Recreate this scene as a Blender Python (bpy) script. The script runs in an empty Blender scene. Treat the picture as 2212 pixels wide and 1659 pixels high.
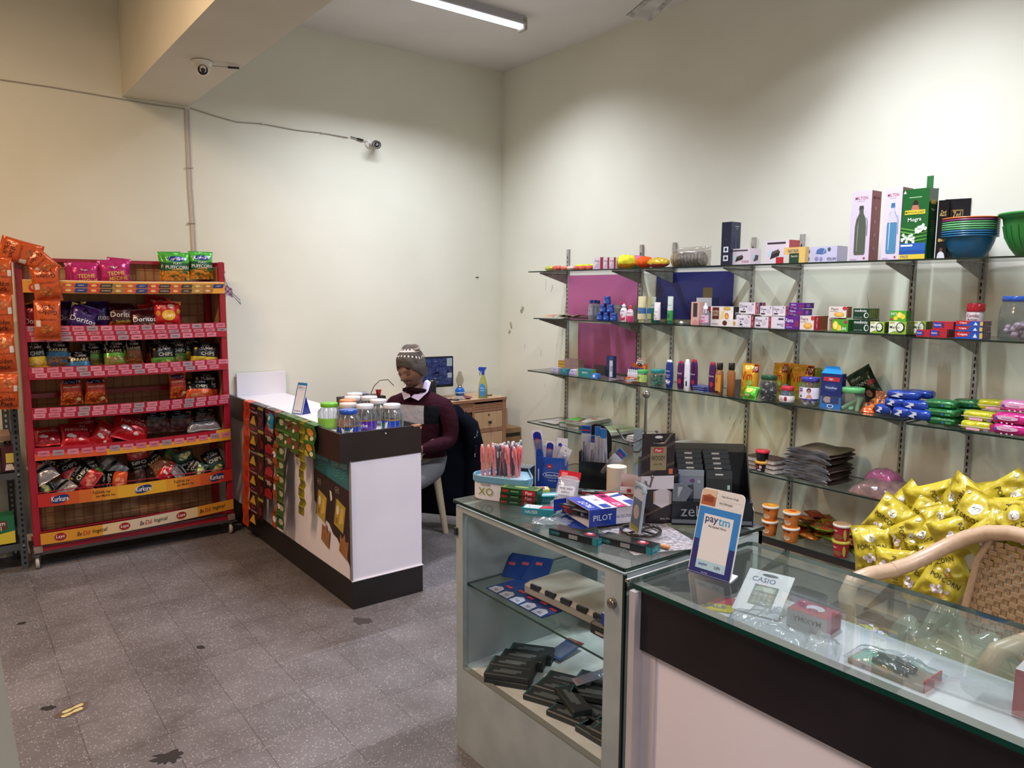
import bpy,math,random
from mathutils import Matrix,Vector,Euler,noise
scene = bpy.context.scene
COL = scene.collection
rnd = random.Random(7)
PI = math.pi

# ---------------------------------------------------------------- camera
cam_data = bpy.data.cameras.new('camera')
cam_data.sensor_fit = 'HORIZONTAL'; cam_data.sensor_width = 36.0
cam_data.lens = 36.0 * 1620.0 / 2212.0
cam_data.clip_start = 0.05; cam_data.clip_end = 60
cam = bpy.data.objects.new('camera',cam_data); COL.objects.link(cam)
_p,_y,_r = math.radians(-6.857),math.radians(37.318),math.radians(0.330)
_f = Vector((math.sin(_y)*math.cos(_p),math.cos(_y)*math.cos(_p),math.sin(_p)))
_ri = Vector((math.cos(_y),-math.sin(_y),0)); _u = _ri.cross(_f)
_R = math.cos(_r)*_ri + math.sin(_r)*_u; _U = -math.sin(_r)*_ri + math.cos(_r)*_u
cam.matrix_world = Matrix(((_R.x,_U.x,-_f.x,0),(_R.y,_U.y,-_f.y,0),(_R.z,_U.z,-_f.z,1.6),(0,0,0,1)))
scene.camera = cam

# ---------------------------------------------------------------- world, exposure
world = bpy.data.worlds.new('world'); scene.world = world; world.use_nodes = True
world.node_tree.nodes['Background'].inputs[0].default_value = (0.9,0.8,0.7,1)
world.node_tree.nodes['Background'].inputs[1].default_value = 0.6
scene.view_settings.view_transform = 'Standard'
scene.view_settings.look = 'None'
scene.view_settings.gamma = 1.0
scene.view_settings.use_curve_mapping = False
scene.view_settings.exposure = 0.0
scene.cycles.use_denoising = True
scene.cycles.max_bounces = 7
scene.cycles.diffuse_bounces = 4
scene.cycles.glossy_bounces = 3
scene.cycles.transmission_bounces = 4
scene.cycles.transparent_max_bounces = 12
scene.cycles.caustics_reflective = False
scene.cycles.caustics_refractive = False
scene.cycles.sample_clamp_indirect = 4.0
scene.cycles.use_adaptive_sampling = True
scene.cycles.adaptive_threshold = 0.02

# ---------------------------------------------------------------- materials
def lin(h):
    h = h.lstrip('#'); c = [int(h[i:i+2],16)/255 for i in (0,2,4)]
    return tuple(x/12.92 if x <= 0.04045 else ((x+0.055)/1.055)**2.4 for x in c) + (1,)
MATS = {}
def _new(name):
    m = bpy.data.materials.new(name); m.use_nodes = True
    return m,m.node_tree,m.node_tree.nodes['Principled BSDF']
def _bump(nt,bs,scale,strength,dist=0.002,detail=3,stretch=None):
    tc = nt.nodes.new('ShaderNodeTexCoord'); nz = nt.nodes.new('ShaderNodeTexNoise')
    nz.inputs['Scale'].default_value = scale; nz.inputs['Detail'].default_value = detail
    src = tc.outputs['Object']
    if stretch:
        mp = nt.nodes.new('ShaderNodeMapping'); mp.inputs['Scale'].default_value = stretch
        nt.links.new(src,mp.inputs[0]); src = mp.outputs[0]
    nt.links.new(src,nz.inputs['Vector'])
    b = nt.nodes.new('ShaderNodeBump'); b.inputs['Strength'].default_value = strength; b.inputs['Distance'].default_value = dist
    nt.links.new(nz.outputs['Fac'],b.inputs['Height']); nt.links.new(b.outputs[0],bs.inputs['Normal'])
    return nz
def M(spec):
    """spec: 'finish:#rrggbb' - finish is paper, gloss, foil, metal, rough, cloth, film, glow ..."""
    if spec in MATS: return MATS[spec]
    fin,_,h = spec.partition(':')
    if fin in SPECIAL: m = SPECIAL[fin](h)
    else:
        m,nt,bs = _new(spec)
        bs.inputs['Base Color'].default_value = lin(h)
        rough,metal,spc,coat = dict(paper=(.62,0,.3,0),card=(.42,0,.4,0),gloss=(.18,0,.5,0),plastic=(.35,0,.5,0),
            foil=(.26,.25,.6,0),pack=(.30,0,.5,0),metal=(.28,1,.5,0),dullmetal=(.5,.85,.5,0),rough=(.85,0,.2,0),
            cloth=(.9,0,.1,0),skin=(.5,0,.35,0),flat=(.7,0,.2,0))[fin]
        bs.inputs['Roughness'].default_value = rough; bs.inputs['Metallic'].default_value = metal
        bs.inputs['Specular IOR Level'].default_value = spc
        if fin in ('foil','pack'): _bump(nt,bs,34,.55,.006,2)
        if fin == 'cloth': _bump(nt,bs,160,.5,.002)
        if fin == 'rough': _bump(nt,bs,60,.3,.002)
        if fin == 'skin': _bump(nt,bs,120,.12,.001)
    MATS[spec] = m
    return m
class _schlick:
    def __init__(s,nt,f0,one_side):
        s.lw = nt.nodes.new('ShaderNodeLayerWeight'); p = nt.nodes.new('ShaderNodeMath'); p.operation = 'POWER'; p.inputs[1].default_value = 5
        m = nt.nodes.new('ShaderNodeMath'); m.operation = 'MULTIPLY_ADD'; m.inputs[1].default_value = 1-f0; m.inputs[2].default_value = f0
        nt.links.new(s.lw.outputs['Facing'],p.inputs[0]); nt.links.new(p.outputs[0],m.inputs[0]); s.out = m.outputs[0]
        if one_side:
            g = nt.nodes.new('ShaderNodeNewGeometry'); q = nt.nodes.new('ShaderNodeMath'); q.operation = 'SUBTRACT'; q.inputs[0].default_value = 1
            nt.links.new(g.outputs['Backfacing'],q.inputs[1]); r = nt.nodes.new('ShaderNodeMath'); r.operation = 'MULTIPLY'
            nt.links.new(s.out,r.inputs[0]); nt.links.new(q.outputs[0],r.inputs[1]); s.out = r.outputs[0]
def m_film(h):
    """thin clear plastic: mostly lets light through, with glossy glints"""
    m,nt,bs = _new('film:' + h); nt.nodes.remove(bs)
    col,_,den = h.partition('/'); den = float(den or .12)
    tr = nt.nodes.new('ShaderNodeBsdfTransparent'); tr.inputs[0].default_value = lin(col)
    gl = nt.nodes.new('ShaderNodeBsdfGlossy'); gl.inputs['Roughness'].default_value = .12
    df = nt.nodes.new('ShaderNodeBsdfDiffuse'); df.inputs[0].default_value = lin(col)
    fr = _schlick(nt,.05,False)
    a = nt.nodes.new('ShaderNodeMixShader'); a.inputs[0].default_value = den
    b = nt.nodes.new('ShaderNodeMixShader')
    nt.links.new(tr.outputs[0],a.inputs[1]); nt.links.new(df.outputs[0],a.inputs[2])
    nt.links.new(fr.out,b.inputs[0]); nt.links.new(a.outputs[0],b.inputs[1]); nt.links.new(gl.outputs[0],b.inputs[2])
    tc = nt.nodes.new('ShaderNodeTexCoord'); nz = nt.nodes.new('ShaderNodeTexNoise'); nz.inputs['Scale'].default_value = 30
    bp = nt.nodes.new('ShaderNodeBump'); bp.inputs['Strength'].default_value = .5; bp.inputs['Distance'].default_value = .008
    nt.links.new(tc.outputs['Object'],nz.inputs['Vector']); nt.links.new(nz.outputs['Fac'],bp.inputs['Height'])
    nt.links.new(bp.outputs[0],gl.inputs['Normal']); nt.links.new(bp.outputs[0],fr.lw.inputs['Normal'])
    nt.links.new(b.outputs[0],nt.nodes['Material Output'].inputs[0]); return m
def m_glass(h):
    m,nt,bs = _new('glass:' + h); nt.nodes.remove(bs)
    col,_,den = h.partition('/'); den = float(den or .03)
    tr = nt.nodes.new('ShaderNodeBsdfTransparent'); tr.inputs[0].default_value = lin(col)
    df = nt.nodes.new('ShaderNodeBsdfDiffuse'); df.inputs[0].default_value = lin('#a9b5ae')
    gl = nt.nodes.new('ShaderNodeBsdfGlossy'); gl.inputs['Roughness'].default_value = .02
    fr = _schlick(nt,.055,True)
    a = nt.nodes.new('ShaderNodeMixShader'); a.inputs[0].default_value = den
    b = nt.nodes.new('ShaderNodeMixShader')
    nt.links.new(tr.outputs[0],a.inputs[1]); nt.links.new(df.outputs[0],a.inputs[2])
    nt.links.new(fr.out,b.inputs[0]); nt.links.new(a.outputs[0],b.inputs[1]); nt.links.new(gl.outputs[0],b.inputs[2])
    nt.links.new(b.outputs[0],nt.nodes['Material Output'].inputs[0]); return m
def m_glow(h):
    m,nt,bs = _new('glow:' + h); col,_,s = h.partition('/')
    bs.inputs['Base Color'].default_value = (0,0,0,1)
    bs.inputs['Emission Color'].default_value = lin(col); bs.inputs['Emission Strength'].default_value = float(s or 1); return m
def _ramp(nt,stops):
    r = nt.nodes.new('ShaderNodeValToRGB')
    while len(r.color_ramp.elements) < len(stops): r.color_ramp.elements.new(.5)
    for e,(p,c) in zip(r.color_ramp.elements,stops): e.position = p; e.color = lin(c)
    return r
def m_food(h):
    """printed picture of crisps: cells in two or three colours, h = 'c1/c2/c3/scale'"""
    m,nt,bs = _new('food:' + h); p = h.split('/'); sc = float(p[3])
    tc = nt.nodes.new('ShaderNodeTexCoord'); v = nt.nodes.new('ShaderNodeTexVoronoi'); v.inputs['Scale'].default_value = sc
    nt.links.new(tc.outputs['Object'],v.inputs['Vector'])
    r = _ramp(nt,((0,p[0]),(.45,p[1]),(.8,p[2]))); nt.links.new(v.outputs['Distance'],r.inputs[0])
    nt.links.new(r.outputs[0],bs.inputs['Base Color']); bs.inputs['Roughness'].default_value = .28; bs.inputs['Metallic'].default_value = .1
    _bump(nt,bs,34,.5,.006,2); return m
def m_wood(h):
    m,nt,bs = _new('wood:' + h); a,b = h.split('/')[:2]
    tc = nt.nodes.new('ShaderNodeTexCoord'); mp = nt.nodes.new('ShaderNodeMapping'); mp.inputs['Scale'].default_value = (9,9,1.2)
    nz = nt.nodes.new('ShaderNodeTexNoise'); nz.inputs['Scale'].default_value = 4; nz.inputs['Detail'].default_value = 6
    nt.links.new(tc.outputs['Object'],mp.inputs[0]); nt.links.new(mp.outputs[0],nz.inputs['Vector'])
    r = _ramp(nt,((.3,a),(.7,b))); nt.links.new(nz.outputs['Fac'],r.inputs[0])
    nt.links.new(r.outputs[0],bs.inputs['Base Color']); bs.inputs['Roughness'].default_value = .5; return m
def m_noisy(h):
    """two tones mixed by soft noise: h = 'c1/c2/scale/rough'"""
    m,nt,bs = _new('noisy:' + h); a,b,s,ro = h.split('/')
    tc = nt.nodes.new('ShaderNodeTexCoord'); nz = nt.nodes.new('ShaderNodeTexNoise')
    nz.inputs['Scale'].default_value = float(s); nz.inputs['Detail'].default_value = 5
    nt.links.new(tc.outputs['Object'],nz.inputs['Vector'])
    r = _ramp(nt,((.35,a),(.65,b))); nt.links.new(nz.outputs['Fac'],r.inputs[0])
    nt.links.new(r.outputs[0],bs.inputs['Base Color']); bs.inputs['Roughness'].default_value = float(ro); return m
def m_wall(h):
    m,nt,bs = _new('wall_paint'); bs.inputs['Roughness'].default_value = .75; bs.inputs['Specular IOR Level'].default_value = .25
    tc = nt.nodes.new('ShaderNodeTexCoord'); nz = nt.nodes.new('ShaderNodeTexNoise'); nz.inputs['Scale'].default_value = 1.6; nz.inputs['Detail'].default_value = 8
    nt.links.new(tc.outputs['Object'],nz.inputs['Vector'])
    r = _ramp(nt,((.3,'#d9d7c6'),(.7,'#e1dfd0'))); nt.links.new(nz.outputs['Fac'],r.inputs[0])
    n2 = nt.nodes.new('ShaderNodeTexNoise'); n2.inputs['Scale'].default_value = 9; n2.inputs['Detail'].default_value = 6; n2.inputs['Roughness'].default_value = .75
    nt.links.new(tc.outputs['Object'],n2.inputs['Vector'])
    r2 = _ramp(nt,((.70,'#ffffff'),(.80,'#d8d0c0'))); nt.links.new(n2.outputs['Fac'],r2.inputs[0])
    mx = nt.nodes.new('ShaderNodeMixRGB'); mx.blend_type = 'MULTIPLY'; mx.inputs[0].default_value = .5
    nt.links.new(r.outputs[0],mx.inputs[1]); nt.links.new(r2.outputs[0],mx.inputs[2]); nt.links.new(mx.outputs[0],bs.inputs['Base Color'])
    b = nt.nodes.new('ShaderNodeBump'); b.inputs['Strength'].default_value = .12; b.inputs['Distance'].default_value = .003
    n3 = nt.nodes.new('ShaderNodeTexNoise'); n3.inputs['Scale'].default_value = 22; nt.links.new(tc.outputs['Object'],n3.inputs['Vector'])
    nt.links.new(n3.outputs['Fac'],b.inputs['Height']); nt.links.new(b.outputs[0],bs.inputs['Normal']); return m
def m_floor(h):
    """terrazzo tiles 25 cm wide: dark ground with pale chips, thin joints, soft dirt"""
    m,nt,bs = _new('terrazzo_tiles'); N = nt.nodes.new; L = nt.links.new
    tc = N('ShaderNodeTexCoord'); mp = N('ShaderNodeMapping'); mp.inputs['Location'].default_value = (-.056,-.005,0)
    L(tc.outputs['Object'],mp.inputs[0])
    v = N('ShaderNodeTexVoronoi'); v.inputs['Scale'].default_value = 135; L(tc.outputs['Object'],v.inputs['Vector'])
    chip = _ramp(nt,((.0,'#ffffff'),(.30,'#ffffff'),(.42,'#000000'))); L(v.outputs['Distance'],chip.inputs[0])
    sep = N('ShaderNodeSeparateColor'); L(v.outputs['Color'],sep.inputs[0])
    pick = N('ShaderNodeMath'); pick.operation = 'GREATER_THAN'; pick.inputs[1].default_value = .5; L(sep.outputs[0],pick.inputs[0])
    fac = N('ShaderNodeMath'); fac.operation = 'MULTIPLY'; L(chip.outputs[0],fac.inputs[0]); L(pick.outputs[0],fac.inputs[1])
    f2 = N('ShaderNodeMath'); f2.operation = 'MULTIPLY'; L(fac.outputs[0],f2.inputs[0]); L(sep.outputs[1],f2.inputs[1])
    br = N('ShaderNodeTexBrick'); br.offset = 0; br.inputs['Scale'].default_value = 1
    br.inputs['Brick Width'].default_value = .2535; br.inputs['Row Height'].default_value = .2535
    br.inputs['Mortar Size'].default_value = .0016; br.inputs['Mortar Smooth'].default_value = .3
    br.inputs['Color1'].default_value = lin('#686465'); br.inputs['Color2'].default_value = lin('#736e6f'); br.inputs['Mortar'].default_value = lin('#4e4a49')
    L(mp.outputs[0],br.inputs['Vector'])
    mx = N('ShaderNodeMixRGB'); mx.inputs[2].default_value = lin('#b2acae'); L(f2.outputs[0],mx.inputs[0]); L(br.outputs['Color'],mx.inputs[1])
    dz = N('ShaderNodeTexNoise'); dz.inputs['Scale'].default_value = 2.3; dz.inputs['Detail'].default_value = 7; dz.inputs['Roughness'].default_value = .65
    L(tc.outputs['Object'],dz.inputs['Vector'])
    dr = _ramp(nt,((.3,'#b4aaa4'),(.62,'#ffffff'))); L(dz.outputs['Fac'],dr.inputs[0])
    m2 = N('ShaderNodeMixRGB'); m2.blend_type = 'MULTIPLY'; m2.inputs[0].default_value = .8; L(mx.outputs[0],m2.inputs[1]); L(dr.outputs[0],m2.inputs[2])
    sp = N('ShaderNodeTexNoise'); sp.inputs['Scale'].default_value = 7; sp.inputs['Detail'].default_value = 8; sp.inputs['Roughness'].default_value = .7
    L(tc.outputs['Object'],sp.inputs['Vector'])
    sr = _ramp(nt,((.70,'#ffffff'),(.74,'#5a524c'))); L(sp.outputs['Fac'],sr.inputs[0])
    m3 = N('ShaderNodeMixRGB'); m3.blend_type = 'MULTIPLY'; m3.inputs[0].default_value = .8; L(m2.outputs[0],m3.inputs[1]); L(sr.outputs[0],m3.inputs[2])
    L(m3.outputs[0],bs.inputs['Base Color']); bs.inputs['Roughness'].default_value = .48; bs.inputs['Specular IOR Level'].default_value = .4
    return m
def m_sweater(h):
    """maroon knit with a chest panel, half grey and half black"""
    m,nt,bs = _new('sweater'); N = nt.nodes.new; L = nt.links.new; bs.inputs['Roughness'].default_value = .9; bs.inputs['Specular IOR Level'].default_value = .1
    tc = N('ShaderNodeTexCoord'); sp = N('ShaderNodeSeparateXYZ'); L(tc.outputs['Object'],sp.inputs[0])
    def cmp_(o,op,v):
        q = N('ShaderNodeMath'); q.operation = op; L(sp.outputs[o],q.inputs[0]); q.inputs[1].default_value = v; return q.outputs[0]
    def mul(a,b): q = N('ShaderNodeMath'); q.operation = 'MULTIPLY'; L(a,q.inputs[0]); L(b,q.inputs[1]); return q.outputs[0]
    k = mul(mul(cmp_(2,'GREATER_THAN',.79),cmp_(2,'LESS_THAN',.905)),mul(mul(cmp_(0,'LESS_THAN',.168),cmp_(0,'GREATER_THAN',-.17)),cmp_(1,'LESS_THAN',.04)))
    a = N('ShaderNodeMixRGB'); a.inputs[1].default_value = lin('#12151a'); a.inputs[2].default_value = lin('#a8a6ac'); L(cmp_(0,'LESS_THAN',.075),a.inputs[0])
    b = N('ShaderNodeMixRGB'); b.inputs[1].default_value = lin('#2e111c'); L(a.outputs[0],b.inputs[2]); L(k,b.inputs[0]); L(b.outputs[0],bs.inputs['Base Color'])
    _bump(nt,bs,22,.5,.02,2); return m
def m_knit(h):
    m,nt,bs = _new('knit:' + h); bs.inputs['Base Color'].default_value = lin(h); bs.inputs['Roughness'].default_value = .95
    tc = nt.nodes.new('ShaderNodeTexCoord'); w = nt.nodes.new('ShaderNodeTexWave'); w.bands_direction = 'Z'
    w.inputs['Scale'].default_value = 60; w.inputs['Distortion'].default_value = 2
    nt.links.new(tc.outputs['Object'],w.inputs['Vector'])
    b = nt.nodes.new('ShaderNodeBump'); b.inputs['Strength'].default_value = .5; b.inputs['Distance'].default_value = .002
    nt.links.new(w.outputs['Fac'],b.inputs['Height']); nt.links.new(b.outputs[0],bs.inputs['Normal']); return m
def m_weave(h):
    """printed cloth or wrap with a fine check"""
    m,nt,bs = _new('weave:' + h); a,b = h.split('/')[:2]; s = float(h.split('/')[2])
    tc = nt.nodes.new('ShaderNodeTexCoord'); c = nt.nodes.new('ShaderNodeTexChecker'); c.inputs['Scale'].default_value = s
    c.inputs[1].default_value = lin(a); c.inputs[2].default_value = lin(b)
    nt.links.new(tc.outputs['Object'],c.inputs[0]); nt.links.new(c.outputs[0],bs.inputs['Base Color']); bs.inputs['Roughness'].default_value = .6; return m
SPECIAL = dict(film=m_film,glass=m_glass,glow=m_glow,food=m_food,wood=m_wood,noisy=m_noisy,wall=m_wall,floor=m_floor,sweater=m_sweater,knit=m_knit,weave=m_weave)

# ---------------------------------------------------------------- mesh builder
GLYPH = {}
def glyphs(s):
    if s not in GLYPH:
        c = bpy.data.curves.new('writing','FONT'); c.body = s; c.size = 1; c.align_x = 'CENTER'; c.align_y = 'CENTER'; c.resolution_u = 2
        c.offset = .004
        o = bpy.data.objects.new('writing',c); me = bpy.data.meshes.new_from_object(o)
        vs = [(v.co.x,v.co.y) for v in me.vertices]; fs = [tuple(p.vertices) for p in me.polygons]
        bpy.data.objects.remove(o); bpy.data.curves.remove(c); bpy.data.meshes.remove(me)
        if vs:
            x0 = min(v[0] for v in vs); x1 = max(v[0] for v in vs); y0 = min(v[1] for v in vs); y1 = max(v[1] for v in vs)
            vs = [((x-(x0+x1)/2),(y-(y0+y1)/2)) for x,y in vs]; GLYPH[s] = (vs,fs,x1-x0,y1-y0)
        else: GLYPH[s] = ([],[],1,1)
    return GLYPH[s]
def T(x=0,y=0,z=0,rx=0,ry=0,rz=0):
    return Matrix.Translation((x,y,z)) @ Euler((rx,ry,rz)).to_matrix().to_4x4()
def front(y=0,x=0,z=0):   # u right, v up, facing -Y
    return Matrix(((1,0,0,x),(0,0,-1,y),(0,1,0,z),(0,0,0,1)))
def rightf(x=0,y=0,z=0):  # facing +X
    return Matrix(((0,0,1,x),(1,0,0,y),(0,1,0,z),(0,0,0,1)))
def leftf(x=0,y=0,z=0):   # facing -X
    return Matrix(((0,0,-1,x),(-1,0,0,y),(0,1,0,z),(0,0,0,1)))
def topf(z=0,x=0,y=0):
    return Matrix.Translation((x,y,z))
class MB:
    def __init__(s): s.v = []; s.f = []; s.m = []; s.sm = []; s.mats = []; s.M = Matrix.Identity(4)
    def mi(s,spec):
        if spec not in s.mats: s.mats.append(spec)
        return s.mats.index(spec)
    def add(s,vs,fs,mat,smooth=False,M=None):
        X = s.M @ M if M is not None else s.M; b = len(s.v)
        s.v += [tuple(X @ Vector(v)) for v in vs]
        if isinstance(mat,(list,tuple)): s.m += [s.mi(k) for k in mat]
        else: s.m += [s.mi(mat)]*len(fs)
        s.f += [tuple(i+b for i in f) for f in fs]; s.sm += [smooth]*len(fs)
    def box(s,x0,x1,y0,y1,z0,z1,mat,M=None,top=None,frontm=None,side=None):
        vs = [(x0,y0,z0),(x1,y0,z0),(x1,y1,z0),(x0,y1,z0),(x0,y0,z1),(x1,y0,z1),(x1,y1,z1),(x0,y1,z1)]
        fs = [(3,2,1,0),(4,5,6,7),(0,1,5,4),(1,2,6,5),(2,3,7,6),(3,0,4,7)]
        s.add(vs,fs,[mat,top or mat,frontm or mat,side or mat,mat,side or mat],False,M)
    def bbox(s,x0,x1,y0,y1,z0,z1,mat,r=.003,M=None):
        """box with chamfered upright edges and rims"""
        r = min(r,(x1-x0)/2.1,(y1-y0)/2.1,(z1-z0)/2.1); ps = []
        for z,i in ((z0,r),(z0+r,0),(z1-r,0),(z1,r)):
            a0,a1,b0,b1 = x0+i,x1-i,y0+i,y1-i; k = r*.6
            ps.append([(a0+k,b0,z),(a1-k,b0,z),(a1,b0+k,z),(a1,b1-k,z),(a1-k,b1,z),(a0+k,b1,z),(a0,b1-k,z),(a0,b0+k,z)])
        s.loft(ps,mat,smooth=False,M=M)
    def loft(s,rings,mat,smooth=True,M=None,cap=True,closed=True):
        n = len(rings[0]); vs = [p for r in rings for p in r]; fs = []; ms = []
        for i in range(len(rings)-1):
            mm = mat(i) if callable(mat) else mat
            for j in range(n if closed else n-1):
                k = (j+1) % n; fs.append((i*n+j,i*n+k,(i+1)*n+k,(i+1)*n+j)); ms.append(mm)
        s.add(vs,fs,ms,smooth,M)
        if cap and closed:
            s.add(rings[0],[tuple(range(n))[::-1]],mat(0) if callable(mat) else mat,False,M)
            s.add(rings[-1],[tuple(range(n))],mat(len(rings)-2) if callable(mat) else mat,False,M)
    def lathe(s,prof,mat,seg=20,M=None,smooth=True,cap=True,sx=1,sy=1):
        s.loft([[(r*sx*math.cos(2*PI*j/seg),r*sy*math.sin(2*PI*j/seg),z) for j in range(seg)] for r,z in prof],mat,smooth,M,cap)
    def cyl(s,r,z0,z1,mat,seg=16,M=None,smooth=True): s.lathe([(r,z0),(r,z1)],mat,seg,M,smooth)
    def tube(s,pts,r,mat,seg=8,M=None,closed=False,cap=True):
        pts = [Vector(p) for p in pts]; n = len(pts); rings = []; up = None
        for i,p in enumerate(pts):
            a = pts[(i-1) % n] if (i > 0 or closed) else p; b = pts[(i+1) % n] if (i < n-1 or closed) else p
            d = (b-a).normalized()
            if up is None: up = d.orthogonal().normalized()
            up = (up - d*up.dot(d)); up = up.normalized() if up.length > 1e-5 else d.orthogonal().normalized()
            w = d.cross(up); rr = r(i/(n-1)) if callable(r) else r
            ra,rb = rr if isinstance(rr,tuple) else (rr,rr)
            rings.append([tuple(p + up*math.cos(2*PI*j/seg)*ra + w*math.sin(2*PI*j/seg)*rb) for j in range(seg)])
        if closed: rings.append(rings[0])
        s.loft(rings,mat,True,M,cap and not closed)
    def prism(s,poly,w0,w1,mat,M=None,side=None):
        n = len(poly); vs = [(x,y,w0) for x,y in poly] + [(x,y,w1) for x,y in poly]
        fs = [tuple(range(n))[::-1],tuple(range(n,2*n))] + [(i,(i+1) % n,n+(i+1) % n,n+i) for i in range(n)]
        s.add(vs,fs,[mat,mat] + [side or mat]*n,False,M)
    def poly(s,pts,mat,M=None,w=0): s.add([(x,y,w) for x,y in pts],[tuple(range(len(pts)))],mat,False,M)
    def rect(s,x0,y0,x1,y1,mat,M=None,w=.0006): s.poly([(x0,y0),(x1,y0),(x1,y1),(x0,y1)],mat,M,w)
    def ell(s,cx,cy,rx,ry,mat,M=None,w=.0008,n=18): s.poly([(cx+rx*math.cos(2*PI*i/n),cy+ry*math.sin(2*PI*i/n)) for i in range(n)],mat,M,w)
    def text(s,t,cx,cy,h,mat,M=None,w=.001,maxw=None,rot=0,skew=0,fn=None):
        vs,fs,gw,gh = glyphs(t)
        if not vs: return
        k = h/gh; kx = k if not maxw or gw*k <= maxw else maxw/gw; c,sn = math.cos(rot),math.sin(rot); out = []
        for x,y in vs:
            x,y = x*kx + y*k*skew,y*k; x,y = cx+x*c-y*sn,cy+x*sn+y*c
            out.append(fn(x,y,w) if fn else (x,y,w))
        s.add(out,fs,mat,False,M)
    def sheet(s,fn,nu,nv,mat,smooth=True,M=None,closed_u=False):
        """fn(u, v) with u, v in 0..1"""
        vs = [fn(i/nu,j/nv) for j in range(nv+1) for i in range(nu+1)]; fs = []; ms = []
        for j in range(nv):
            for i in range(nu):
                a = j*(nu+1)+i; fs.append((a,a+1,a+nu+2,a+nu+1)); ms.append(mat((i+.5)/nu,(j+.5)/nv) if callable(mat) else mat)
        s.add(vs,fs,ms,smooth,M)
    def build(s,name,parent=None,loc=(0,0,0),rot=(0,0,0),label=None,cat=None,group=None,kind=None):
        me = bpy.data.meshes.new(name); me.from_pydata(s.v,[],s.f)
        for k in s.mats: me.materials.append(M(k))
        me.polygons.foreach_set('material_index',s.m); me.polygons.foreach_set('use_smooth',s.sm); me.update()
        o = bpy.data.objects.new(name,me); COL.objects.link(o); o.location = loc; o.rotation_euler = rot
        if parent is not None: o.parent = parent
        tag(o,label,cat,group,kind); return o
def tag(o,label=None,cat=None,group=None,kind=None):
    if label: o['label'] = label
    if cat: o['category'] = cat
    if group: o['group'] = group
    if kind: o['kind'] = kind
    return o
def empty(name,loc,rz=0,label=None,cat=None,group=None,rot=None):
    o = bpy.data.objects.new(name,None); COL.objects.link(o); o.location = loc; o.rotation_euler = rot or (0,0,rz)
    o.empty_display_size = .05; return tag(o,label,cat,group)
def copy_thing(o,loc=None,rot=None,label=None,group=None,parent=None):
    c = o.copy(); COL.objects.link(c)
    if parent is not None: c.parent = parent
    for ch in list(o.children): copy_thing(ch,parent=c)
    if loc is not None: c.location = loc
    if rot is not None: c.rotation_euler = rot
    if label: c['label'] = label
    if group: c['group'] = group
    return c
def struct(name,mb): return mb.build(name,kind='structure')
def draw(mb,specs,F,W,H,fn=None,fin='card'):
    """flat printing on a face of size W x H: unit coordinates, origin lower left"""
    for i,d in enumerate(specs):
        w = .0005 + .00012*i; k = d[0]; c = d[-1] if ':' in d[-1] else fin + ':' + d[-1]
        if k == 'r': mb.rect(d[1]*W-W/2,d[2]*H,d[3]*W-W/2,d[4]*H,c,F,w)
        elif k == 'e': mb.ell(d[1]*W-W/2,d[2]*H,d[3]*W,d[4]*H,c,F,w)
        elif k == 't': mb.text(d[1],d[2]*W-W/2,d[3]*H,d[4]*H,c,F,w,maxw=d[5]*W if len(d) > 6 else None,rot=d[6] if len(d) > 7 else 0)
        elif k == 'p': mb.poly([(x*W-W/2,y*H) for x,y in d[1]],c,F,w)

# ---------------------------------------------------------------- the room
XR,YB,ZC = 3.937,5.33,3.46
b = MB(); b.box(-2.4,XR+.1,-2.6,YB+.1,-.1,0,'floor:'); struct('floor',b)
b = MB(); b.box(-2.4,XR+.1,-2.6,YB+.1,ZC,ZC+.1,'noisy:#dcd8d4/#e2deda/2/.8'); struct('ceiling',b)
b = MB(); b.box(-2.4,XR+.1,YB,YB+.1,0,ZC,'wall:'); struct('wall_back',b)
b = MB()
b.box(XR,XR+.1,-2.6,YB,0,ZC,'wall:')
struct('wall_right',b)
b = MB(); b.box(-2.5,-2.4,-2.6,YB+.1,0,ZC,'wall:'); struct('wall_left',b)
b = MB(); b.box(-2.4,XR+.1,-2.7,-2.6,0,ZC,'wall:'); struct('wall_front',b)
b = MB(); b.box(1.0,1.387,-2.6,YB,2.803,ZC,'noisy:#d2ccb8/#d8d2c0/2/.75'); struct('trim_1',b)   # ceiling beam

# tube lights: housing, cap and glowing diffuser
def tube_light(x,y,z=3.395,L=1.25,along='x',label='',watts=50,colr='#ecf1ff',spread=136,group='tube lights'):
    t = empty('tube_light',(x,y,z),0 if along == 'x' else PI/2,label,'light',group)
    h = MB(); h.box(-L/2,L/2,-.032,.032,.012,ZC-z,'card:#b9b8bd'); h.box(-L/2,L/2,-.045,.045,.006,.016,'card:#c4c3c8')
    h.build('housing',t)
    for s in (-1,1):
        e = MB(); e.bbox(s*L/2-.014,s*L/2+.014,-.04,.04,-.026,.055,'card:#a8a294',.006); e.build('end_cap',t)
    d = MB(); n = 8
    d.loft([[(sx*(L/2-.02),.03*math.cos(PI+PI*j/n),.006+.022*math.sin(PI+PI*j/n)) for j in range(n+1)] for sx in (-1,1)],'glow:%s/5' % colr,True,cap=False,closed=False)
    d.build('diffuser',t)
    la = bpy.data.lights.new('tube_lamp','AREA'); la.shape = 'RECTANGLE'; la.size = L-.06; la.size_y = .05
    la.energy = watts; la.color = lin(colr)[:3]; la.spread = math.radians(spread)
    lo = bpy.data.objects.new('tube_lamp',la); COL.objects.link(lo); lo.parent = t; lo.location = (0,0,-.0175)
    return t
tube_light(2.66,4.215,label='long lit tube light on the ceiling in front of the back wall')
tube_light(2.66,1.7,label='tube light on the ceiling above the glass counters',watts=72)
tube_light(2.3,-1.2,label='tube light on the ceiling behind the glass counters',watts=80)
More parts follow.
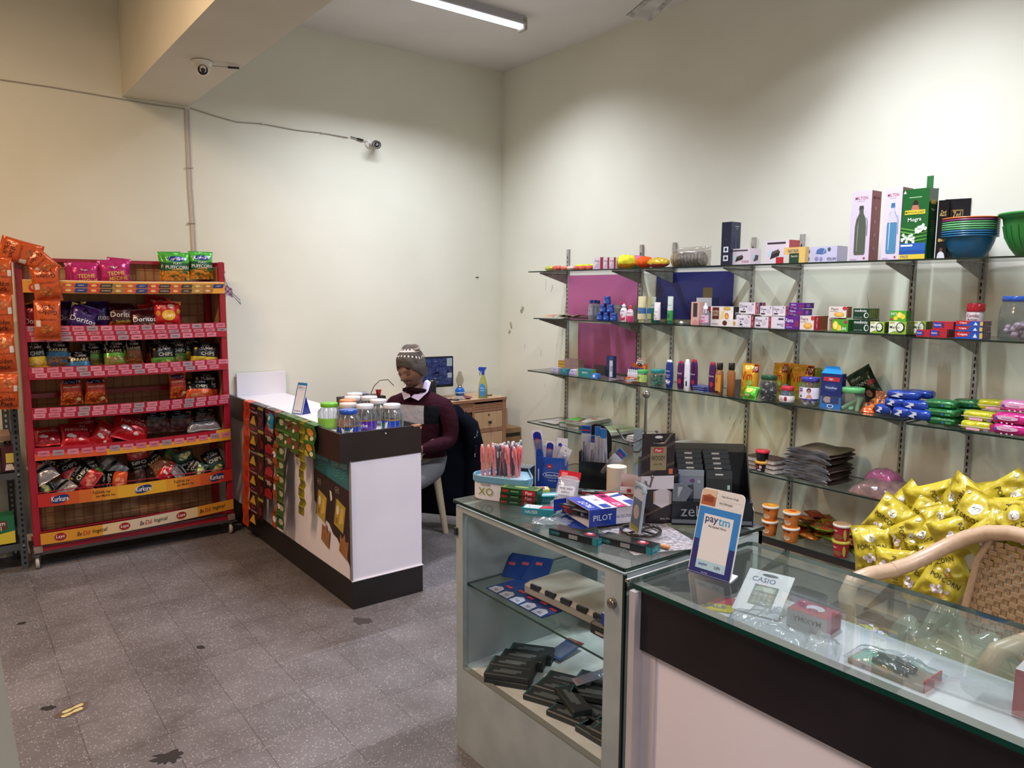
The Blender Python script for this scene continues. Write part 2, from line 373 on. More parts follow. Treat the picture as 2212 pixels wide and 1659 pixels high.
tube_light(-.5,3.0,label='warm tube light on the ceiling left of the beam',watts=85,spread=175,colr='#ffd9b4')
tube_light(-.8,-.6,label='tube light on the ceiling by the left wall',watts=50,colr='#f4f2ff')  # fill lamp added out of view to lift the aisle-side counter panels and floor

# ceiling fan, only one dusty blade reaches into the picture
f = empty('ceiling_fan',(2.93,2.46,3.46),0,'dusty white ceiling fan whose one blade reaches into the picture at the top','fan')
h = MB(); h.cyl(.012,-.26,0,'card:#a9a49c',10); h.lathe([(.02,-.05),(.055,-.03),(.06,0)],'card:#a9a49c',16); h.build('down_rod',f)
h = MB(); h.lathe([(.03,-.40),(.10,-.385),(.125,-.35),(.12,-.30),(.06,-.26),(.02,-.25)],'card:#b5b0a8',24); h.build('motor',f)
for k in range(3):
    a = math.atan2(.60,.27) + k*2*PI/3; h = MB(); n = 10
    def bl(u,v,top=0): 
        r = .12 + .54*u; w = .048 + .022*u; return (r,(v-.5)*2*w,-.34 + .02*(v-.5) + top)
    h.sheet(lambda u,v: bl(u,v),n,4,lambda u,v: 'noisy:#6f6a66/#b9b4ac/14/.6' if v < .3 or v > .85 else 'noisy:#a8a39c/#c2bdb6/8/.6')
    h.sheet(lambda u,v: bl(1-u,v,.004),n,4,'card:#8f8a84')
    h.sheet(lambda u,v: (lambda p,q: tuple(p[i]*(1-v)+q[i]*v for i in range(3)))(bl(u,0),bl(u,0,.004)),n,1,'card:#3c3836')
    h.sheet(lambda u,v: (lambda p,q: tuple(p[i]*(1-v)+q[i]*v for i in range(3)))(bl(1,u),bl(1,u,.004)),3,1,'card:#3c3836')
    h.M = Matrix.Identity(4); o = h.build('blade',f,rot=(0,0,a))

# dome camera under the beam
c = empty('dome_camera',(1.188,4.257,2.800),0,'white dome security camera under the ceiling beam','security camera')
h = MB(); h.lathe([(.052,0),(.052,-.008),(.046,-.016),(.035,-.02)][::-1],'plastic:#e6e0d6',28); h.build('base',c)
h = MB(); h.lathe([(.001,-.072),(.018,-.069),(.032,-.055),(.038,-.036),(.036,-.012)],'plastic:#e2dcd2',24); h.build('ball',c)
h = MB(); h.lathe([(.0255,0),(.0255,.004),(.017,.006)],'gloss:#161616',20); h.lathe([(.017,.004),(.010,.009),(.001,.011)],'gloss:#2b2d33',16)
h.build('lens',c,loc=(-.004,-.024,-.047),rot=(math.radians(112),0,-.16))
h = MB(); h.tube([(.04,.0,-.01),(.06,-.01,-.014),(.10,-.02,-.012),(.125,-.025,-.012)],.003,'plastic:#b9b4aa',6)
h.tube([(.125,-.025,-.012),(.18,-.04,-.010)],.006,'plastic:#151515',8); h.build('cable',c)

# bullet camera on the back wall
c = empty('bullet_camera',(2.685,5.330,2.723),0,'small bullet security camera with black hood on the back wall','security camera')
h = MB(); h.lathe([(.034,0),(.034,.006),(.028,.010),(.012,.012)],'plastic:#ddd6cc',24,T(rx=PI/2)); 
for a in (.4,2.5,4.6): h.cyl(.004,.010,.012,'plastic:#55524d',8,T(rx=PI/2) @ T(.021*math.cos(a),.021*math.sin(a),0))
h.build('mount',c)
h = MB(); h.tube([(0,-.01,0),(.012,-.04,-.004),(.03,-.06,-.006)],.009,'plastic:#ddd6cc',8); h.build('arm',c)
R = T(.03,-.055,-.006) @ Matrix.Rotation(math.radians(-20),4,'Z') @ Matrix.Rotation(math.radians(14),4,'X')
h = MB(); h.lathe([(.024,-.03),(.027,-.02),(.027,.06),(.024,.062)],'plastic:#e0dad0',20,R @ T(rx=PI/2)); h.build('body',c)
h = MB(); h.lathe([(.029,.0),(.030,.072)],'plastic:#1b1b1c',20,R @ T(rx=PI/2),cap=False); h.build('hood',c)
h = MB(); h.lathe([(.024,.0),(.02,.003),(.012,.004)],'gloss:#101012',20,R @ T(0,-.060,0,rx=PI/2)); h.lathe([(.012,0),(.008,.004),(.001,.005)],'gloss:#7d8188',14,R @ T(0,-.066,0,rx=PI/2)); h.build('lens',c)
h = MB()
h.tube([(-.02,-.01,.012),(-.05,-.014,.018),(-.058,-.014,.019)],.003,'plastic:#c9c4ba',6); h.tube([(-.055,-.014,.018),(-.10,-.014,.024)],.0075,'plastic:#151515',8); h.tube([(-.10,-.014,.024),(-.155,-.012,.032)],.0035,'plastic:#151515',6)
h.build('plug',c)

# surface cables
pts = [(0.369,5.325,2.798),(0.619,5.325,2.798),(0.950,5.325,2.789),(1.173,5.325,2.782),(1.368,5.325,2.785)]
h = MB(); h.tube(pts,.0035,'plastic:#a09a90',6); h.build('cable',label='thin grey cable running left from the beam along the back wall',cat='cable')
pts = [(1.397,5.325,2.795),(1.572,5.325,2.764),(1.693,5.325,2.748),(1.870,5.325,2.760),(2.115,5.325,2.749),(2.306,5.325,2.754),(2.510,5.320,2.747)]
h = MB(); h.tube(pts,.0035,'plastic:#a09a90',6)
for p in (pts[3],pts[5]): h.cyl(.006,0,.012,'plastic:#c9c4ba',8,T(*p) @ T(rx=PI/2))
h.build('cable',label='thin grey cable sagging from the beam to the bullet camera',cat='cable')
h = MB()
for k in range(4):
    d = (k-1.5)*.0085; h.tube([(1.380,5.325,2.784),(1.380,5.325,2.596),(1.379,5.325,2.300),(1.386,5.325,2.060),(1.387,5.325,1.817)],.0042,'plastic:#%s' % ('c8c0b4','d4ccc2','bfb8ac','d0c8c0')[k],6,T(d,0,0))
for p in ((1.377,5.320,2.412),(1.376,5.320,2.056)): h.box(p[0]-.022,p[0]+.022,p[1]-.004,p[1]+.004,p[2]-.004,p[2]+.004,'plastic:#b0a89c')
h.build('cable_bundle',label='bundle of pale cables running down the back wall to the red rack',cat='cable')

# pin and tape scraps on the walls
p = (3.679,5.330,1.738); h = MB(); h.box(-.012,.016,-.006,0,-.002,.004,'dullmetal:#4a4744'); h.tube([(-.004,-.004,0),(.0,-.006,-.012),(.006,-.005,-.03)],.0012,'plastic:#cfcabe',5)
h.build('wall_hook',loc=p,label='tiny bent hook stuck in the back wall near the corner',cat='hook')
for i,(px,py,w,hh,r) in enumerate(((1128,668,.030,.055,.5),(1104,702,.022,.05,-.35),(1100,716,.02,.03,.5))):
    h = MB(); h.sheet(lambda u,v: (-.004*math.sin(PI*u)-.002,(u-.5)*w,(v-.5)*hh),4,4,'noisy:#b9b09a/#8d8470/60/.7')
    h.build('tape_scrap',loc=(3.936,5.027,1.471) if i == 0 else ((3.936,5.181,1.332) if i == 1 else (3.936,5.201,1.275)),rot=(r,0,0),
            label=('larger yellowed tape scrap on the right wall left of the shelves','tape scrap lower down near the room corner','small curled tape scrap just below another one near the room corner')[i],cat='tape',group='tape scraps on the right wall')
# pencil scribbles and scuffs on the wall, thin marks
h = MB(); rs = random.Random(3)
for k in range(26):
    y = rs.uniform(1.9,5.1); z = rs.uniform(.75,1.65); a = rs.uniform(1.0,2.2); L = rs.uniform(.02,.09)
    h.poly([(y,z),(y+L*math.cos(a),z+L*math.sin(a)),(y+L*math.cos(a)+.0015,z+L*math.sin(a)),(y+.003,z)],'flat:#8f897a',Matrix(((0,0,-1,XR-.0012),(1,0,0,0),(0,1,0,0),(0,0,0,1))))
h.build('scuff_marks',label='pencil strokes and scuffs scattered over the lower right wall',cat='marks',kind='stuff')

# footprints and stains on the floor
p = (0.306,3.175,-0.000); h = MB()
h.poly([(.062*math.cos(a)*(1+.12*math.sin(3*a)),.040*math.sin(a)*(1+.1*math.cos(2*a))) for a in [i*2*PI/22 for i in range(22)]],'noisy:#4a3d38/#5d4d46/60/.7',None,.0010)
for s,yy in ((1,.013),(-1,-.014)):
    h.poly([(x*.8+s*.008,yy+y*.8) for x,y in [(-.05,0),(-.045,.012),(-.02,.013),(0,.008),(.02,.014),(.045,.013),(.052,0),(.04,-.012),(.015,-.010),(0,-.006),(-.02,-.012),(-.042,-.011)]],'noisy:#b3a468/#c4b57c/50/.6',None,.0016)
h.build('floor_sticker',loc=(p[0],p[1],0),rot=(0,0,.35),label='worn yellow double footprint sticker on the floor',cat='sticker')
rs = random.Random(11)
for (q,r,lb) in (((0.529,2.643,0.000),.05,'large black stain on the floor near the bottom edge'),((0.232,3.251,0.000),.026,'speckled dark stain beside the yellow footprint sticker'),
                ((0.217,4.195,0.000),.02,'small round dark spot on the floor below the metal shelving'),((0.844,3.424,0.000),.02,'small oval dark spot in the middle of the aisle floor'),
                ((1.553,3.243,0.000),.05,'dark smudge on the floor at the foot of the white counter')):
    h = MB(); n = 26; h.poly([(r*(1+.35*rs.uniform(-1,1))*math.cos(2*PI*i/n),.7*r*(1+.35*rs.uniform(-1,1))*math.sin(2*PI*i/n)) for i in range(n)],'flat:#2e2a29' if r != .05 or 'black' in lb else 'flat:#4d4644',None,.0012)
    h.build('floor_stain',loc=(q[0],q[1],0),rot=(0,0,rs.uniform(0,3)),label=lb,cat='stain',group='stains on the terrazzo floor')

# ---------------------------------------------------------------- grey counter at the left edge
b = MB(); b.box(-.7,.050,.35,2.3,.86,.90,'card:#5d625f'); b.box(-.68,.02,.4,2.25,0,.86,'card:#565a58')
b.build('side_counter',label='plain dark grey counter cut off by the left edge of the picture',cat='counter')

# ---------------------------------------------------------------- right wall shelving
XF = 3.55
UP = [4.44,3.672,3.376,2.762,2.442,1.817,1.499]
SHZ = [1.768,1.420,1.022,.624,.278]
def upright(y,i):
    z1 = 1.945 if i < 5 else 1.86
    if i == 6: z1 = 1.82
    b = MB(); b.box(XR-.016,XR-.001,y-.013,y+.013,.05,z1,'noisy:#a9a49b/#8d8880/30/.45')
    for k in range(int((z1-.1)/.032)):
        z = .08 + k*.032; b.box(XR-.0175,XR-.0155,y-.003,y+.003,z,z+.018,'flat:#1d1b1a')
    return b.build('shelf_upright',label='slotted metal wall upright, ' + ('leftmost, beside the pink sheet','second from the left, at the right edge of the pink sheet','third from the left, beside the dark blue sheet',
        'fourth from the left, behind the small food boxer cartons','fifth from the left, middle of the long shelves','sixth from the left, behind the tall bottle cartons','rightmost in view, behind the plastic bowls')[i],cat='shelf upright',group='slotted uprights on the right wall')
for i,y in enumerate(UP): upright(y,i)
def bracket(y,z,L=.28,h=.085):
    b = MB(); b.prism([(0,0),(-L,0),(-L,-.008),(-L*.9,-.014),(0,-h)],-.0012,.0012,'noisy:#8f8b84/#77736d/20/.5',Matrix(((1,0,0,XR-.014),(0,0,1,y),(0,1,0,z),(0,0,0,1))))
    b.box(XR-.014-L,XR-.014,y-.009,y+.002,z-.003,z,'noisy:#a09b93/#88837c/20/.5'); return b
names = ['top','second','third','fourth','bottom']
ordn = ['leftmost','second from left','third from left','fourth from left','fifth from left','sixth from left','rightmost']
for si,z in enumerate(SHZ):
    if si == 4: continue
    for i,y in enumerate(UP):
        bracket(y,z-.0085).build('shelf_bracket',label='triangular grey bracket under the %s glass shelf, %s' % (names[si],ordn[i]),cat='bracket',group='brackets under the glass shelves')
def glass_pane(name,x0,x1,y0,y1,z,th,label,cat='shelf',col='#f2f7f4/.03',edge='gloss:#10231d',parent=None,r=.02):
    b = MB(); n = 5
    out = []
    for cx,cy,a0 in ((x1-r,y1-r,0),(x0+r,y1-r,PI/2),(x0+r,y0+r,PI),(x1-r,y0+r,1.5*PI)):
        out += [(cx+r*math.cos(a0+PI/2*k/n),cy+r*math.sin(a0+PI/2*k/n)) for k in range(n+1)]
    b.prism(out,z-th,z,'glass:'+col,side=edge)
    return b.build(name,parent,label=label,cat=cat)
glass_pane('glass_shelf',XF,XR-.02,-.5,4.478,SHZ[0],.008,'long top glass shelf carrying bottle cartons and bowls')
glass_pane('glass_shelf',XF,XR-.02,1.66,4.41,SHZ[1]+.002,.008,'second glass shelf from the top, left pane carrying shampoo and soap')
glass_pane('glass_shelf',XF,XR-.02,-.5,1.654,SHZ[1]-.004,.008,'second glass shelf from the top, right pane carrying toothpaste')
glass_pane('glass_shelf',XF,XR-.02,2.405,4.475,SHZ[2],.008,'third glass shelf from the top, left pane carrying lotions')
glass_pane('glass_shelf',XF,XR-.02,1.645,2.400,SHZ[2]+.003,.008,'third glass shelf from the top, middle pane carrying plastic jars')
glass_pane('glass_shelf',XF,XR-.02,-.5,1.638,SHZ[2]-.008,.008,'third glass shelf from the top, right pane carrying soft packs')
glass_pane('glass_shelf',XF,XR-.02,2.475,4.475,SHZ[3],.008,'fourth glass shelf from the top, left pane carrying notebooks')
glass_pane('glass_shelf',XF,XR-.02,-.5,2.469,SHZ[3]-.002,.008,'fourth glass shelf from the top, right pane carrying brown packets')
glass_pane('glass_shelf',XF,XR-.02,-.5,4.3,SHZ[4],.008,'bottom glass shelf carrying instant noodle cups')
# kick rail below the bottom shelf
b = MB(); b.box(XF+.01,XF+.03,-.5,3.2,.235,.268,'card:#2b2724'); b.build('shelf_rail',label='dark rail under the front of the bottom glass shelf',cat='rail')

# coloured sheets pinned behind the shelves
def wall_sheet(name,y0,y1,z0,z1,mat,label,seed):
    rs = random.Random(seed); ph = rs.uniform(0,6); b = MB()
    b.sheet(lambda u,v: (XR-.019-.004*math.sin(9*u+ph)*(1-v)-.003*math.sin(3*v+ph),y1-(y1-y0)*u,z0+(z1-z0)*v),14,10,mat)
    return b.build(name,label=label,cat='paper sheet')
wall_sheet('pink_sheet',3.69,4.425,1.43,1.742,'weave:#b4588a/#bd6494/330','bright pink patterned sheet behind the blue jars',1)
wall_sheet('pink_sheet',3.69,4.30,1.03,1.385,'weave:#ad5684/#b6608e/330','bright pink patterned sheet behind the glue display, lower one',2)
wall_sheet('blue_sheet',2.89,3.52,1.44,1.748,'noisy:#262a66/#2d3274/5/.32','dark navy blue sheet behind the aloe tube',3)

# ---------------------------------------------------------------- white counter with dark band (seated man behind it)
c = empty('sales_counter',(1.573,3.384,0),0,'white laminate counter with dark brown band in front of the seated man','counter')
x0,x1,y0,y1 = 0,.412,0,1.94
b = MB(); b.box(x0+.005,x1-.005,y0+.005,y1,.147,.775,'noisy:#e2dae4/#e9e2ea/3/.6'); b.box(x0+.0,x0+.004,y0,y0+.03,.147,.77,'card:#8c8688')
b.box(x0-.002,x1,y0-.002,y0+.006,.147,.152,'card:#e6e0e4'); b.build('body',c)
b = MB(); b.box(x0+.002,x1-.002,y0+.002,y1,0,.147,'noisy:#1b1718/#211c1d/6/.4'); b.build('plinth',c)
b = MB(); t = .018
b.box(-.052,x1-.003,.002,.002+t,.765,.912,'noisy:#241c1d/#2b2223/8/.35'); b.box(-.052,-.052+t,.002+t,y1,.765,.912,'noisy:#241c1d/#2b2223/8/.35')
b.box(x1-.003-t,x1-.003,.002+t,.55,.765,.912,'noisy:#241c1d/#2b2223/8/.35')
b.box(x1-.05,x1-.001,-.0005,.03,.906,.9135,'wood:#9a6a48/#c08a60'); b.box(x1-.012,x1-.0015,-.0005,.01,.893,.912,'wood:#9a6a48/#c08a60')
b.cyl(.004,0,.002,'plastic:#d8d4d0',10,T(.20,.002,.89,rx=PI/2)); b.build('band',c)
b = MB(); b.box(-.034,x1-.02,.02,y1,.772,.874,'card:#dcd8dc'); b.build('worktop',c)
b = MB(); b.box(.05,.40,y1-.03,y1-.005,.874,1.035,'card:#e0dce0'); b.build('back_board',c)
# snack carton flattened on its side
F = leftf(-.002,0,0)      # u = -Y, v = Z
b = MB(); F = Matrix(((0,0,-1,-.0015),(-1,0,0,.0),(0,1,0,0),(0,0,0,1)))
b.M = F
e = [(-.02,.765),(-.02,.215)] + [(-.02-.05*k,.235+.028*k+(.012 if k % 2 else -.006)) for k in range(1,9)] + [(-.46,.47),(-.46,.765)]
b.poly(e,'card:#35272a',None,0)
b.poly([(-.02,.765),(-.02,.615),(-.46,.655),(-.46,.765)],'card:#2f6f78',None,.0004)
for cx in (-.13,-.36):
    b.text('SUGAR CHEESE',cx,.728,.024,'card:#9fc4c4',None,.0008,maxw=.19,rot=.05)
    for k in range(3): b.poly([(cx-.08+.01*i,.70-.016*k+.006*math.sin(i*.9+k)) for i in range(17)] + [(cx-.08+.01*i,.697-.016*k+.006*math.sin(i*.9+k)) for i in range(16,-1,-1)],'card:#5fa0a4',None,.0008)
    b.rect(cx-.05,.575,cx-.005,.605,'card:#8f8078',None,.0006); b.rect(cx-.047,.578,cx-.008,.602,'card:#35272a',None,.0008); b.text('IMPORTED',cx-.0275,.59,.012,'card:#b0a298',None,.001,maxw=.034)
    b.M = F @ T(cx+.0,.46,0,rz=-.25); b.rect(-.055,-.075,.055,.075,'card:#b49a3e',None,.001); b.rect(-.065,-.08,-.055,.07,'card:#6d5a28',None,.001)
    b.ell(-.03,.02,.016,.028,'card:#e2d8c0',None,.0014); b.poly([(-.005,-.05),(.045,-.02),(.03,.06),(.01,.05)],'card:#d9b25c',None,.0014)
    for k in range(3): b.text('CRISPY',-.03,-.03-.012*k,.008,'card:#4a3a20',None,.0016,maxw=.03)
    b.M = F
    b.M = F @ T(cx-.01+.05,.31,0,rz=-.2); b.poly([(-.05,-.05),(.05,-.06),(.05,.05),(.02,.03),(.0,.07),(-.02,.03),(-.05,.05)],'noisy:#a8764a/#8a5a34/60/.5',None,.0012); b.M = F
b.M = F @ T(-.235,.545,0,rz=.3); b.poly([(-.012,-.03),(.012,-.02),(.014,.02),(-.006,.03)],'card:#e8e4e0',None,.002); b.M = F
b.build('carton_poster',loc=(1.573,3.384,0),label='torn flattened cheese cracker carton stuck on the side of the white counter',cat='poster')

# ---------------------------------------------------------------- wooden desk
d = empty('desk',(3.1,5.12,0),0,'light wooden desk with drawers standing in the room corner','desk')
WD,WL = 'wood:#8a6148/#9c7054','wood:#b08c68/#c09c78'
b = MB(); b.box(-.72,.61,-.178,.20,.728,.75,'wood:#b39574/#c2a584',side=WD); b.box(-.72,.612,-.180,-.176,.728,.75,WD); b.build('desk_top',d)
b = MB(); b.box(.27,.285,-.17,.19,.06,.728,WD); b.box(.595,.61,-.17,.19,.06,.728,WD); b.box(.27,.61,.175,.19,.06,.728,WD); b.box(.27,.61,-.165,.19,.06,.08,WD)
for z in (.69,.645,.472): b.box(.27,.61,-.172,-.158,z,z+(.02 if z > .6 else .03),WD)
b.box(.575,.61,-.174,-.158,.06,.728,WD); b.box(.27,.292,-.174,-.158,.06,.728,WD); b.box(-.72,.27,-.17,-.155,.65,.728,WD); b.box(-.72,-.70,-.17,.19,0,.728,WD)
for x in (.28,.60): b.box(x-.01,x+.01,-.16,-.14,0,.06,WD); b.box(x-.01,x+.01,.16,.18,0,.06,WD)
b.build('frame',d)
b = MB(); b.box(.293,.574,-.170,-.15,.668,.688,WD); b.build('slide_tray',d)
dr = MB(); dr.box(.294,.573,-.171,-.15,.504,.640,WL); dr = dr.build('drawer',d)
k = MB(); k.lathe([(.006,0),(.006,.012),(.013,.018),(.014,.026),(.006,.03)],'gloss:#2a2522',14,T(.435,-.171,.555,rx=PI/2)); k.build('knob',dr)
k = MB(); k.lathe([(.008,0),(.008,.003),(.003,.004)],'metal:#5a5148',12,T(.435,-.171,.615,rx=PI/2)); k.build('lock',dr)
dr = MB(); dr.box(.294,.573,-.171,-.15,.09,.468,WL); dr = dr.build('cupboard_door',d)
k = MB(); k.lathe([(.006,0),(.006,.012),(.013,.018),(.014,.026),(.006,.03)],'gloss:#2a2522',14,T(.315,-.171,.30,rx=PI/2)); k.build('knob',dr)

# cardboard box between the desk and the wall
b = MB(); b.box(0,.18,0,.2,0,.46,'noisy:#8a6a48/#96744f/12/.8'); b.box(.02,.17,-.002,.0,.39,.42,'flat:#2f2a26'); b.box(.0,.18,.195,.2,.46,.60,'noisy:#a58a70/#ad927a/12/.8')
b.build('cardboard_box',loc=(3.745,5.02,0),label='open cardboard box standing between the desk and the wall',cat='box')

# ---------------------------------------------------------------- glass top cabinet (pens)
c = empty('glass_cabinet',(1.37,1.31,0),0,'white framed display cabinet with glass top full of pens','cabinet')
L,D,H = .80,.62,.892
G1,G2 = 'noisy:#a2acac/#aeb7b7/5/.45','noisy:#9aa3a4/#a9b1b2/7/.5'
X0,X1 = 0,.60
b = MB()
b.box(X0,X0+.018,0,.072,0,H-.012,G2); b.box(X0,X0+.018,L-.040,L,0,H-.012,G2)             # posts of the aisle face (near, far)
b.box(X0,X0+.018,.072,L-.04,H-.03,H-.012,G2); b.box(X0,X0+.018,.072,L-.04,0,.30,G2)
b.box(X0+.0,X0+.02,.072,L-.04,.30,.306,'card:#7c7f78')
b.box(X0+.018,X1,0,.018,0,H-.012,G1); b.box(X0+.018,X1,L-.018,L,0,H-.012,G1); b.box(X1-.018,X1,0,L,0,.40,G1)
b.box(X1-.018,X1,0,.1,.4,H-.012,G1); b.box(X1-.018,X1,L-.1,L,.4,H-.012,G1)
b.box(X0+.018,X1-.018,.018,L-.018,.285,.300,'noisy:#c3c8c2/#d4d8d2/14/.5'); b.box(X0+.02,X1-.02,.02,L-.02,0,.02,G1)
b.build('carcass',c)
glass_pane('glass_top',-.012,X1+.0,-.012,L+.005,.900,.010,None,None,'#eef3f1/.04','gloss:#0f2a24',c,.008)
glass_pane('middle_shelf',X0+.03,X1-.02,.02,L-.02,.600,.007,None,None,'#eef3f1/.04','gloss:#27413a',c,.004)
b = MB(); b.lathe([(.013,0),(.013,.012),(.010,.015),(.001,.015)],'metal:#a59c92',20,T(0,.038,.79) @ Matrix.Rotation(-PI/2,4,'Y')); b.build('knob',c)
b = MB(); b.box(-.008,.0,L-.012,L+.002,.775,.80,'dullmetal:#4a4846'); b.build('hinge',c)
b = MB(); b.box(-.007,.0,-.008,.0,0,H-.012,'gloss:#12261f'); b.build('glass_door_edge',c)

# ---------------------------------------------------------------- near glass counter
c = empty('glass_counter',(1.36,-.6,0),0,'large glass topped display counter with dark band in the foreground','counter')
y1 = 1.262+.6; dk = 'noisy:#1c1416/#221a1c/6/.32'
b = MB(); b.box(0,.02,0,y1,.705,.868,dk); b.box(0,.47,y1-.018,y1,.705,.868,'noisy:#3c3a3a/#474545/9/.4'); b.build('band',c)
b = MB(); b.box(.018,.036,0,y1-.06,0,.705,'noisy:#eee2e8/#f2e8ee/3/.4'); b.box(-.022,.03,y1-.02,y1+.0,0,.86,'noisy:#b6b0b2/#c6bfc1/6/.45')
b.box(.012,.05,y1-.062,y1-.020,0,.705,'noisy:#cfc2c4/#d6cacc/3/.4'); b.box(.45,.47,0,y1,0,.715,'noisy:#eee2e8/#f2e8ee/3/.4'); b.build('body',c)
b = MB(); b.box(.02,.47,0,y1-.018,.705,.757,'noisy:#bcbcc2/#d2d2d8/6/.4'); b.build('tray_floor',c)
b = MB(); b.box(.464,.47,0,y1-.02,.757,.868,'glass:#eef4f1/.03'); b.build('rear_glass',c)
b = MB(); b.box(-.004,.024,0,y1,.866,.872,'card:#6a6862'); b.build('front_ledge',c)
b = MB(); b.tube([(-.02,y1+.014,.880),(.45,y1+.014,.880)],.005,'metal:#c8c4c0',8); b.build('metal_strip',c)
glass_pane('glass_top',-.028,.490,0,y1+.006,.885,.012,None,None,'#f1f4f2/.03','gloss:#0a3a30',c,.02)

# ---------------------------------------------------------------- goods: soft packs, cartons, bottles, jars
def draw_on(mb,specs,W,H,fn,fin='foil'):
    """printing that follows a curved pack; fn(x, y, w) -> point"""
    for i,d in enumerate(specs):
        w = .0013 + .00025*i; k = d[0]; c = d[-1] if ':' in d[-1] else fin + ':' + d[-1]
        if k == 'r':
            x0,y0,x1,y1 = d[1]*W-W/2,d[2]*H,d[3]*W-W/2,d[4]*H
            mb.sheet(lambda u,v: fn(x0+(x1-x0)*u,y0+(y1-y0)*v,w),8,8,c)
        elif k == 'e':
            cx,cy,rx,ry = d[1]*W-W/2,d[2]*H,d[3]*W,d[4]*H
            mb.sheet(lambda u,v: fn(cx+rx*(1-v)*math.cos(2*PI*u),cy+ry*(1-v)*math.sin(2*PI*u),w),18,3,c)
        elif k == 't': mb.text(d[1],d[2]*W-W/2,d[3]*H,d[4]*H,c,None,w,maxw=d[5]*W if len(d) > 6 else None,rot=d[6] if len(d) > 7 else 0,fn=fn)
        elif k == 'p':
            P = [(x*W-W/2,y*H) for x,y in d[1]]; cx = sum(p[0] for p in P)/len(P); cy = sum(p[1] for p in P)/len(P); n = len(P)
            mb.sheet(lambda u,v: (lambda q: fn(cx+(q[0]-cx)*(1-v),cy+(q[1]-cy)*(1-v),w))(P[int(round(u*n)) % n]),n,3,c)
def pouch(W,H,T_,mat,specs=(),seed=0,seal='dullmetal:#b8b4ae',wr=.10,back=None,bend=0,fill=.86,waist=.07):
    """a pillow pack: front faces -Y, stands on its bottom seam; mat is one spec or [(upper v limit, spec), ...]"""
    mb = MB(); off = seed*7.31
    def surf(u,v,side):
        av = abs(v); vv = min(1,av/fill); t = T_/2*math.sqrt(max(0,1-u**4))*(max(0,1-vv**3))**.75
        nz = noise.noise(Vector((u*2.4+off,v*2.4,side*3.0)))*.8 + noise.noise(Vector((u*7+off,v*3.5,side*3.0)))*.5
        t += wr*T_*nz*(1-u**6)*(.35+av)*(1 if vv < 1 else .0)
        x = W/2*u*(1-waist*(1-v*v)); z = H/2*(v+1); y = -side*max(t,.0006) + bend*H*(v*v) + (.012*W*math.sin(5*u+off) if vv >= 1 else 0)
        return (x,y,z)
    def mt(v):
        if isinstance(mat,str): return mat
        for lim,m in mat:
            if v <= lim: return m
        return mat[-1][1]
    nu,nv = 18,24
    mb.sheet(lambda a,b: surf(2*a-1,2*b-1,1),nu,nv,lambda a,b: mt(b))
    mb.sheet(lambda a,b: surf(1-2*a,2*b-1,-1),nu,nv,back or (lambda a,b: mt(b)))
    def fn(x,y,w):
        v = max(-1,min(1,2*y/H-1)); u = max(-1,min(1,x/(W/2)/(1-waist*(1-v*v)))); p = surf(u,v,1); return (p[0],p[1]-w,p[2])
    draw_on(mb,specs,W,H,fn)
    return mb
def carton(W,D,H,mat,fr=(),sd=(),tp=(),topm=None,side=None,fin='card',r=0):
    mb = MB()
    mb.box(-W/2,W/2,0,D,0,H,mat,top=topm,side=side)
    draw(mb,fr,front(0),W,H,fin=fin); draw(mb,sd,rightf(W/2,D/2),D,H,fin=fin); draw(mb,tp,topf(H),W,D,fin=fin)
    return mb
def round_fn(rfun,facing=-PI/2):
    """wrap flat printing around a lathed body: x is arc length at the front"""
    def fn(x,y,w):
        r = rfun(y); a = facing + x/max(r,.001); return ((r+w)*math.cos(a),(r+w)*math.sin(a),y)
    return fn
def prof_r(prof):
    def f(z):
        for (r0,z0),(r1,z1) in zip(prof,prof[1:]):
            if z0 <= z <= z1: return r0+(r1-r0)*(z-z0)/max(z1-z0,1e-6)
        return prof[-1][0]
    return f
def band(mb,prof,z0,z1,mat,a0=-PI*.95,a1=-PI*.05,off=.0008,sx=1,sy=1,n=18):
    """a label wrapped round a lathed body between two heights and two angles"""
    rf = prof_r(prof)
    mb.sheet(lambda u,v: ((rf(z0+(z1-z0)*v)+off)*sx*math.cos(a0+(a1-a0)*u),(rf(z0+(z1-z0)*v)+off)*sy*math.sin(a0+(a1-a0)*u),z0+(z1-z0)*v),n,5,mat)
def wrapfn(prof,sx=1,sy=1,a=-PI/2):
    rf = prof_r(prof)
    def fn(x,y,w):
        r = rf(y); t = a + x/(r*sx); return ((r*sx+w)*math.cos(t),(r*sy+w)*math.sin(t),y)
    return fn
SHELF = -PI/2    # things on the right wall shelves face the room
def on_shelf(t,X,rz=SHELF):
    """t = (y centre, width, z base, z top) on the plane X"""
    return (X,t[0],t[2])

# ---------------------------------------------------------------- red snack rack
RD = 'gloss:#94152a'
rk = empty('snack_rack',(.915,5.08,0),0,'red wheeled snack rack full of crisp packets against the back wall','rack')
RX,RY = .915,5.08
def rb(): b = MB(); b.M = T(-RX,-RY,0); return b
for nm,x,y in (('post',.365,4.99),('post',1.455,4.99),('post',.385,5.22),('post',1.425,5.22)):
    b = rb(); b.bbox(x-.019,x+.019,y-.019,y+.019,.135,1.79,RD,.006); b.box(x-.022,x+.022,y-.022,y+.022,.10,.138,'noisy:#8d7f76/#6f625a/40/.6'); b.build(nm,rk)
b = rb()
b.box(.36,1.462,5.241,5.248,.15,1.775,'noisy:#a37e56/#b08a62/3/.7'); b.build('back_board',rk)
b = rb()
for k in range(20): x = .43+k*.052; b.tube([(x,5.228,.16),(x,5.228,1.775)],.0016,RD,4,cap=False)
for k in range(22): z = .19+k*.074; b.tube([(.40,5.225,z),(1.42,5.225,z)],.0016,RD,4,cap=False)
b.build('back_grid',rk)
b = rb()
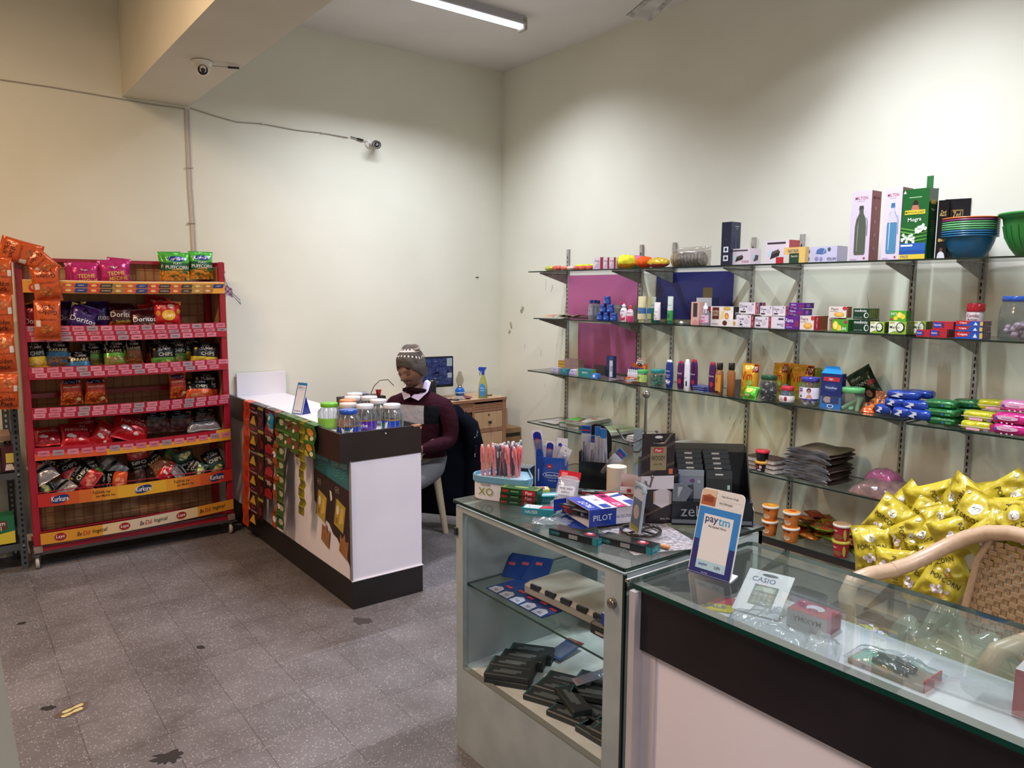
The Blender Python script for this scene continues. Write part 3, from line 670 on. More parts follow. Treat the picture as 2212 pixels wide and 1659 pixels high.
b.box(.39,1.43,5.20,5.235,1.772,1.792,RD); b.box(.35,.395,4.99,5.22,1.765,1.79,RD)
for z in (.135,.97): b.box(.385,1.43,5.19,5.215,z,z+.028,RD)
b.box(.38,1.44,4.975,5.0,.105,.125,RD); b.box(1.44,1.47,4.99,5.22,.11,.135,RD); b.box(.35,.38,4.99,5.22,.11,.135,RD); b.box(1.447,1.462,4.99,5.22,1.765,1.79,RD)
b.build('frame',rk)
b = rb(); b.box(1.448,1.454,5.0,5.241,.55,1.78,'noisy:#a37e56/#b08a62/3/.7'); b.build('side_board',rk)
b = rb(); b.box(.335,1.475,4.975,5.235,.085,.105,'noisy:#3a3436/#4a4244/6/.5'); b.build('base_plate',rk)
for i,(x,y) in enumerate(((.357,5.0),(1.452,5.0),(.357,5.20),(1.452,5.20))):
    c = rb(); c.box(x-.014,x+.014,y-.012,y+.012,.07,.086,'metal:#8a8580')
    for s in (-1,1): c.prism([(-.012,.02),(.012,.02),(.016,.078),(-.016,.078)],s*.014-.001,s*.014+.001,'metal:#8a8580',Matrix(((0,0,1,x),(1,0,0,y),(0,1,0,0),(0,0,0,1))))
    co = c.build('caster',rk)
    w = rb(); w.lathe([(.014,-.010),(.031,-.009),(.033,-.004),(.033,.004),(.031,.009),(.014,.010)],'plastic:#a9a29a',22,T(x,y,.034) @ Matrix.Rotation(PI/2,4,'Y')); w.build('wheel',co)
RSH = [(1.66,1.592),(1.408,1.317),(1.175,1.105),(.945,.877),(.716,.642),(.447,.370),(.215,.148)]
def fascia(z1,z0,sk=0,bow=.008):
    """front strip: returns builder and the mapping from unit coordinates to the strip"""
    b = rb(); x0,x1 = .378,1.466
    def fn(u,v,w=0): return (x0+(x1-x0)*u,4.958-w-bow*math.sin(PI*u),z0+(z1-z0)*v+sk*u-.007*bow/.008*math.sin(PI*u))
    return b,fn
def tape_row(b,fn,n,v0,v1,c1='#d87a90',word='UNIBIC',ph=0,gaps=()):
    for k in range(n):
        if k in gaps: continue
        u0 = (k+ph)/n+.008; u1 = u0+.78/n
        if u1 > 1: continue
        c = ('#cf7389','#d9869a','#a68f9c','#d2778e')[(k*7+int(v0*10)) % 4]
        b.sheet(lambda u,v: fn(u0+(u1-u0)*u,v0+(v1-v0)*v,.0012),2,1,'foil:'+c)
        cu,cv = (u0+u1)/2,(v0+v1)/2
        b.text(word,0,0,.0085,'card:#6f3040',None,0,maxw=.04,fn=lambda x,y,w: fn(cu+x/1.088,cv+y/.09,.0022))
for i,(z1,z0) in enumerate(RSH):
    sh = rb()
    zb = z0+.012
    sh.box(.385,1.445,4.965,5.225,zb,zb+.004,'card:#8a2a30') if i < 5 else None
    if i == 0: sh.box(.385,1.445,4.965,5.225,zb+.03,zb+.034,'card:#cfa98c')
    sh.tube([(.38,4.965,zb),(1.45,4.965,zb)],.004,RD,6); sh.tube([(.38,5.21,zb),(1.45,5.21,zb)],.004,RD,6)
    for k in range(15): sh.tube([(.41+.072*k,4.965,z1 if i > 4 else zb),(.41+.072*k,4.968,zb),(.41+.072*k,5.215,zb+(.0 if i < 5 else .005))],.0016,RD,4,cap=False)
    if i > 4: sh.tube([(.38,4.967,z1+.005),(1.45,4.967,z1+.005)],.003,RD,6)
    so = sh.build('shelf',rk)
    sk = .0 if i != 6 else .028; b,fn = fascia(z1,z0,sk,.006 if i < 3 else .012)
    nu = 24
    if i == 0:
        b.sheet(lambda u,v: fn(u,v),nu,1,'card:#d99a3c'); b.sheet(lambda u,v: fn(u,1+.08*v,-.02*v),nu,1,'card:#e0c49c')
        cols = ['#c9562f','#2b3a7a','#c73a2e','#3a2b26','#9a7440','#c9562f','#2b3a7a','#c73a2e','#3a2b26','#c2502c','#4a3a2c','#b08a4a','#a8703a','#28346e']
        wd = ['','HAPPY','','BOURBON','','','HAPPY','','BOURBON','','DARK','','','HAPPY']
        for r,(va,vb) in enumerate(((.50,.86),(.06,.44))):
            for k in range(14):
                if r and (k > 12): continue
                u0 = .17+k*.0585-r*.003; s_ = .008
                b.add([fn(u0,va,.0012+r*.001),fn(u0+.0585,va,.0012+r*.001),fn(u0+.0585+s_,vb,.0012+r*.001),fn(u0+s_,vb,.0012+r*.001)],[(0,1,2,3)],'foil:'+cols[k])
                cu = u0+.033; cv = (va+vb)/2
                if wd[k]: b.text(wd[k],0,0,.007,'card:#d8cbb8',None,0,maxw=.045,fn=lambda x,y,w: fn(cu+x/1.088,cv+y/.068,.003))
                else: b.sheet(lambda u,v: fn(cu+.014*(1-v)*math.cos(2*PI*u),cv+.11*(1-v)*math.sin(2*PI*u),.0028),12,1,'card:#d9b070')
        b.sheet(lambda u,v: fn(.055+.03*(1-v)*math.cos(2*PI*u),.4+.4*(1-v)*math.sin(2*PI*u),.0015),16,1,'card:#c2352c')
        b.sheet(lambda u,v: fn(.055+.02*(1-v)*math.cos(2*PI*u),.45+.22*(1-v)*math.sin(2*PI*u),.0022),16,1,'card:#d9a79a')
    elif i in (1,2,3,4):
        b.sheet(lambda u,v: fn(u,v),nu,2,(lambda u,v: 'foil:#a41c36' if i < 2 or v > .12 else 'card:#d8902c') if i < 4 else (lambda u,v: 'foil:#b02034' if v > .55 and u < .9 else ('card:#c9542c' if u < .35 else 'card:#d2932c')))
        if i == 1:
            for r,(a,c) in enumerate(((.66,.96),(.40,.60),(.04,.34))): tape_row(b,fn,15,a,c,ph=.1*r)
        elif i in (2,3):
            tape_row(b,fn,15,.54,.95,ph=.1); tape_row(b,fn,15,.14,.50,ph=.0 if i == 3 else .3)
        else: tape_row(b,fn,15,.30,.74,ph=.1)
    elif i == 5:
        def oc(u,v):
            d = min(u,1-u)*2; return 'card:#%02x%02x%02x' % tuple(int(a+(b_-a)*min(1,d*1.25)) for a,b_ in zip((176,30,36),(208,158,44)))
        b.sheet(lambda u,v: fn(u,v),16,1,oc)
        for cu in (.10,.505,.91):
            b.sheet(lambda u,v: fn(cu+(.043*(1-v))*math.cos(2*PI*u),.5+.30*(1-v)*math.sin(2*PI*u)+.12*math.cos(2*PI*u)*(1-v),.0015),20,1,'card:#1c2f6e')
            b.text('Kurkure',0,0,.030,'card:#f0ece6',None,0,maxw=.085,fn=lambda x,y,w: fn(cu+x/1.088,.52+y/.077,.003))
        for cu in (.305,.72):
            b.text('TaDHA hai',0,0,.017,'card:#2a1c14',None,0,maxw=.095,fn=lambda x,y,w: fn(cu-.01+x/1.088,.68+y/.077,.002))
            b.text('par MaRA hai',0,0,.017,'card:#2a1c14',None,0,maxw=.10,fn=lambda x,y,w: fn(cu+.01+x/1.088,.36+y/.077,.002))
    else:
        b.sheet(lambda u,v: fn(u,v),nu,1,lambda u,v: 'card:#c98a2c' if u < .3 or u > .8 else ('card:#cdb489' if .3 < u < .42 or u > .72 else 'card:#c4b49c'))
        for cu in (.09,.40,.70):
            b.sheet(lambda u,v: fn(cu+(.028*(1-v))*math.cos(2*PI*u),.5+.34*(1-v)*math.sin(2*PI*u),.0015),18,1,'card:#8e1c22')
            b.text('Lays',0,0,.024,'card:#ece4da',None,0,maxw=.045,skew=.2,fn=lambda x,y,w: fn(cu+x/1.088,.5+y/.067,.003))
        for cu in (.235,.545,.87):
            for wd,dx,cl,mw in (('Be',-.055,'#2a1c14',.022),('Dil',-.022,'#a8242c',.034),('logical',.042,'#2a1c14',.075)):
                b.text(wd,0,0,.026 if wd != 'logical' else .03,'card:'+cl,None,0,maxw=mw,skew=.15,fn=lambda x,y,w: fn(cu+dx+x/1.088,.5+y/.067,.002))
    b.build('price_strip',so)

# packets on the rack ---------------------------------------------------------------------------------------
FY = '#e9c64a'
def design(k):
    if k == 'tedhe': return dict(mat='foil:#b5236b',specs=[('p',[(.02,.95),(.12,.95),(.07,.8)],'#d9a7b8'),('e',.5,.66,.17,.07,'#8e1450'),('t','Bingo!',.5,.66,.10,.3,'#f0d9e2'),('t','TEDHE',.55,.42,.15,.55,.06,'#ead34e'),('t','MEDHE',.62,.22,.15,.6,.06,'#ead34e')])
    if k == 'puff': return dict(mat=[(.33,'food:#e6a93a/#d98a22/#2c5a34/60'),(.62,'foil:#1d5a3a'),(1,'foil:#4fae3e')],specs=[('e',.5,.76,.36,.10,'#1b3276'),('t','Kurkure',.5,.77,.13,.66,.05,'#f2f0ee'),('t','PLAY!',.5,.60,.08,.34,'#f2f0ee'),('t','PUFFCORN',.5,.46,.12,.82,'#f4f2ee'),('r',.3,.36,.7,.40,'#c98a2c')])
    if k == 'dor_p': return dict(mat='foil:#3b2168',specs=[('p',[(.1,.62),(.5,.9),(.9,.62),(.5,.8)],'#1c1430'),('p',[(.0,.98),(.22,.98),(.0,.78)],'#dcc23c'),('t','Doritos',.5,.42,.19,.86,'#f1eef2'),('t','ALL NEW',.3,.15,.06,.3,'#b8aed0'),('r',.0,.0,1,.06,'#241442')])
    if k == 'dor_r': return dict(mat=[(.28,'food:#8e2a18/#5e1a14/#b0682a/60'),(1,'foil:#3c0f16')],specs=[('p',[(.1,.68),(.5,.92),(.9,.68),(.5,.82)],'#1b0a0c'),('t','Doritos',.5,.56,.19,.86,'#f1eef2'),('t','Sizzlin Hot',.55,.32,.10,.6,.08,'#d8c25c')])
    if k == 'dor_b': return dict(mat='foil:#8e1c2e',specs=[('p',[(.0,.98),(.5,.98),(.0,.78)],'#dcc23c'),('t','Doritos',.5,.34,.19,.86,'#f1eef2'),('r',.0,.82,1,.9,'#3c1018')])
    if k == 'lays': return dict(mat='foil:#c4262c',specs=[('e',.5,.46,.24,.20,'#eab83a'),('t','Lays',.5,.45,.17,.5,.08,'#f6f2ee'),('e',.60,.80,.12,.09,'#b9aaa0'),('p',[(.75,.96),(.98,.96),(.98,.82)],'#dcb23c'),('t','FREE',.3,.78,.08,.2,'#f0dad0'),('e',.14,.52,.08,.10,'#d98a2c'),('e',.86,.6,.08,.10,'#d98a2c'),('t','CLASSIC',.5,.15,.05,.4,'#f0dad0')])
    if k.startswith('kar'):
        c = dict(b='#2f6ea0',g='#5c9a3a',o='#8a4a24')[k[-1]]
        return dict(mat=[(.42,'food:#c9a25c/#7a4a26/%s/75' % c),(.60,'foil:'+c),(1,'foil:#17181a')],specs=[('p',[(.06,.72),(.2,.72),(.2,.95),(.1,.95)],'#cbb9a8'),('t','TOO',.52,.92,.09,.3,'#e6e2dc'),('t','YUMM!',.55,.82,.10,.48,'#e6e2dc'),('t','KARARE',.5,.66,.11,.7,'#e9dfae')])
    if k.startswith('chip'):
        c,f_ = dict(g=('#5f9a3c','#cfd08a'),y=('#dbc03c','#e6d07a'),o=('#d4562c','#e8a27c'),r=('#b02a30','#e0907c'),d=('#22483a','#cfd08a'))[k[-1]]
        return dict(mat=[(.40,'foil:'+c),(1,'foil:#161718')],specs=[('e',.55,.2,.22,.13,'food:%s/%s/%s/40' % (f_,f_,c)),('e',.3,.14,.14,.08,f_),('e',.15,.74,.05,.05,'#c9a23c'),('t','TOO',.5,.88,.10,.34,'#e6e2dc'),('t','YUMM!',.52,.76,.11,.56,'#e6e2dc'),('t','CHIPS',.55,.54,.14,.62,'#dfe6dc')])
    if k == 'kurk': return dict(mat=[(.45,'food:#d98a3a/#a8481e/#7a2a14/70'),(1,'foil:#b5341e')],specs=[('e',.5,.86,.42,.08,'#1b2a5e'),('t','Kurkure',.5,.87,.13,.84,.04,'#e8e4e0'),('t','MASALA MUNCH',.5,.66,.055,.7,'#e6cdbc'),('e',.78,.2,.10,.07,'#d8cf9a'),('e',.7,.1,.07,.05,'#cfc0a8')])
    if k == 'popr': return dict(mat='foil:#c21f2c',specs=[('t','POPCORN',.5,.62,.12,.7,'#f2e2de'),('e',.3,.38,.11,.08,'#e8d6d2'),('e',.42,.34,.08,.06,'#f0e6e2'),('e',.7,.8,.09,.07,'#e8e2e0'),('e',.7,.8,.05,.04,'#7a2a34'),('e',.62,.22,.07,.05,'#e8d6d2')])
    if k == 'popy': return dict(mat='pack:#b5a42a',specs=[('t','POPCORN',.5,.56,.10,.66,'#2e2a1a'),('e',.5,.74,.12,.085,'#eceae4'),('t','4700',.5,.75,.05,.16,'#2e2c2a'),('t','BC',.5,.70,.04,.08,'#2e2c2a'),('e',.34,.34,.06,.05,'#ece4ec'),('e',.42,.28,.07,.05,'#e2d6e6'),('e',.52,.33,.06,.05,'#ece4ec'),('e',.60,.26,.06,.045,'#d9a86a'),('e',.46,.40,.05,.04,'#e2d6e6'),('e',.66,.36,.05,.04,'#ece4ec'),('e',.12,.92,.04,.03,'#eceae4')])
    if k == 'dark': return dict(mat=[(.6,'food:#8a7470/#5e4a48/#2c2426/30'),(1,'foil:#1a1c28')],specs=[('e',.72,.80,.15,.12,'#121318'),('t','470g',.72,.80,.10,.2,'#e0ddb0'),('r',.2,.84,.45,.88,'#8890b0'),('r',.2,.76,.4,.79,'#8890b0')])
    if k == 'silver': return dict(mat='foil:#8d8c90',specs=[('r',.0,.45,1,.58,'#1d2022'),('r',.35,.62,.75,.85,'#d8d8d6'),('t','TOO YUMM',.5,.3,.06,.5,'#4a4a4c')])
    if k == 'orange': return dict(mat='foil:#c2521e',specs=[('t','Golden',.5,.30,.12,.66,'#2e1208'),('t','Pack',.5,.16,.12,.5,'#2e1208'),('e',.55,.72,.26,.12,'food:#e0a060/#b0602c/#8a3c18/50'),('t','CORN PUFFS',.5,.48,.05,.6,'#6a2c10'),('r',.78,.5,.94,.66,'#d9cfc6')])
def rack_bag(k,t,Y,name,label,cat='crisps',seed=0,rx=-.10,rz=0,ry=0,T_=None,group=None,zb=None,hh=None):
    w = t[1]*1.06; h = hh or max(.12,w*1.25); d = design(k); zt = t[3]
    z = zt-h*math.cos(rx) if zb is None else zb
    mb = pouch(w,h,T_ or w*.42,d['mat'],d['specs'],seed)
    return mb.build(name,None,(t[0],Y,z),(rx,ry,rz),label,cat,group)
RB = [ # kind, plane box, depth, label, rx, ry, seed, height
 ('tedhe',(0.685,0.156,1.664,1.767),5.14,'magenta curry snack packet at the back left of the rack top',-.1,.02,1,.145),
 ('tedhe',(0.693,0.152,1.663,1.770),5.05,'magenta yellow-lettered packet in front, left of the two on the rack top',-.1,0,2,.145),
 ('tedhe',(0.895,0.127,1.667,1.807),5.15,'magenta packet peeking out behind the right magenta packet on the rack top',-.1,.08,3,.145),
 ('tedhe',(0.852,0.159,1.665,1.791),5.06,'magenta yellow-lettered packet, right one on the rack top',-.1,-.04,4,.145),
 ('puff',(1.190,0.132,1.671,1.854),5.14,'green puffed corn packet at the back of the green group on the rack top',-.06,-.03,5,.175),
 ('puff',(1.203,0.155,1.668,1.845),5.05,'green puffed corn packet, front left of the green group on the rack top',-.06,.01,6,.175),
 ('puff',(1.355,0.144,1.670,1.857),5.06,'green puffed corn packet, rightmost on the rack top',-.06,.01,7,.175),
 ('dor_b',(0.435,0.112,1.408,1.539),5.06,'red nacho packet half hidden behind the hanging orange packs, second shelf',-.12,0,8,.17),
 ('dor_p',(0.617,0.133,1.403,1.541),5.12,'purple nacho packet, leftmost of the purple ones',-.12,0,9,.17),
 ('dor_p',(0.752,0.147,1.400,1.541),5.11,'purple nacho packet, rightmost of the purple ones',-.12,0,10,.17),
 ('dor_p',(0.667,0.147,1.394,1.531),5.03,'purple nacho packet tilted in front of the other purple ones',-.14,.32,11,.16),
 ('dor_r',(0.885,0.142,1.399,1.533),5.07,'dark red nacho packet next to the purple packets',-.12,.04,12,.165),
 ('dor_r',(1.000,0.150,1.387,1.494),5.03,'dark red nacho packet lying lower in front of the red crisps',-.2,-.03,13,.15),
 ('lays',(1.099,0.146,1.427,1.581),5.16,'red crisps packet at the back of the second rack shelf',-.12,.2,14,.18),
 ('lays',(1.057,0.128,1.394,1.529),5.10,'red crisps packet behind and left of the front red one',-.12,-.1,15,.16),
 ('lays',(1.135,0.156,1.395,1.544),5.03,'bright red crisps packet at the front, rightmost on the second rack shelf',-.1,.03,16,.165),
 ('chip_y',(0.427,0.103,1.171,1.319),5.05,'black and yellow chips packet, leftmost on the third rack shelf',-.12,-.05,17,.158),
 ('kar_b',(0.533,0.120,1.159,1.318),5.05,'black and blue stick snack packet, tall one on the third rack shelf',-.1,.05,18,.160),
 ('kar_g',(0.720,0.113,1.157,1.293),5.10,'black and green stick snack packet behind the small blue one',-.1,-.02,19,.160),
 ('kar_b',(0.639,0.123,1.148,1.248),5.02,'small black and blue stick snack packet slumped on the third rack shelf',-.3,.0,20,.160),
 ('kar_g',(0.838,0.121,1.162,1.313),5.07,'black and green stick snack packet beside the brown one',-.1,.02,21,.160),
 ('kar_g',(0.824,0.114,1.141,1.219),5.01,'small green stick snack packet slumped at the shelf edge',-.4,.0,22,.160),
 ('kar_o',(0.940,0.101,1.161,1.309),5.08,'black and brown stick snack packet in the middle of the third rack shelf',-.1,-.03,23,.160),
 ('chip_r',(1.086,0.119,1.152,1.307),5.14,'black and red chips packet at the back of the third rack shelf',-.1,.05,24,.158),
 ('chip_g',(1.101,0.145,1.149,1.283),5.04,'black and green chips packet, front one of the green chips',-.12,.0,25,.158),
 ('chip_g',(1.198,0.111,1.155,1.300),5.10,'black and green chips packet behind the front green chips',-.1,.0,26,.158),
 ('chip_y',(1.291,0.114,1.156,1.314),5.11,'black and yellow chips packet at the back right of the third rack shelf',-.1,-.08,27,.158),
 ('chip_y',(1.346,0.171,1.164,1.281),5.03,'black and yellow chips packet, front right on the third rack shelf',-.14,.1,28,.158),
 ('kurk',(0.591,0.113,0.941,1.094),5.05,'orange red masala snack packet, left of the pair on the fourth rack shelf',-.05,.01,29,.157),
 ('kurk',(0.717,0.115,0.930,1.091),5.05,'orange red masala snack packet, right of the pair on the fourth rack shelf',-.05,.02,30,.157),
 ('kurk',(1.180,0.102,0.922,1.088),5.05,'orange red masala snack packet standing alone on the right of the fourth rack shelf',-.05,-.02,31,.157),
 ('chip_o',(1.359,0.168,0.923,1.087),5.10,'black and orange chips packet at the right end of the fourth rack shelf',-.1,.12,32,.19),
 ('chip_o',(1.306,0.168,0.916,1.012),5.02,'black and orange chips packet slumped in front at the right of the fourth rack shelf',-.5,.05,33,.14),
 ('popr',(0.464,0.138,0.693,0.792),5.08,'red popcorn packet lying at the left end of the fifth rack shelf',-.9,.0,34,.15),
 ('popr',(0.606,0.158,0.680,0.796),5.05,'red popcorn packet, second from the left on the fifth rack shelf',-.75,.08,35,.17),
 ('popr',(0.664,0.132,0.706,0.786),5.14,'red popcorn packet at the back of the fifth rack shelf',-.6,-.1,36,.16),
 ('popr',(0.749,0.129,0.671,0.813),5.07,'red popcorn packet standing on edge in the middle of the fifth rack shelf',-.3,.6,37,.15),
 ('popr',(0.903,0.206,0.686,0.825),5.05,'large red popcorn packet resting at an angle in front of the dark packs',-.6,.35,38,.18),
 ('dark',(1.057,0.141,0.708,0.862),5.09,'dark pack with a round gram mark, left of the three on the fifth rack shelf',-.03,0,39,.15),
 ('dark',(1.203,0.152,0.698,0.858),5.09,'dark pack with a round gram mark, middle of the three on the fifth rack shelf',-.03,0,40,.15),
 ('dark',(1.350,0.134,0.718,0.859),5.10,'dark pack with a round gram mark, right of the three on the fifth rack shelf',-.03,0,41,.15),
 ('silver',(1.327,0.210,0.674,0.741),5.03,'clear and silver packet lying flat at the right of the fifth rack shelf',-1.2,.0,42,.10)]
for i,(k,t,Y,lb,rx,ry,sd,hh) in enumerate(RB):
    w = t[1]*1.05; d = design(k); zt = t[3]; z = zt-hh*math.cos(rx)*abs(math.cos(ry))-(.5*w*abs(math.sin(ry)))*.6
    if rx < -.3: z = max(z,t[2]-.0)
    mb = pouch(w,hh,w*.40,d['mat'],d['specs'],sd); mb.build('snack_packet',None,(t[0]-math.sin(ry)*hh*.4,Y,z),(rx,ry,0),lb,'crisps','packets on the red rack')
JB = [ # kind, px centre x, px centre y, size, rx, ry, rz, label
 ('chip_o',99,1002,.15,-.5,.4,'black and orange chips packet at the left end of the crowded lower shelf'),('silver',92,1018,.15,-.7,-.5,'silver backed packet at the far left of the crowded lower shelf'),
 ('chip_d',103,1050,.13,-1.0,1.2,'dark green chips packet lying low at the left corner of the crowded shelf'),('chip_r',150,1012,.16,-.5,-.4,'red chips packet lying behind on the left of the crowded lower shelf'),
 ('silver',138,1052,.14,-1.0,-.7,'silver backed packet lying at the shelf front left of centre'),('chip_r',182,1028,.17,-.6,-.9,'red chips packet slanting with its silver edge to the front'),
 ('chip_r',188,1058,.12,-.8,.5,'small red chips packet low behind the shelf strip'),('chip_g',196,1012,.13,-.3,-.3,'black packet with a yellow dot standing in the middle left of the jumble'),
 ('silver',240,1010,.16,-.5,-.7,'silver backed packet with a label in the middle of the jumble'),('chip_o',245,1040,.18,-.8,-1.45,'black and orange chips packet lying on its side at the shelf front'),
 ('chip_r',300,992,.17,-.3,3.0,'red chips packet standing upside down in the middle'),('silver',330,990,.16,-.5,-.5,'silver backed packet behind the upside down red one'),
 ('kar_o',340,1002,.15,-.5,-.6,'packet with yellow snack picture right of the middle'),('dark',305,1030,.14,-.9,1.5,'packet with a tan biscuit picture lying on its side at the front'),
 ('popr',362,1018,.13,-.4,.5,'small red packet with white lettering right of the middle'),('chip_d',398,996,.16,-.4,2.9,'black chips packet standing upside down near the right'),
 ('silver',388,1022,.15,-1.0,1.0,'silver backed packet lying near the right of the shelf front'),('chip_d',424,1010,.13,-.8,-.9,'small dark green packet between the silver one and the rack end'),
 ('chip_d',462,998,.16,-.4,-.3,'dark green chips packet at the right end of the crowded lower shelf'),('kar_g',370,980,.14,-.3,.3,'olive snack packet at the back right of the crowded lower shelf')]
JP = [(0.439,5.070,0.597),(0.418,5.040,0.561),(0.439,5.050,0.468),(0.560,5.100,0.547),(0.520,5.050,0.450),(0.627,5.040,0.504),(0.638,5.050,0.415),(0.669,5.080,0.535),(0.780,5.090,0.524),(0.782,5.050,0.444),
      (0.934,5.070,0.560),(1.026,5.130,0.543),(1.042,5.080,0.514),(0.938,5.050,0.451),(1.093,5.050,0.464),(1.205,5.090,0.508),(1.164,5.050,0.442),(1.262,5.030,0.469),(1.379,5.050,0.487),(1.142,5.150,0.555)]
for i,((k,_x,_z,s_,rx,ry,lb),p) in enumerate(zip(JB,JP)):
    d = design(k); w = s_*.80; mb = pouch(w,s_,w*.40,d['mat'],d['specs'],50+i)
    R = Euler((rx,ry,0)).to_matrix(); c = R @ Vector((0,0,s_/2))
    mb.build('snack_packet',None,(p[0]-c.x,p[1]-c.y,max(p[2]-c.z,.0)),(rx,ry,0),lb,'crisps','jumbled packets on the lower rack shelf')
# hanging orange packs (chains)
def hung(px,w,h,tilt,label,seed,Yy=4.93,yw=0):
    d = design('orange'); sp = [s if s[0] != 't' else s for s in d['specs']]
    mb = pouch(w,h,w*.5,d['mat'],sp,seed,fill=.9,waist=.02)
    R = Euler((0,tilt,yw)).to_matrix(); c = R @ Vector((0,0,h/2))
    mb.build('puff_packet',None,(px[0]-c.x,px[1]-c.y,px[2]-c.z),(0,tilt,yw),label,'crisps','orange puff packets hanging by the rack')
hung((0.380,4.940,1.810),.13,.20,1.85,'orange puffs packet lying over the top left corner of the rack',71)
hung((0.469,4.930,1.755),.115,.17,2.35,'orange puffs packet bending down from the rack corner',72)
hung((0.488,4.920,1.643),.135,.20,3.05,'orange puffs packet hanging upside down at the rack top shelf',73)
hung((0.482,4.920,1.438),.13,.22,3.17,'orange puffs packet hanging lowest in front of the rack',74)
hung((0.276,4.900,1.680),.11,.20,.02,'orange puffs packet at the left edge, topmost of the chain',75)
hung((0.265,4.900,1.477),.115,.22,0,'orange puffs packet at the left edge, second of the chain',76)
hung((0.258,4.900,1.267),.125,.22,-.03,'orange puffs packet at the left edge, third of the chain',77)
hung((0.266,4.900,1.057),.11,.20,.04,'orange puffs packet at the left edge, lowest of the chain',78)

# clear hanger with paper on the rack's right side
h = MB(); h.tube([(.0,0,0),(.03,0,-.06),(.08,-.01,-.11),(.085,-.01,-.14),(.02,0,-.06),(-.005,0,-.09)],.0022,'plastic:#5a6078',6)
h.tube([(0,0,0),(-.01,0,.05),(.0,0,.07)],.002,'plastic:#8a8e98',6); h.sheet(lambda u,v: (-.012+.05*u,-.002,-.07+.06*v-.03*u),4,4,'weave:#7a3a52/#8a8aa0/60')
h.build('wire_hanger',None,(1.478,4.970,1.662),(0,0,0),'wire clip hanger dangling from the right side of the rack','hanger')

# ---------------------------------------------------------------- slotted steel shelving at far left
DS = 'noisy:#3a3f46/#444a52/8/.5'
st = empty('metal_shelving',(.0,5.2,0),0,'dark slotted steel shelving cut off at the left edge behind the rack','shelving')
b = MB(); b.box(.283,.318,-.168,-.165,0,.98,DS); b.box(.315,.318,-.165,-.135,0,.98,DS)
for k in range(30): b.box(.296,.306,-.169,-.167,.03+k*.032,.045+k*.032,'flat:#15171a')
b.build('post',st)
b = MB(); b.box(.255,.290,.085,.088,0,.98,DS)
for k in range(30): b.box(.268,.278,.082,.085,.03+k*.032,.045+k*.032,'flat:#a9a89a')
b.build('post',st)
for z in (.545,.128):
    b = MB(); b.box(-.6,.30,-.165,.09,z,z+.004,DS); b.box(-.6,.30,-.166,-.163,z-.01,z+.028,DS); b.cyl(.006,0,.003,'metal:#c9c4bc',8,T(.30,-.169,z+.015,rx=PI/2)); b.build('shelf',st)
def left_box(W,H,c,lb,loc,fr,D=.12): carton(W,D,H,'card:'+c,fr).build('snack_carton',None,loc,(0,0,0),lb,'box','cartons on the steel shelving')
left_box(.13,.17,'#3f2a30','dark brown printed carton on the upper steel shelf at the left edge',(.155,5.06,.575),[('r',.1,.1+.1*0,.9,.14,'#8a7a78'),('r',.1,.3,.8,.33,'#8a7a78'),('r',.1,.45,.8,.48,'#8a7a78'),('r',.1,.6,.8,.63,'#8a7a78')])
left_box(.07,.14,'#4a2028','maroon carton with a yellow patch on the upper steel shelf',(.262,5.08,.575),[('r',.3,.35,.9,.75,'#cdbf58'),('p',[(.2,.05),(.9,.05),(.7,.3),(.3,.3)],'#d8d0cc')])
left_box(.18,.16,'#1e6a48','green swiss roll carton on the lower steel shelf at the left edge',(.175,5.06,.16),[('p',[(.3,0),(1,0),(1,.45),(.4,.35)],'#d2bf3c'),('r',.1,.52,.8,.86,'#5a3a30'),('t','Cream',.5,.76,.16,.5,'#efe6da'),('t','Roll',.5,.58,.16,.4,'#efe6da'),('p',[(0,0),(.5,0),(.3,.22),(0,.3)],'#dcdce0'),('e',.15,.18,.15,.12,'#8a5a3a')])
b = MB(); b.box(-.08,.08,0,.14,0,.03,'noisy:#9a7f72/#8a7064/9/.7'); b.build('cardboard_tray',None,(.2,5.12,.575+.171),(.12,0,0),'grey cardboard lid on top of the brown carton on the steel shelving','box')

# ---------------------------------------------------------------- goods on the right wall shelves
def put(mb,t,X,label,cat,name,group=None,rz=0,z=None,rx=0,ry=0):
    return mb.build(name,None,(X,t[0],t[2] if z is None else z),(rx,ry,SHELF+rz) if not rx and not ry else (rx,ry,SHELF+rz),label,cat,group)
def boxr(t,D,X,name,label,mat,fr=(),sd=(),tp=(),rz=0,group=None,z=None,side=None,cat='box',topm=None,h=None,fin='card'):
    return put(carton(t[1],D,h or t[3]-(t[2] if z is None else z),mat,fr,sd,tp,topm,side,fin),t,X,label,cat,name,group,rz,z)
Z1,Z2,Z3,Z4,Z5 = SHZ
# ---- top shelf
def wrap_roll(n,r,L,mats,seed):
    b = MB(); rs = random.Random(seed)
    for i in range(n):
        x = (i-(n-1)/2)*L*.9; m = mats[i % len(mats)]
        b.lathe([(.001,-L/2),(r*.7,-L*.44),(r,-L*.25),(r*.95,0),(r,L*.25),(r*.7,L*.44),(.001,L/2)],m,14,T(x,r,r*.75+.0) @ Matrix.Rotation(PI/2,4,'Y'),sx=.75)
    return b
t = (4.258,0.178,1.773,1.824); b = wrap_roll(2,.026,.09,['foil:#b0b43c','foil:#c9594c'],1); put(b,t,3.60,'green and red scourer pack at the left end of the top glass shelf','scourer','scourer_pack',z=Z1)
t = (4.094,0.150,1.770,1.809); b = wrap_roll(2,.022,.07,['foil:#cf6a58','foil:#d8b4a8'],2); put(b,t,3.60,'flat coral scourer pack, second from the left on the top glass shelf','scourer','scourer_pack',z=Z1)
t = (3.968,0.231,1.774,1.855); b = wrap_roll(3,.030,.085,['cloth:#b7c62c','cloth:#a8b82a'],3)
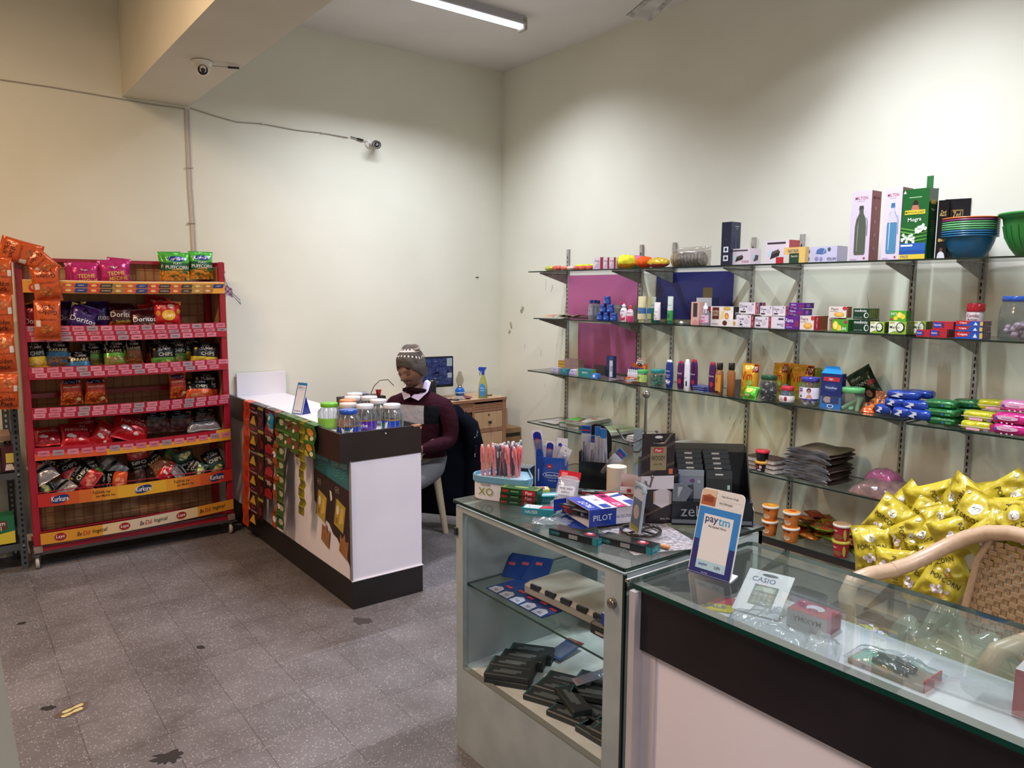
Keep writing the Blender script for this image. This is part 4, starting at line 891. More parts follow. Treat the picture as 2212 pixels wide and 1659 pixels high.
for k in range(3): b.lathe([(.001,-.03),(.018,-.025),(.02,0),(.018,.025),(.001,.03)],'cloth:#c05a4c',12,T(-.075+.075*k,-.01,.014) @ Matrix.Rotation(PI/2,4,'Y'))
put(b,t,3.66,'lime green scrub rolls over small coral ones on the top glass shelf','scourer','scourer_pack',z=Z1)
tt = [(3.763,0.100,1.772,1.850),(3.684,0.058,1.770,1.847),(3.625,0.061,1.769,1.845)]
for k,t in enumerate(tt):
    boxr(t,.06,3.60,'soap_pad_pack',('white and maroon pad pack, left of three upright ones on the top shelf','white and maroon pad pack, middle of three upright ones on the top shelf','white and maroon pad pack, right of three upright ones beside the yellow scrubber')[k],
         'gloss:#d3c9cc',[('p',[(0,.1),(.7,.8),(1,.8),(1,.0),(.3,0)],'#b8a4b4'),('r',.72,0,1,1,'#8e1f35'),('t','Scrub',.4,.72,.16,.5,'#5a4a6a')],z=Z1,group='pad packs on the top shelf',cat='scourer')
def puff(r,col,col2,seed,sx=1):
    b = MB(); n = 26; off = seed*3.1
    rings = []
    for i in range(13):
        ph = PI*i/12; ring = []
        for j in range(n):
            th = 2*PI*j/n; q = 1+.08*math.sin(9*th+3*ph)+.10*noise.noise(Vector((math.cos(th)*2+off,math.sin(th)*2,ph*2))); rr = r*q
            ring.append((rr*math.sin(ph)*math.cos(th)*sx,rr*math.sin(ph)*math.sin(th)*.8,r*.62*(1-math.cos(ph))*q))
        rings.append(ring)
    b.loft(rings,lambda i: col2 if i < 5 else col,True)
    return b
t = (3.555,0.174,1.775,1.872)
put(puff(.072,'cloth:#e2d93c','cloth:#dc9628',1),t,3.66,'fluffy yellow scrubber with orange underside on the top shelf','bath scrubber','bath_scrubber',z=Z1)
t = (3.597,0.145,1.792,1.888); put(puff(.072,'cloth:#d8689a','cloth:#4a9a5a',2),t,3.80,'pink and green scrubber behind the yellow one','bath scrubber','bath_scrubber',z=Z1)
t = (3.391,0.137,1.774,1.860); put(puff(.060,'cloth:#dc5a24','cloth:#d04a20',3),t,3.66,'bright orange scrubber right of the yellow one','bath scrubber','bath_scrubber',z=Z1)
t = (3.275,0.202,1.770,1.831); b = puff(.05,'foil:#d8b030','foil:#a82430',4,1.7); put(b,t,3.66,'yellow and red wrapped scrubber pack right of the orange one','bath scrubber','bath_scrubber',z=Z1)
# metal scourers in a clear bag
t = (3.033,0.307,1.770,1.845); b = MB()
for k in range(9):
    m = 'noisy:#a8925c/#7a6a48/60/.4' if k < 2 else 'noisy:#5c5650/#8a8378/60/.35'
    b.lathe([(.001,-.012),(.03,-.014),(.045,-.004),(.045,.004),(.03,.012),(.001,.012)],m,20,T(-.10+.026*k,0,.046) @ Matrix.Rotation(PI/2-.15,4,'Y'),sx=1)
b.build('scourers',(bag_ := empty('scourer_bag',(3.66,t[0],Z1),SHELF,'clear bag of round metal scourers on the top shelf','scourer')))
b = pouch(.30,.12,.10,'film:#e8e4e0/.10',(),9); b.build('clear_wrap',bag_,(.02,0,0))
t = (2.701,0.066,1.776,2.010)
boxr(t,.085,3.58,'bottle_carton','tall dark navy carton left of the small white food cartons','gloss:#1c2238',[('r',.25,.30,.75,.43,'#c9ced8'),('e',.5,.365,.13,.04,'#22283a'),('r',.25,.10,.75,.23,'#c9ced8'),('e',.5,.165,.16,.035,'#22283a'),('t','F',.5,.6,.06,.3,'#3a4258')],[('t','NAYASA',.6,.9,.025,.4,'#c0c4cc'),('t','Steel',.6,.85,.02,.3,'#c0c4cc'),('r',.4,.35,.6,.7,'#2c334a')],z=Z1,group='bottle cartons on the top shelf')
def food_art(c2='#5c4a44'): return [('r',.08,.84,.86,.92,'#3a3436'),('e',.3,.45,.18,.16,'#b8ccd8'),('p',[(.22,.2),(.6,.34),(.64,.55),(.3,.48)],'#2a2628'),('p',[(.25,.38),(.6,.5),(.58,.62),(.3,.52)],c2),('t','74 NAYASA',.75,.2,.14,.36,'#a8242c')]
t = (2.614,0.126,1.779,1.859); boxr(t,.10,3.60,'food_box_carton','white and pink lunch box carton, leftmost of the small cartons','card:#cfc3cb',food_art(),[('p',[(.3,.2),(.7,.3),(.75,.6),(.4,.6)],'#4a4040'),('e',.3,.5,.12,.14,'#b8ccd8')],z=Z1,group='lunch box cartons',topm='card:#d8ccd4')
t = (2.386,0.143,1.775,1.893); boxr(t,.10,3.60,'food_box_carton','larger white lunch box carton with a red side, in the middle','card:#d3c8d0',food_art()+[('r',.48,.02,.8,.28,'#b02832')],[('t','FRESH',.5,.6,.12,.6,'#d8b0b0')],z=Z1,side='card:#9a3840',group='lunch box cartons')
t = (2.259,0.123,1.775,1.849); boxr(t,.05,3.565,'food_box_carton','pale yellow carton with a green panel in front of the larger white one','card:#d8b468',[('r',.0,.0,.25,.55,'#c8c4bc'),('r',.27,0,.72,.62,'#1e4030'),('t','NAYASA',.45,.78,.22,.5,'#1c2468'),('t','Special',.5,.42,.16,.3,'#d8d4c0')],z=Z1,group='lunch box cartons',side='card:#c9a860')
t = (2.132,0.175,1.779,1.849); boxr(t,.10,3.60,'food_box_carton','long white and violet carton upside down, rightmost of the small cartons','card:#bcb8d0',[('e',.1,.7,.06,.15,'#2c3a80'),('p',[(.35,.55),(.55,.5),(.62,.85),(.5,.9),(.38,.8)],'#4a6aa0'),('p',[(.55,.5),(.68,.6),(.66,.85)],'#5a78a8'),('e',.76,.8,.05,.12,'#3a5a48'),('t','NAYASA',.84,.2,.2,.28,PI,'#2c2648'),('e',.1,.25,.06,.14,'#4a4a88'),('e',.38,.25,.06,.12,'#8a88b0'),('e',.52,.22,.05,.12,'#8a88b0')],z=Z1,group='lunch box cartons')
def bottle_art(body,cap,label_='MILTON',tex='#c8c4d8'):
    o = [('t',label_,.5,.90,.045,.62,'#a02840'),('r',.3,.855,.68,.86,'#a89ab0')]
    o += [('p',[(.42,.79),(.62,.79),(.64,.74),(.40,.73)],cap),('p',[(.43,.74),(.62,.74),(.64,.68),(.76,.60),(.80,.48),(.80,.12),(.76,.09),(.28,.09),(.24,.12),(.24,.48),(.29,.60),(.42,.68)],body)]
    o += [('p',[(.36,.14),(.40,.14),(.42,.58),(.36,.5)],tex),('p',[(.80,.62),(.86,.56),(.86,.36),(.83,.36),(.83,.56),(.78,.62)],cap),('e',.78,.04,.05,.014,'#a02840'),('r',.08,.02,.4,.03,'#a89ab0')]
    return o
t = (1.922,0.100,1.783,2.101); boxr(t,.09,3.58,'bottle_carton','tall white bottle carton picturing a grey green bottle','gloss:#c9bccb',bottle_art('#4f5648','#3a4236',tex='#7a8070'),[('t','MILTON',.5,.9,.035,.7,'#6a2030')]+[('e',.45,y,.12,.028,'#b88a92') for y in (.75,.56,.37,.18)],z=Z1,side='gloss:#8a2c38',group='bottle cartons on the top shelf')
t = (1.770,0.084,1.780,2.101); boxr(t,.10,3.58,'bottle_carton','tall white bottle carton picturing a blue and white bottle','gloss:#cfc2d0',bottle_art('#4a7ea0','#3a6a98',tex='#a8c4d4')+[('p',[(.43,.72),(.62,.72),(.64,.66),(.76,.58),(.79,.52),(.25,.52),(.29,.60),(.42,.66)],'#c0bcc8')],[('t','MILTON',.5,.9,.035,.7,'#6a2030')],z=Z1,side='gloss:#9a2438',group='bottle cartons on the top shelf')
t = (1.662,0.118,1.774,2.084)
b = carton(t[1],.085,t[3]-Z1,'gloss:#1d5a2c',[('p',[(.02,.94),(.14,.94),(.08,.985)],'#d0dcd0'),('r',.25,.875,.72,.885,'#a8c8a0'),('e',.5,.79,.10,.05,'#2a1c1c'),('p',[(.34,.70),(.66,.70),(.6,.77),(.4,.77)],'#b06a58'),('r',.12,.64,.88,.70,'#d8c03a'),('t','MANGALDEEP',.5,.67,.035,.72,'#2a2a16'),('t','Mogra',.5,.56,.07,.5,.06,'#e6eadc')]
    + [('p',[(0,.46-.05*k),(.5,.42-.05*k),(1,.44-.05*k),(1,.43-.05*k),(.5,.40-.05*k),(0,.44-.05*k)],'#5a9a3a') for k in range(4)] + [('e',.08+.085*k,.28+.035*math.sin(2.3*k)+.018*k*(k > 5),.055,.028,'#dfe6da') for k in range(11)] + [('e',.12+.08*k,.32+.03*math.cos(1.7*k)+.015*k*(k > 5),.05,.025,'#c6d4c2') for k in range(10)]
    + [('r',.0,.13,.98,.23,'#2458a0'),('r',.05,.185,.5,.21,'#d8dce4'),('r',0,.07,.98,.13,'#1c4a94'),('r',0,0,.98,.07,'#d4b83a'),('t','FREE',.22,.035,.04,.3,'#1c3a78')],[('r',.2,.78,.8,.84,'#c9a83a'),('t','Mogra',.5,.7,.04,.5,'#d8e0d0')],side='gloss:#174a24')
b.box(t[1]/2-.03,t[1]/2-.002,.03,.033,t[3]-Z1,t[3]-Z1+.055,'card:#2a6436'); b.box(-t[1]/2,t[1]/2,.083,.085,t[3]-Z1,t[3]-Z1+.004,'card:#2a6436')
put(b,t,3.57,'tall green incense carton with an open flap between the bottle cartons and the black box','box','incense_carton',z=Z1)
t = (1.519,0.101,1.774,2.033)
boxr(t,.13,3.66,'perfume_carton','black perfume carton with gold lettering behind the stacked bowls','gloss:#15161b',[('r',.25,.62,.72,.82,'#8a7440'),('r',.28,.64,.69,.80,'#15161b'),('t','Zed',.48,.74,.10,.3,'#c0a860'),('t','Black',.48,.67,.05,.3,'#c0a860'),('r',.3,.2,.7,.21,'#8a8a90')],
     z=Z1,rz=.35,side='gloss:#111216')
# face panel of the black carton
t2 = (1.561,0.043,1.774,2.028)
boxr(t2,.02,3.62,'perfume_carton','narrow black carton face with a printed man in white, beside the green incense carton','gloss:#101116',[('t','Zed',.5,.80,.05,.5,'#c0a860'),('t','Black',.5,.75,.04,.6,'#c0a860'),('e',.3,.32,.14,.03,'#b09a50'),('e',.5,.32,.14,.03,'#15161b'),('e',.5,.32,.11,.022,'#b09a50'),('e',.72,.32,.12,.026,'#b09a50'),('e',.5,.155,.16,.035,'#5a3a30'),('p',[(.15,0),(.9,0),(.8,.09),(.6,.125),(.4,.125),(.22,.09)],'#d0ccd0')],z=Z1,rz=.25,cat='box')
# stack of plastic bowls
def bowl_mb(r,h,col,rim=.008):
    b = MB(); pr = [(r*.55,0),(r*.60,.002),(r*.80,h*.35),(r*.93,h*.7),(r*.97,h*.9),(r*.985,h-.004),(r+rim,h-.006),(r+rim+.001,h),(r*.97,h+.001),(r*.94,h*.9),(r*.90,h*.7),(r*.77,h*.36),(r*.55,.006)]
    b.lathe(pr,col,40,cap=True); return b
t = (1.469,0.189,1.779,1.959); sp = t[3]-Z1
cols = ['#1f6088','#2a7098','#3a74a8','#5ca86c','#6ab078','#7ab884','#5aa868','#8a3a78','#d07038']
for k,c in enumerate(cols):
    o = bowl_mb(.104-.0*k,.098,'plastic:'+c).build('plastic_bowl',None,(3.68,t[0],Z1+.0005+k*.0098),(0,0,0),('teal','dark teal','blue','mid green','light green','pale green','green','purple','orange')[k]+' plastic bowl, '+('bottom','second from bottom','third from bottom','fourth from bottom','fifth from bottom','sixth from bottom','third from top','second from top','topmost')[k]+' of the stacked bowls on the top shelf','bowl','stacked plastic bowls')
b = MB(); rr = .15
b.lathe([(.07,0),(.075,.003),(.095,.03),(.118,.08),(.128,.13),(.133,.16),(.150,.172),(.152,.180),(.148,.182),(.128,.168),(.122,.13),(.112,.08),(.09,.032),(.07,.006)],'plastic:#2f7a34',44)
for k in range(22): a = 2*PI*k/22; b.tube([(.098*math.cos(a),.098*math.sin(a),.035),(.121*math.cos(a),.121*math.sin(a),.08),(.131*math.cos(a),.131*math.sin(a),.13)],.0016,'plastic:#2f7a34',5)
b.build('plastic_basin',None,(3.700,1.209,1.767)[:2]+(Z1+.0005,),(0,0,0),'large ribbed green plastic basin at the right end of the top shelf','basin')

# ---- second shelf
rs = random.Random(5)
for k in range(7):
    w,h = rs.uniform(.12,.2),rs.uniform(.10,.16); c = ['#c8a868','#7a5850','#b86a68','#7d6058','#a8b478','#80605a','#94645c'][k]
    yy = 4.36-.052*k
    b = MB(); a0 = rs.uniform(0,6)
    b.sheet(lambda u,v: ((u-.5)*w,(v-.5)*h,.006+.010*math.sin(5*u+a0)*math.sin(4*v+a0)+.012*k/7+.008),10,8,'foil:'+c)
    b.build('flat_packet',None,(3.68+rs.uniform(-.03,.06),yy,Z2+.002),(0,0,rs.uniform(-.5,.5)),('thin yellowish','brown folded','rose coloured','dark tan','olive green','purplish brown','reddish brown')[k]+' flat packet in the loose pile at the second shelf\'s left end','packet','loose flat packets on the second shelf')
def bottle(prof,mat,cap=None,capm='plastic:#ffffff',labels=(),sx=1,sy=1,seg=24,wraps=()):
    b = MB(); b.lathe(prof,mat,seg,sx=sx,sy=sy)
    for z0,z1,m in labels: band(b,prof,z0,z1,m,sx=sx,sy=sy)
    fn = wrapfn(prof,sx,sy)
    for d in wraps:
        if d[0] == 't': b.text(d[1],d[2],d[3],d[4],d[-1],None,.0014,maxw=d[5],rot=d[6] if len(d) > 7 else 0,fn=fn)
        elif d[0] == 'e': b.sheet(lambda u,v: fn(d[1]+d[3]*(1-v)*math.cos(2*PI*u),d[2]+d[4]*(1-v)*math.sin(2*PI*u),.0011),16,3,d[-1])
        elif d[0] == 'r': b.sheet(lambda u,v: fn(d[1]+(d[3]-d[1])*u,d[2]+(d[4]-d[2])*v,.0010),6,3,d[-1])
    if cap: b.lathe(cap,capm,seg,sx=sx if sx < 1 else 1,sy=sy)
    return b
def flat_prof(r,h,neck=.4,taper=.9):
    return [(r*taper*.95,0),(r*taper,.004),(r,h*.3),(r,h*.62),(r*.92,h*.80),(r*.62,h*.93),(r*neck,h*.97),(r*neck,h)]
bts = [(3.886,0.047,1.414,1.560),(3.895,0.038,1.416,1.560),(3.909,0.038,1.415,1.557)]
for k,t in enumerate(bts):
    H = t[3]-Z2; b = bottle(flat_prof(.021,H*.86),'film:#c8ccd4/.25',[(.012,H*.84),(.013,H*.86),(.013,H)],'plastic:#27408a',[(H*.25,H*.6,'film:#e0e4ea/.4')],wraps=[('t','NICS',0,H*.42,.018,.04,PI/2,'card:#2a3040')] if k == 0 else ())
    put(b,t,3.66+.045*k,('front','middle','rear')[k]+' small clear bottle with a blue cap left of the blue jars','bottle','clear_bottle','clear bottles by the blue jars',z=Z2)
def jar_blue():
    b = MB(); b.lathe([(.021,0),(.024,.003),(.0245,.03),(.020,.036),(.019,.038)],'gloss:#1f3f90',22); b.lathe([(.0215,.038),(.022,.041),(.022,.053),(.020,.055)],'gloss:#254a9e',22)
    band(b,[(.0246,0),(.0246,.04)],.008,.028,'gloss:#2c58ae'); b.text('Gel',0,.018,.009,'card:#c0d0ea',None,.0016,fn=wrapfn([(.0246,0),(.0246,.04)])); return b
jb = [(1296,0),(1309,0),(1324,0),(1303,1),(1319,1),(1312,2)]
jy = [(3.640,3.770,1.428),(3.640,3.707,1.430),(3.640,3.640,1.432),(3.640,3.740,1.492),(3.640,3.673,1.493),(3.640,3.706,1.556)]
for k,((_,lv),p) in enumerate(zip(jb,jy)):
    jar_blue().build('gel_jar',None,(3.64,p[1],Z2+.0005+lv*.0555),(0,0,SHELF),'small blue gel jar, '+('left one of the bottom row','middle one of the bottom row','right one of the bottom row','left one of the middle row','right one of the middle row','single one on top')[k]+' of the jar pyramid','jar','blue jar pyramid')
t = (3.702,0.240,1.414,1.575); b = carton(t[1],.06,.105,'card:#77706e',[('r',.0,.8,1,1,'#8a8482'),('t','Bella',.3,.86,.14,.4,'#b8b0ae'),('p',[(.3,.1),(.4,.1),(.6,.55),(.5,.6)],'#a8947c'),('p',[(.5,.1),(.6,.1),(.75,.5),(.66,.55)],'#b09c84')]); put(b,t,3.80,'dull grey carton standing behind the pink pump bottle','box','garment_carton',z=Z2)
t = (3.558,0.060,1.418,1.597); H = .095
b = bottle(flat_prof(.030,H),'gloss:#e6dde2',[(.010,H),(.016,H+.002),(.016,H+.014),(.006,H+.018),(.005,H+.026)],'gloss:#e8e0e4',sx=1,sy=.6,wraps=[('e',.0,H*.28,.026,.030,'gloss:#c83a68'),('e',.006,H*.45,.02,.018,'gloss:#e6dde2'),('t','Ponds',0,H*.75,.010,.036,'card:#5a2438'),('e',.004,H*.5,.004,.004,'card:#7a2a40')])
b.bbox(-.022,.008,-.006,.006,H+.026,H+.034,'gloss:#d02a5c',.003); b.tube([(-.018,0,H+.03),(-.034,0,H+.026)],.004,'gloss:#d02a5c',6)
put(b,t,3.65,'white and pink lotion bottle with a red pump','bottle','lotion_bottle',z=Z2)
t = (3.498,0.059,1.420,1.564); H = .088
b = bottle(flat_prof(.027,H),'gloss:#e0a0b4',[(.013,H-.004),(.015,H),(.014,H+.018),(.010,H+.022)],'gloss:#d8305f',sx=1,sy=.6,labels=[(.0,H*.45,'gloss:#d23a6c'),(H*.45,H*.85,'gloss:#e8d4dc')],wraps=[('t','Ponds',0,H*.68,.009,.034,'card:#5a2438')])
put(b,t,3.65,'pink lotion bottle with a pink cap right of the pump bottle','bottle','lotion_bottle',z=Z2)
def tube_pack(r,h,mat,capm,labels=(),wraps=(),caph=.02):
    b = MB(); rings = []
    for i in range(13):
        q = i/12; z = caph+(h-caph)*q; k = 1-q**2.2; rings.append([(r*(1+.25*q)*math.cos(2*PI*j/20),r*(k*.9+.03)*math.sin(2*PI*j/20),z) for j in range(20)])
    def mt(i):
        q = i/12
        for a,c,m in labels:
            if a <= q < c: return m
        return mat
    b.loft(rings,mt,True); b.lathe([(r*.72,0),(r*.8,.002),(r*.8,caph)],capm,20,sy=.85)
    def fn(x,y,w):
        q = max(0,min(1,(y-caph)/(h-caph))); k = 1-q**2.2; rx_,ry_ = r*(1+.25*q),r*(k*.9+.03); a = math.acos(max(-1,min(1,x/rx_))); return (x,-ry_*math.sin(a)-w,y)
    for d in wraps:
        if d[0] == 't': b.text(d[1],d[2],d[3],d[4],d[-1],None,.0014,maxw=d[5],fn=fn)
        elif d[0] == 'e': b.sheet(lambda u,v: fn(d[1]+d[3]*(1-v)*math.cos(2*PI*u),d[2]+d[4]*(1-v)*math.sin(2*PI*u),.0011),16,3,d[-1])
    return b
tl = [((3.387,0.085,1.424,1.589),'gloss:#d3caa0','gloss:#cfc69c','pale yellow citrus lotion tube, front one',[(.22,.42,'gloss:#3a6ea8')],[('t','CITRUS',0,.095,.010,.036,'card:#8a8458'),('e',.0,.068,.009,.009,'card:#6a6a2c')],.028,3.64),
      ((3.402,0.057,1.432,1.583),'gloss:#c9c090','gloss:#c8bf94','pale yellow citrus lotion tube behind the front one',[(.22,.42,'gloss:#3a6ea8')],(),.024,3.74),
      ((3.378,0.044,1.432,1.586),'gloss:#c6d4cc','gloss:#1f6a4a','white and green tube behind the small white cream tube',[(0,.45,'gloss:#2a7a50')],[('t','Himalaya',0,.11,.008,.022,'card:#2a4a40')],.017,3.74),
      ((3.245,0.066,1.423,1.552),'gloss:#e6dfe0','gloss:#1f4a44','small white cream tube with pink flowers',(),[('t','Himalaya',0,.072,.007,.026,'card:#7a3a48'),('e',-.004,.05,.008,.006,'card:#d88a90'),('e',.002,.032,.010,.006,'card:#dc9aa0')],.021,3.63),
      ((3.139,0.052,1.424,1.590),'gloss:#cfdcd4','gloss:#1f7a5a','tall white and green aloe tube in front of the navy sheet',[(0,.35,'gloss:#3a9a4a')],[('t','Himalaya',0,.115,.008,.024,'card:#2a4a40'),('e',0,.05,.010,.014,'card:#2a6a3a')],.018,3.63)]
for t,m,cm,lb,ls,wr,r,X in tl: put(tube_pack(r,t[3]-Z2,m,cm,ls,wr),t,X,lb,'tube','cream_tube','cream tubes on the second shelf',z=Z2)
b = MB(); b.sheet(lambda u,v: ((u-.5)*.10,(v-.5)*.04,.006+.004*math.sin(7*u)*math.cos(5*v)),10,5,'film:#e4e4e8/.35'); b.lathe([(.012,.006),(.010,.014),(.004,.016)],'gloss:#dcdce0',12); b.build('hook_packet',None,(3.66,3.073,Z2+.002),(0,0,SHELF),'clear packet with a white hook lying between the aloe tube and the pink box','packet')
t = (2.937,0.059,1.428,1.558); b = carton(t[1],.05,t[3]-Z2,'card:#d8a8a0',[('r',.25,.35,.78,.95,'#3a3632'),('p',[(.1,0),(.9,0),(.9,.16),(.4,.24)],'#c88a84')]); put(b,t,3.62,'pink carton with a dark oval window','box','razor_carton',z=Z2)
t = (3.002,0.068,1.558,1.583); 
t = (2.952,0.115,1.426,1.583); b = carton(t[1],.07,t[3]-Z2,'card:#1d2c66',[('r',.0,.72,1,1,'#cfd0d8'),('r',.0,.60,1,.72,'#c8ccd8'),('r',.8,.5,1,.68,'#b8303c'),('r',.05,.5,.3,.68,'#b8303c')]); b.box(-t[1]*.1,t[1]*.5,.001,.003,t[3]-Z2,t[3]-Z2+.062,'card:#6d6046'); put(b,t,3.72,'blue and white carton with an open brown flap behind the clear pump bottle','box','open_carton',z=Z2)
t = (2.844,0.074,1.424,1.587); H = .10
b = bottle([(.026,0),(.027,.004),(.027,H*.7),(.020,H*.86),(.010,H*.95),(.010,H)],'film:#e6d8dc/.22',[(.013,H-.004),(.013,H+.014),(.006,H+.018),(.005,H+.034)],'gloss:#e0e0e4',labels=[(H*.18,H*.62,'film:#e8c8d8/.75')],wraps=[('e',-.006,H*.28,.010,.008,'card:#d05a90'),('e',.008,H*.3,.008,.007,'card:#e07aa0'),('t','Rose',0,H*.5,.010,.03,'card:#6a3a5a')])
put(b,t,3.60,'clear rose water pump bottle in front of the blue and white carton','bottle','pump_bottle',z=Z2)
t = (2.742,0.159,1.427,1.534); boxr(t,.07,3.62,'soap_multipack','large white almond soap multipack with black side','gloss:#dfd8d4',[('p',[(.08,.35),(.38,.35),(.38,.95),(.08,.95)],'#5a2420'),('t','ALMOND',.23,.74,.13,.26,'#d8c090'),('t','DROPS',.23,.58,.13,.24,'#d8c090'),('p',[(.42,.3),(.55,.3),(.62,.8),(.5,.75)],'#dcc878'),('e',.72,.9,.16,.09,'#c9a84a'),('e',.72,.52,.09,.16,'#b86a24'),('e',.72,.5,.06,.11,'#d89a4a'),('r',.05,.1,.35,.13,'#8a8480')],[('t','3 PACK',.5,.5,.3,.8,PI/2,'#e6e0dc')],z=Z2,side='gloss:#221a1a',group='soaps on the second shelf',cat='soap')
t = (2.660,0.117,1.426,1.462); boxr(t,.03,3.575,'soap_box','small white almond soap box in front of the multipack','gloss:#dfd8d4',[('e',.28,.5,.14,.34,'#5a2420'),('e',.84,.5,.07,.3,'#c08a40')],z=Z2,group='soaps on the second shelf',cat='soap')
def soap(t,X,D,label,kind,z,rz=0):
    W,H = t[1],t[3]-z
    if kind == 'dove': a = dict(mat='gloss:#d8d0d8',fr=[('t','Dove',.28,.68,.26,.44,'#2a2c4a'),('e',.3,.42,.05,.05,'#2a2c4a'),('r',.08,.12,.42,.26,'#2c2c34'),('e',.68,.5,.14,.22,'#c6bcc6'),('e',.84,.85,.05,.08,'#8a8894')],sd=[('r',0,0,.3,1,'#b0283c'),('t','NET 50g',.15,.5,.22,.8,PI/2,'#e8e0e4'),('r',.34,0,.62,1,'#1c2452'),('r',.66,0,.9,1,'#b0283c')],side='gloss:#d8d0d8')
    elif kind == 'evod': a = dict(mat='gloss:#d8d0d8',fr=[('t','Dove',.7,.30,.26,.44,PI,'#2a2c4a'),('r',.56,.74,.92,.88,'#2c2c34'),('r',0,0,.06,1,'#b0283c')],sd=[('r',.3,0,.7,1,'#1c2452')],side='gloss:#d8d0d8')
    elif kind == 'nama': a = dict(mat='gloss:#5a2484',fr=[('t','Fiama',.3,.66,.30,.5,'#e6dcec'),('r',.06,.28,.3,.36,'#d03a5a'),('e',.78,.4,.18,.26,'#7a2a5a'),('r',.08,.12,.5,.17,'#b8a0cc')],sd=[('e',.4,.5,.2,.3,'#7a4a94'),('r',.7,.2,.95,.8,'#3a1860')],side='gloss:#4a1c70')
    elif kind == 'pears': a = dict(mat='gloss:#dccfc8',fr=[('t','Pears',.34,.78,.22,.5,'#5a4438'),('e',.6,.28,.30,.22,'#d8943a'),('e',.6,.32,.22,.14,'#eab860'),('r',.08,.55,.5,.59,'#a89484'),('e',.9,.85,.12,.16,'#b8383c')],sd=[('r',0,0,.35,1,'#b02a34'),('t','NET 50g',.17,.5,.2,.8,PI/2,'#e8e0e4'),('r',.35,0,1,1,'#8a4a24')],side='gloss:#8a4a24')
    elif kind == 'lint': a = dict(mat='gloss:#4a9a30',fr=[('e',.2,.5,.18,.36,'#e0cc3a'),('e',.2,.5,.12,.25,'#eede7a'),('e',.42,.3,.15,.26,'#dcc23a'),('t','Lint',.7,.28,.32,.4,'#f0f4e8'),('r',.74,.7,.94,.92,'#b02a5a')],sd=[('r',.0,0,.3,1,'#1f5a28'),('r',.5,0,.8,1,'#1f5a28')],side='gloss:#3a7a2c')
    elif kind == 'tnil': a = dict(mat='gloss:#4a9a30',fr=[('e',.6,.6,.17,.28,'#e0cc3a'),('e',.6,.6,.11,.19,'#eede7a'),('e',.8,.45,.15,.26,'#dcc23a'),('e',.38,.28,.13,.2,'#dcc23a'),('t','Lint',.24,.66,.32,.34,PI,'#f0f4e8'),('r',.04,.1,.2,.3,'#b02a5a')],sd=[('r',.0,0,.4,1,'#2f7a2c')],side='gloss:#2c6a2c')
    elif kind == 'medi': a = dict(mat='gloss:#14382a',fr=[('t','medimix',.48,.80,.24,.86,'#e8ece6'),('e',.84,.36,.15,.26,'#d8dcd6'),('e',.86,.36,.11,.20,'#14382a'),('r',.06,.14,.3,.18,'#8aa898'),('r',.36,.14,.6,.18,'#8aa898')],sd=[('r',.05+.19*k,.08,.16+.19*k,.92,'#6a7a34') for k in range(5)] and [('r',.05+.19*k,.08,.16+.19*k,.92,'#7a8438') for k in range(5)],side='gloss:#1c3a24')
    elif kind == 'margo': a = dict(mat='gloss:#86a838',fr=[('p',[(0,0),(.35,.25),(.75,.1),(.95,.5),(.8,.9),(.5,1),(0,1)],'#d8dcc4'),('e',.66,.52,.26,.42,'#1c2a20'),('e',.64,.54,.19,.32,'#d8dcc4'),('t','Margo',.34,.50,.3,.58,'#1c3a20'),('r',.04,.84,.3,.95,'#b0a03a')],sd=[('r',.0+.25*k,0,.12+.25*k,1,'#4a5a20') for k in range(4)],side='gloss:#6a7a28')
    elif kind == 'pep': a = dict(mat='gloss:#a82434',fr=[('r',.04,.15,.4,.85,'#2040a0'),('t','Pepsodent',.24,.5,.3,.34,'#e0e0ec'),('r',.45,.2,.55,.8,'#2a3050')],sd=[('r',.2,.1,.8,.9,'#8a1c2c')],side='gloss:#9a2030')
    elif kind == 'colg': a = dict(mat='gloss:#a81e28',fr=[('p',[(.0,0),(.62,0),(.5,1),(0,1)],'#b01e28'),('p',[(0,0),(.9,0),(1,.0),(1,1),(.56,1),(.45,.3),(0,.2)],'#1f4aa0'),('p',[(0,.25),(.44,.3),(.55,1),(0,1)],'#b01e28'),('t','Colgate',.28,.60,.42,.44,'#f0ece8'),('p',[(.66,.2),(.74,.8),(.82,.2)],'#c8d8e8'),('r',.9,.1,1,.9,'#c9a83a')],sd=[('r',.0+.2*k,.1,.1+.2*k,.9,'#8a6a4a') for k in range(5)],side='gloss:#3a3a6a')
    return boxr(t,D,X,dict(colg='toothpaste_box',pep='toothpaste_box').get(kind,'soap_box'),label,a['mat'],a['fr'],a['sd'],z=z,rz=rz,side=a['side'],group='toothpastes on the second shelf' if kind in ('colg','pep') else 'soaps on the second shelf',cat='toothpaste' if kind in ('colg','pep') else 'soap',h=H-.0006)
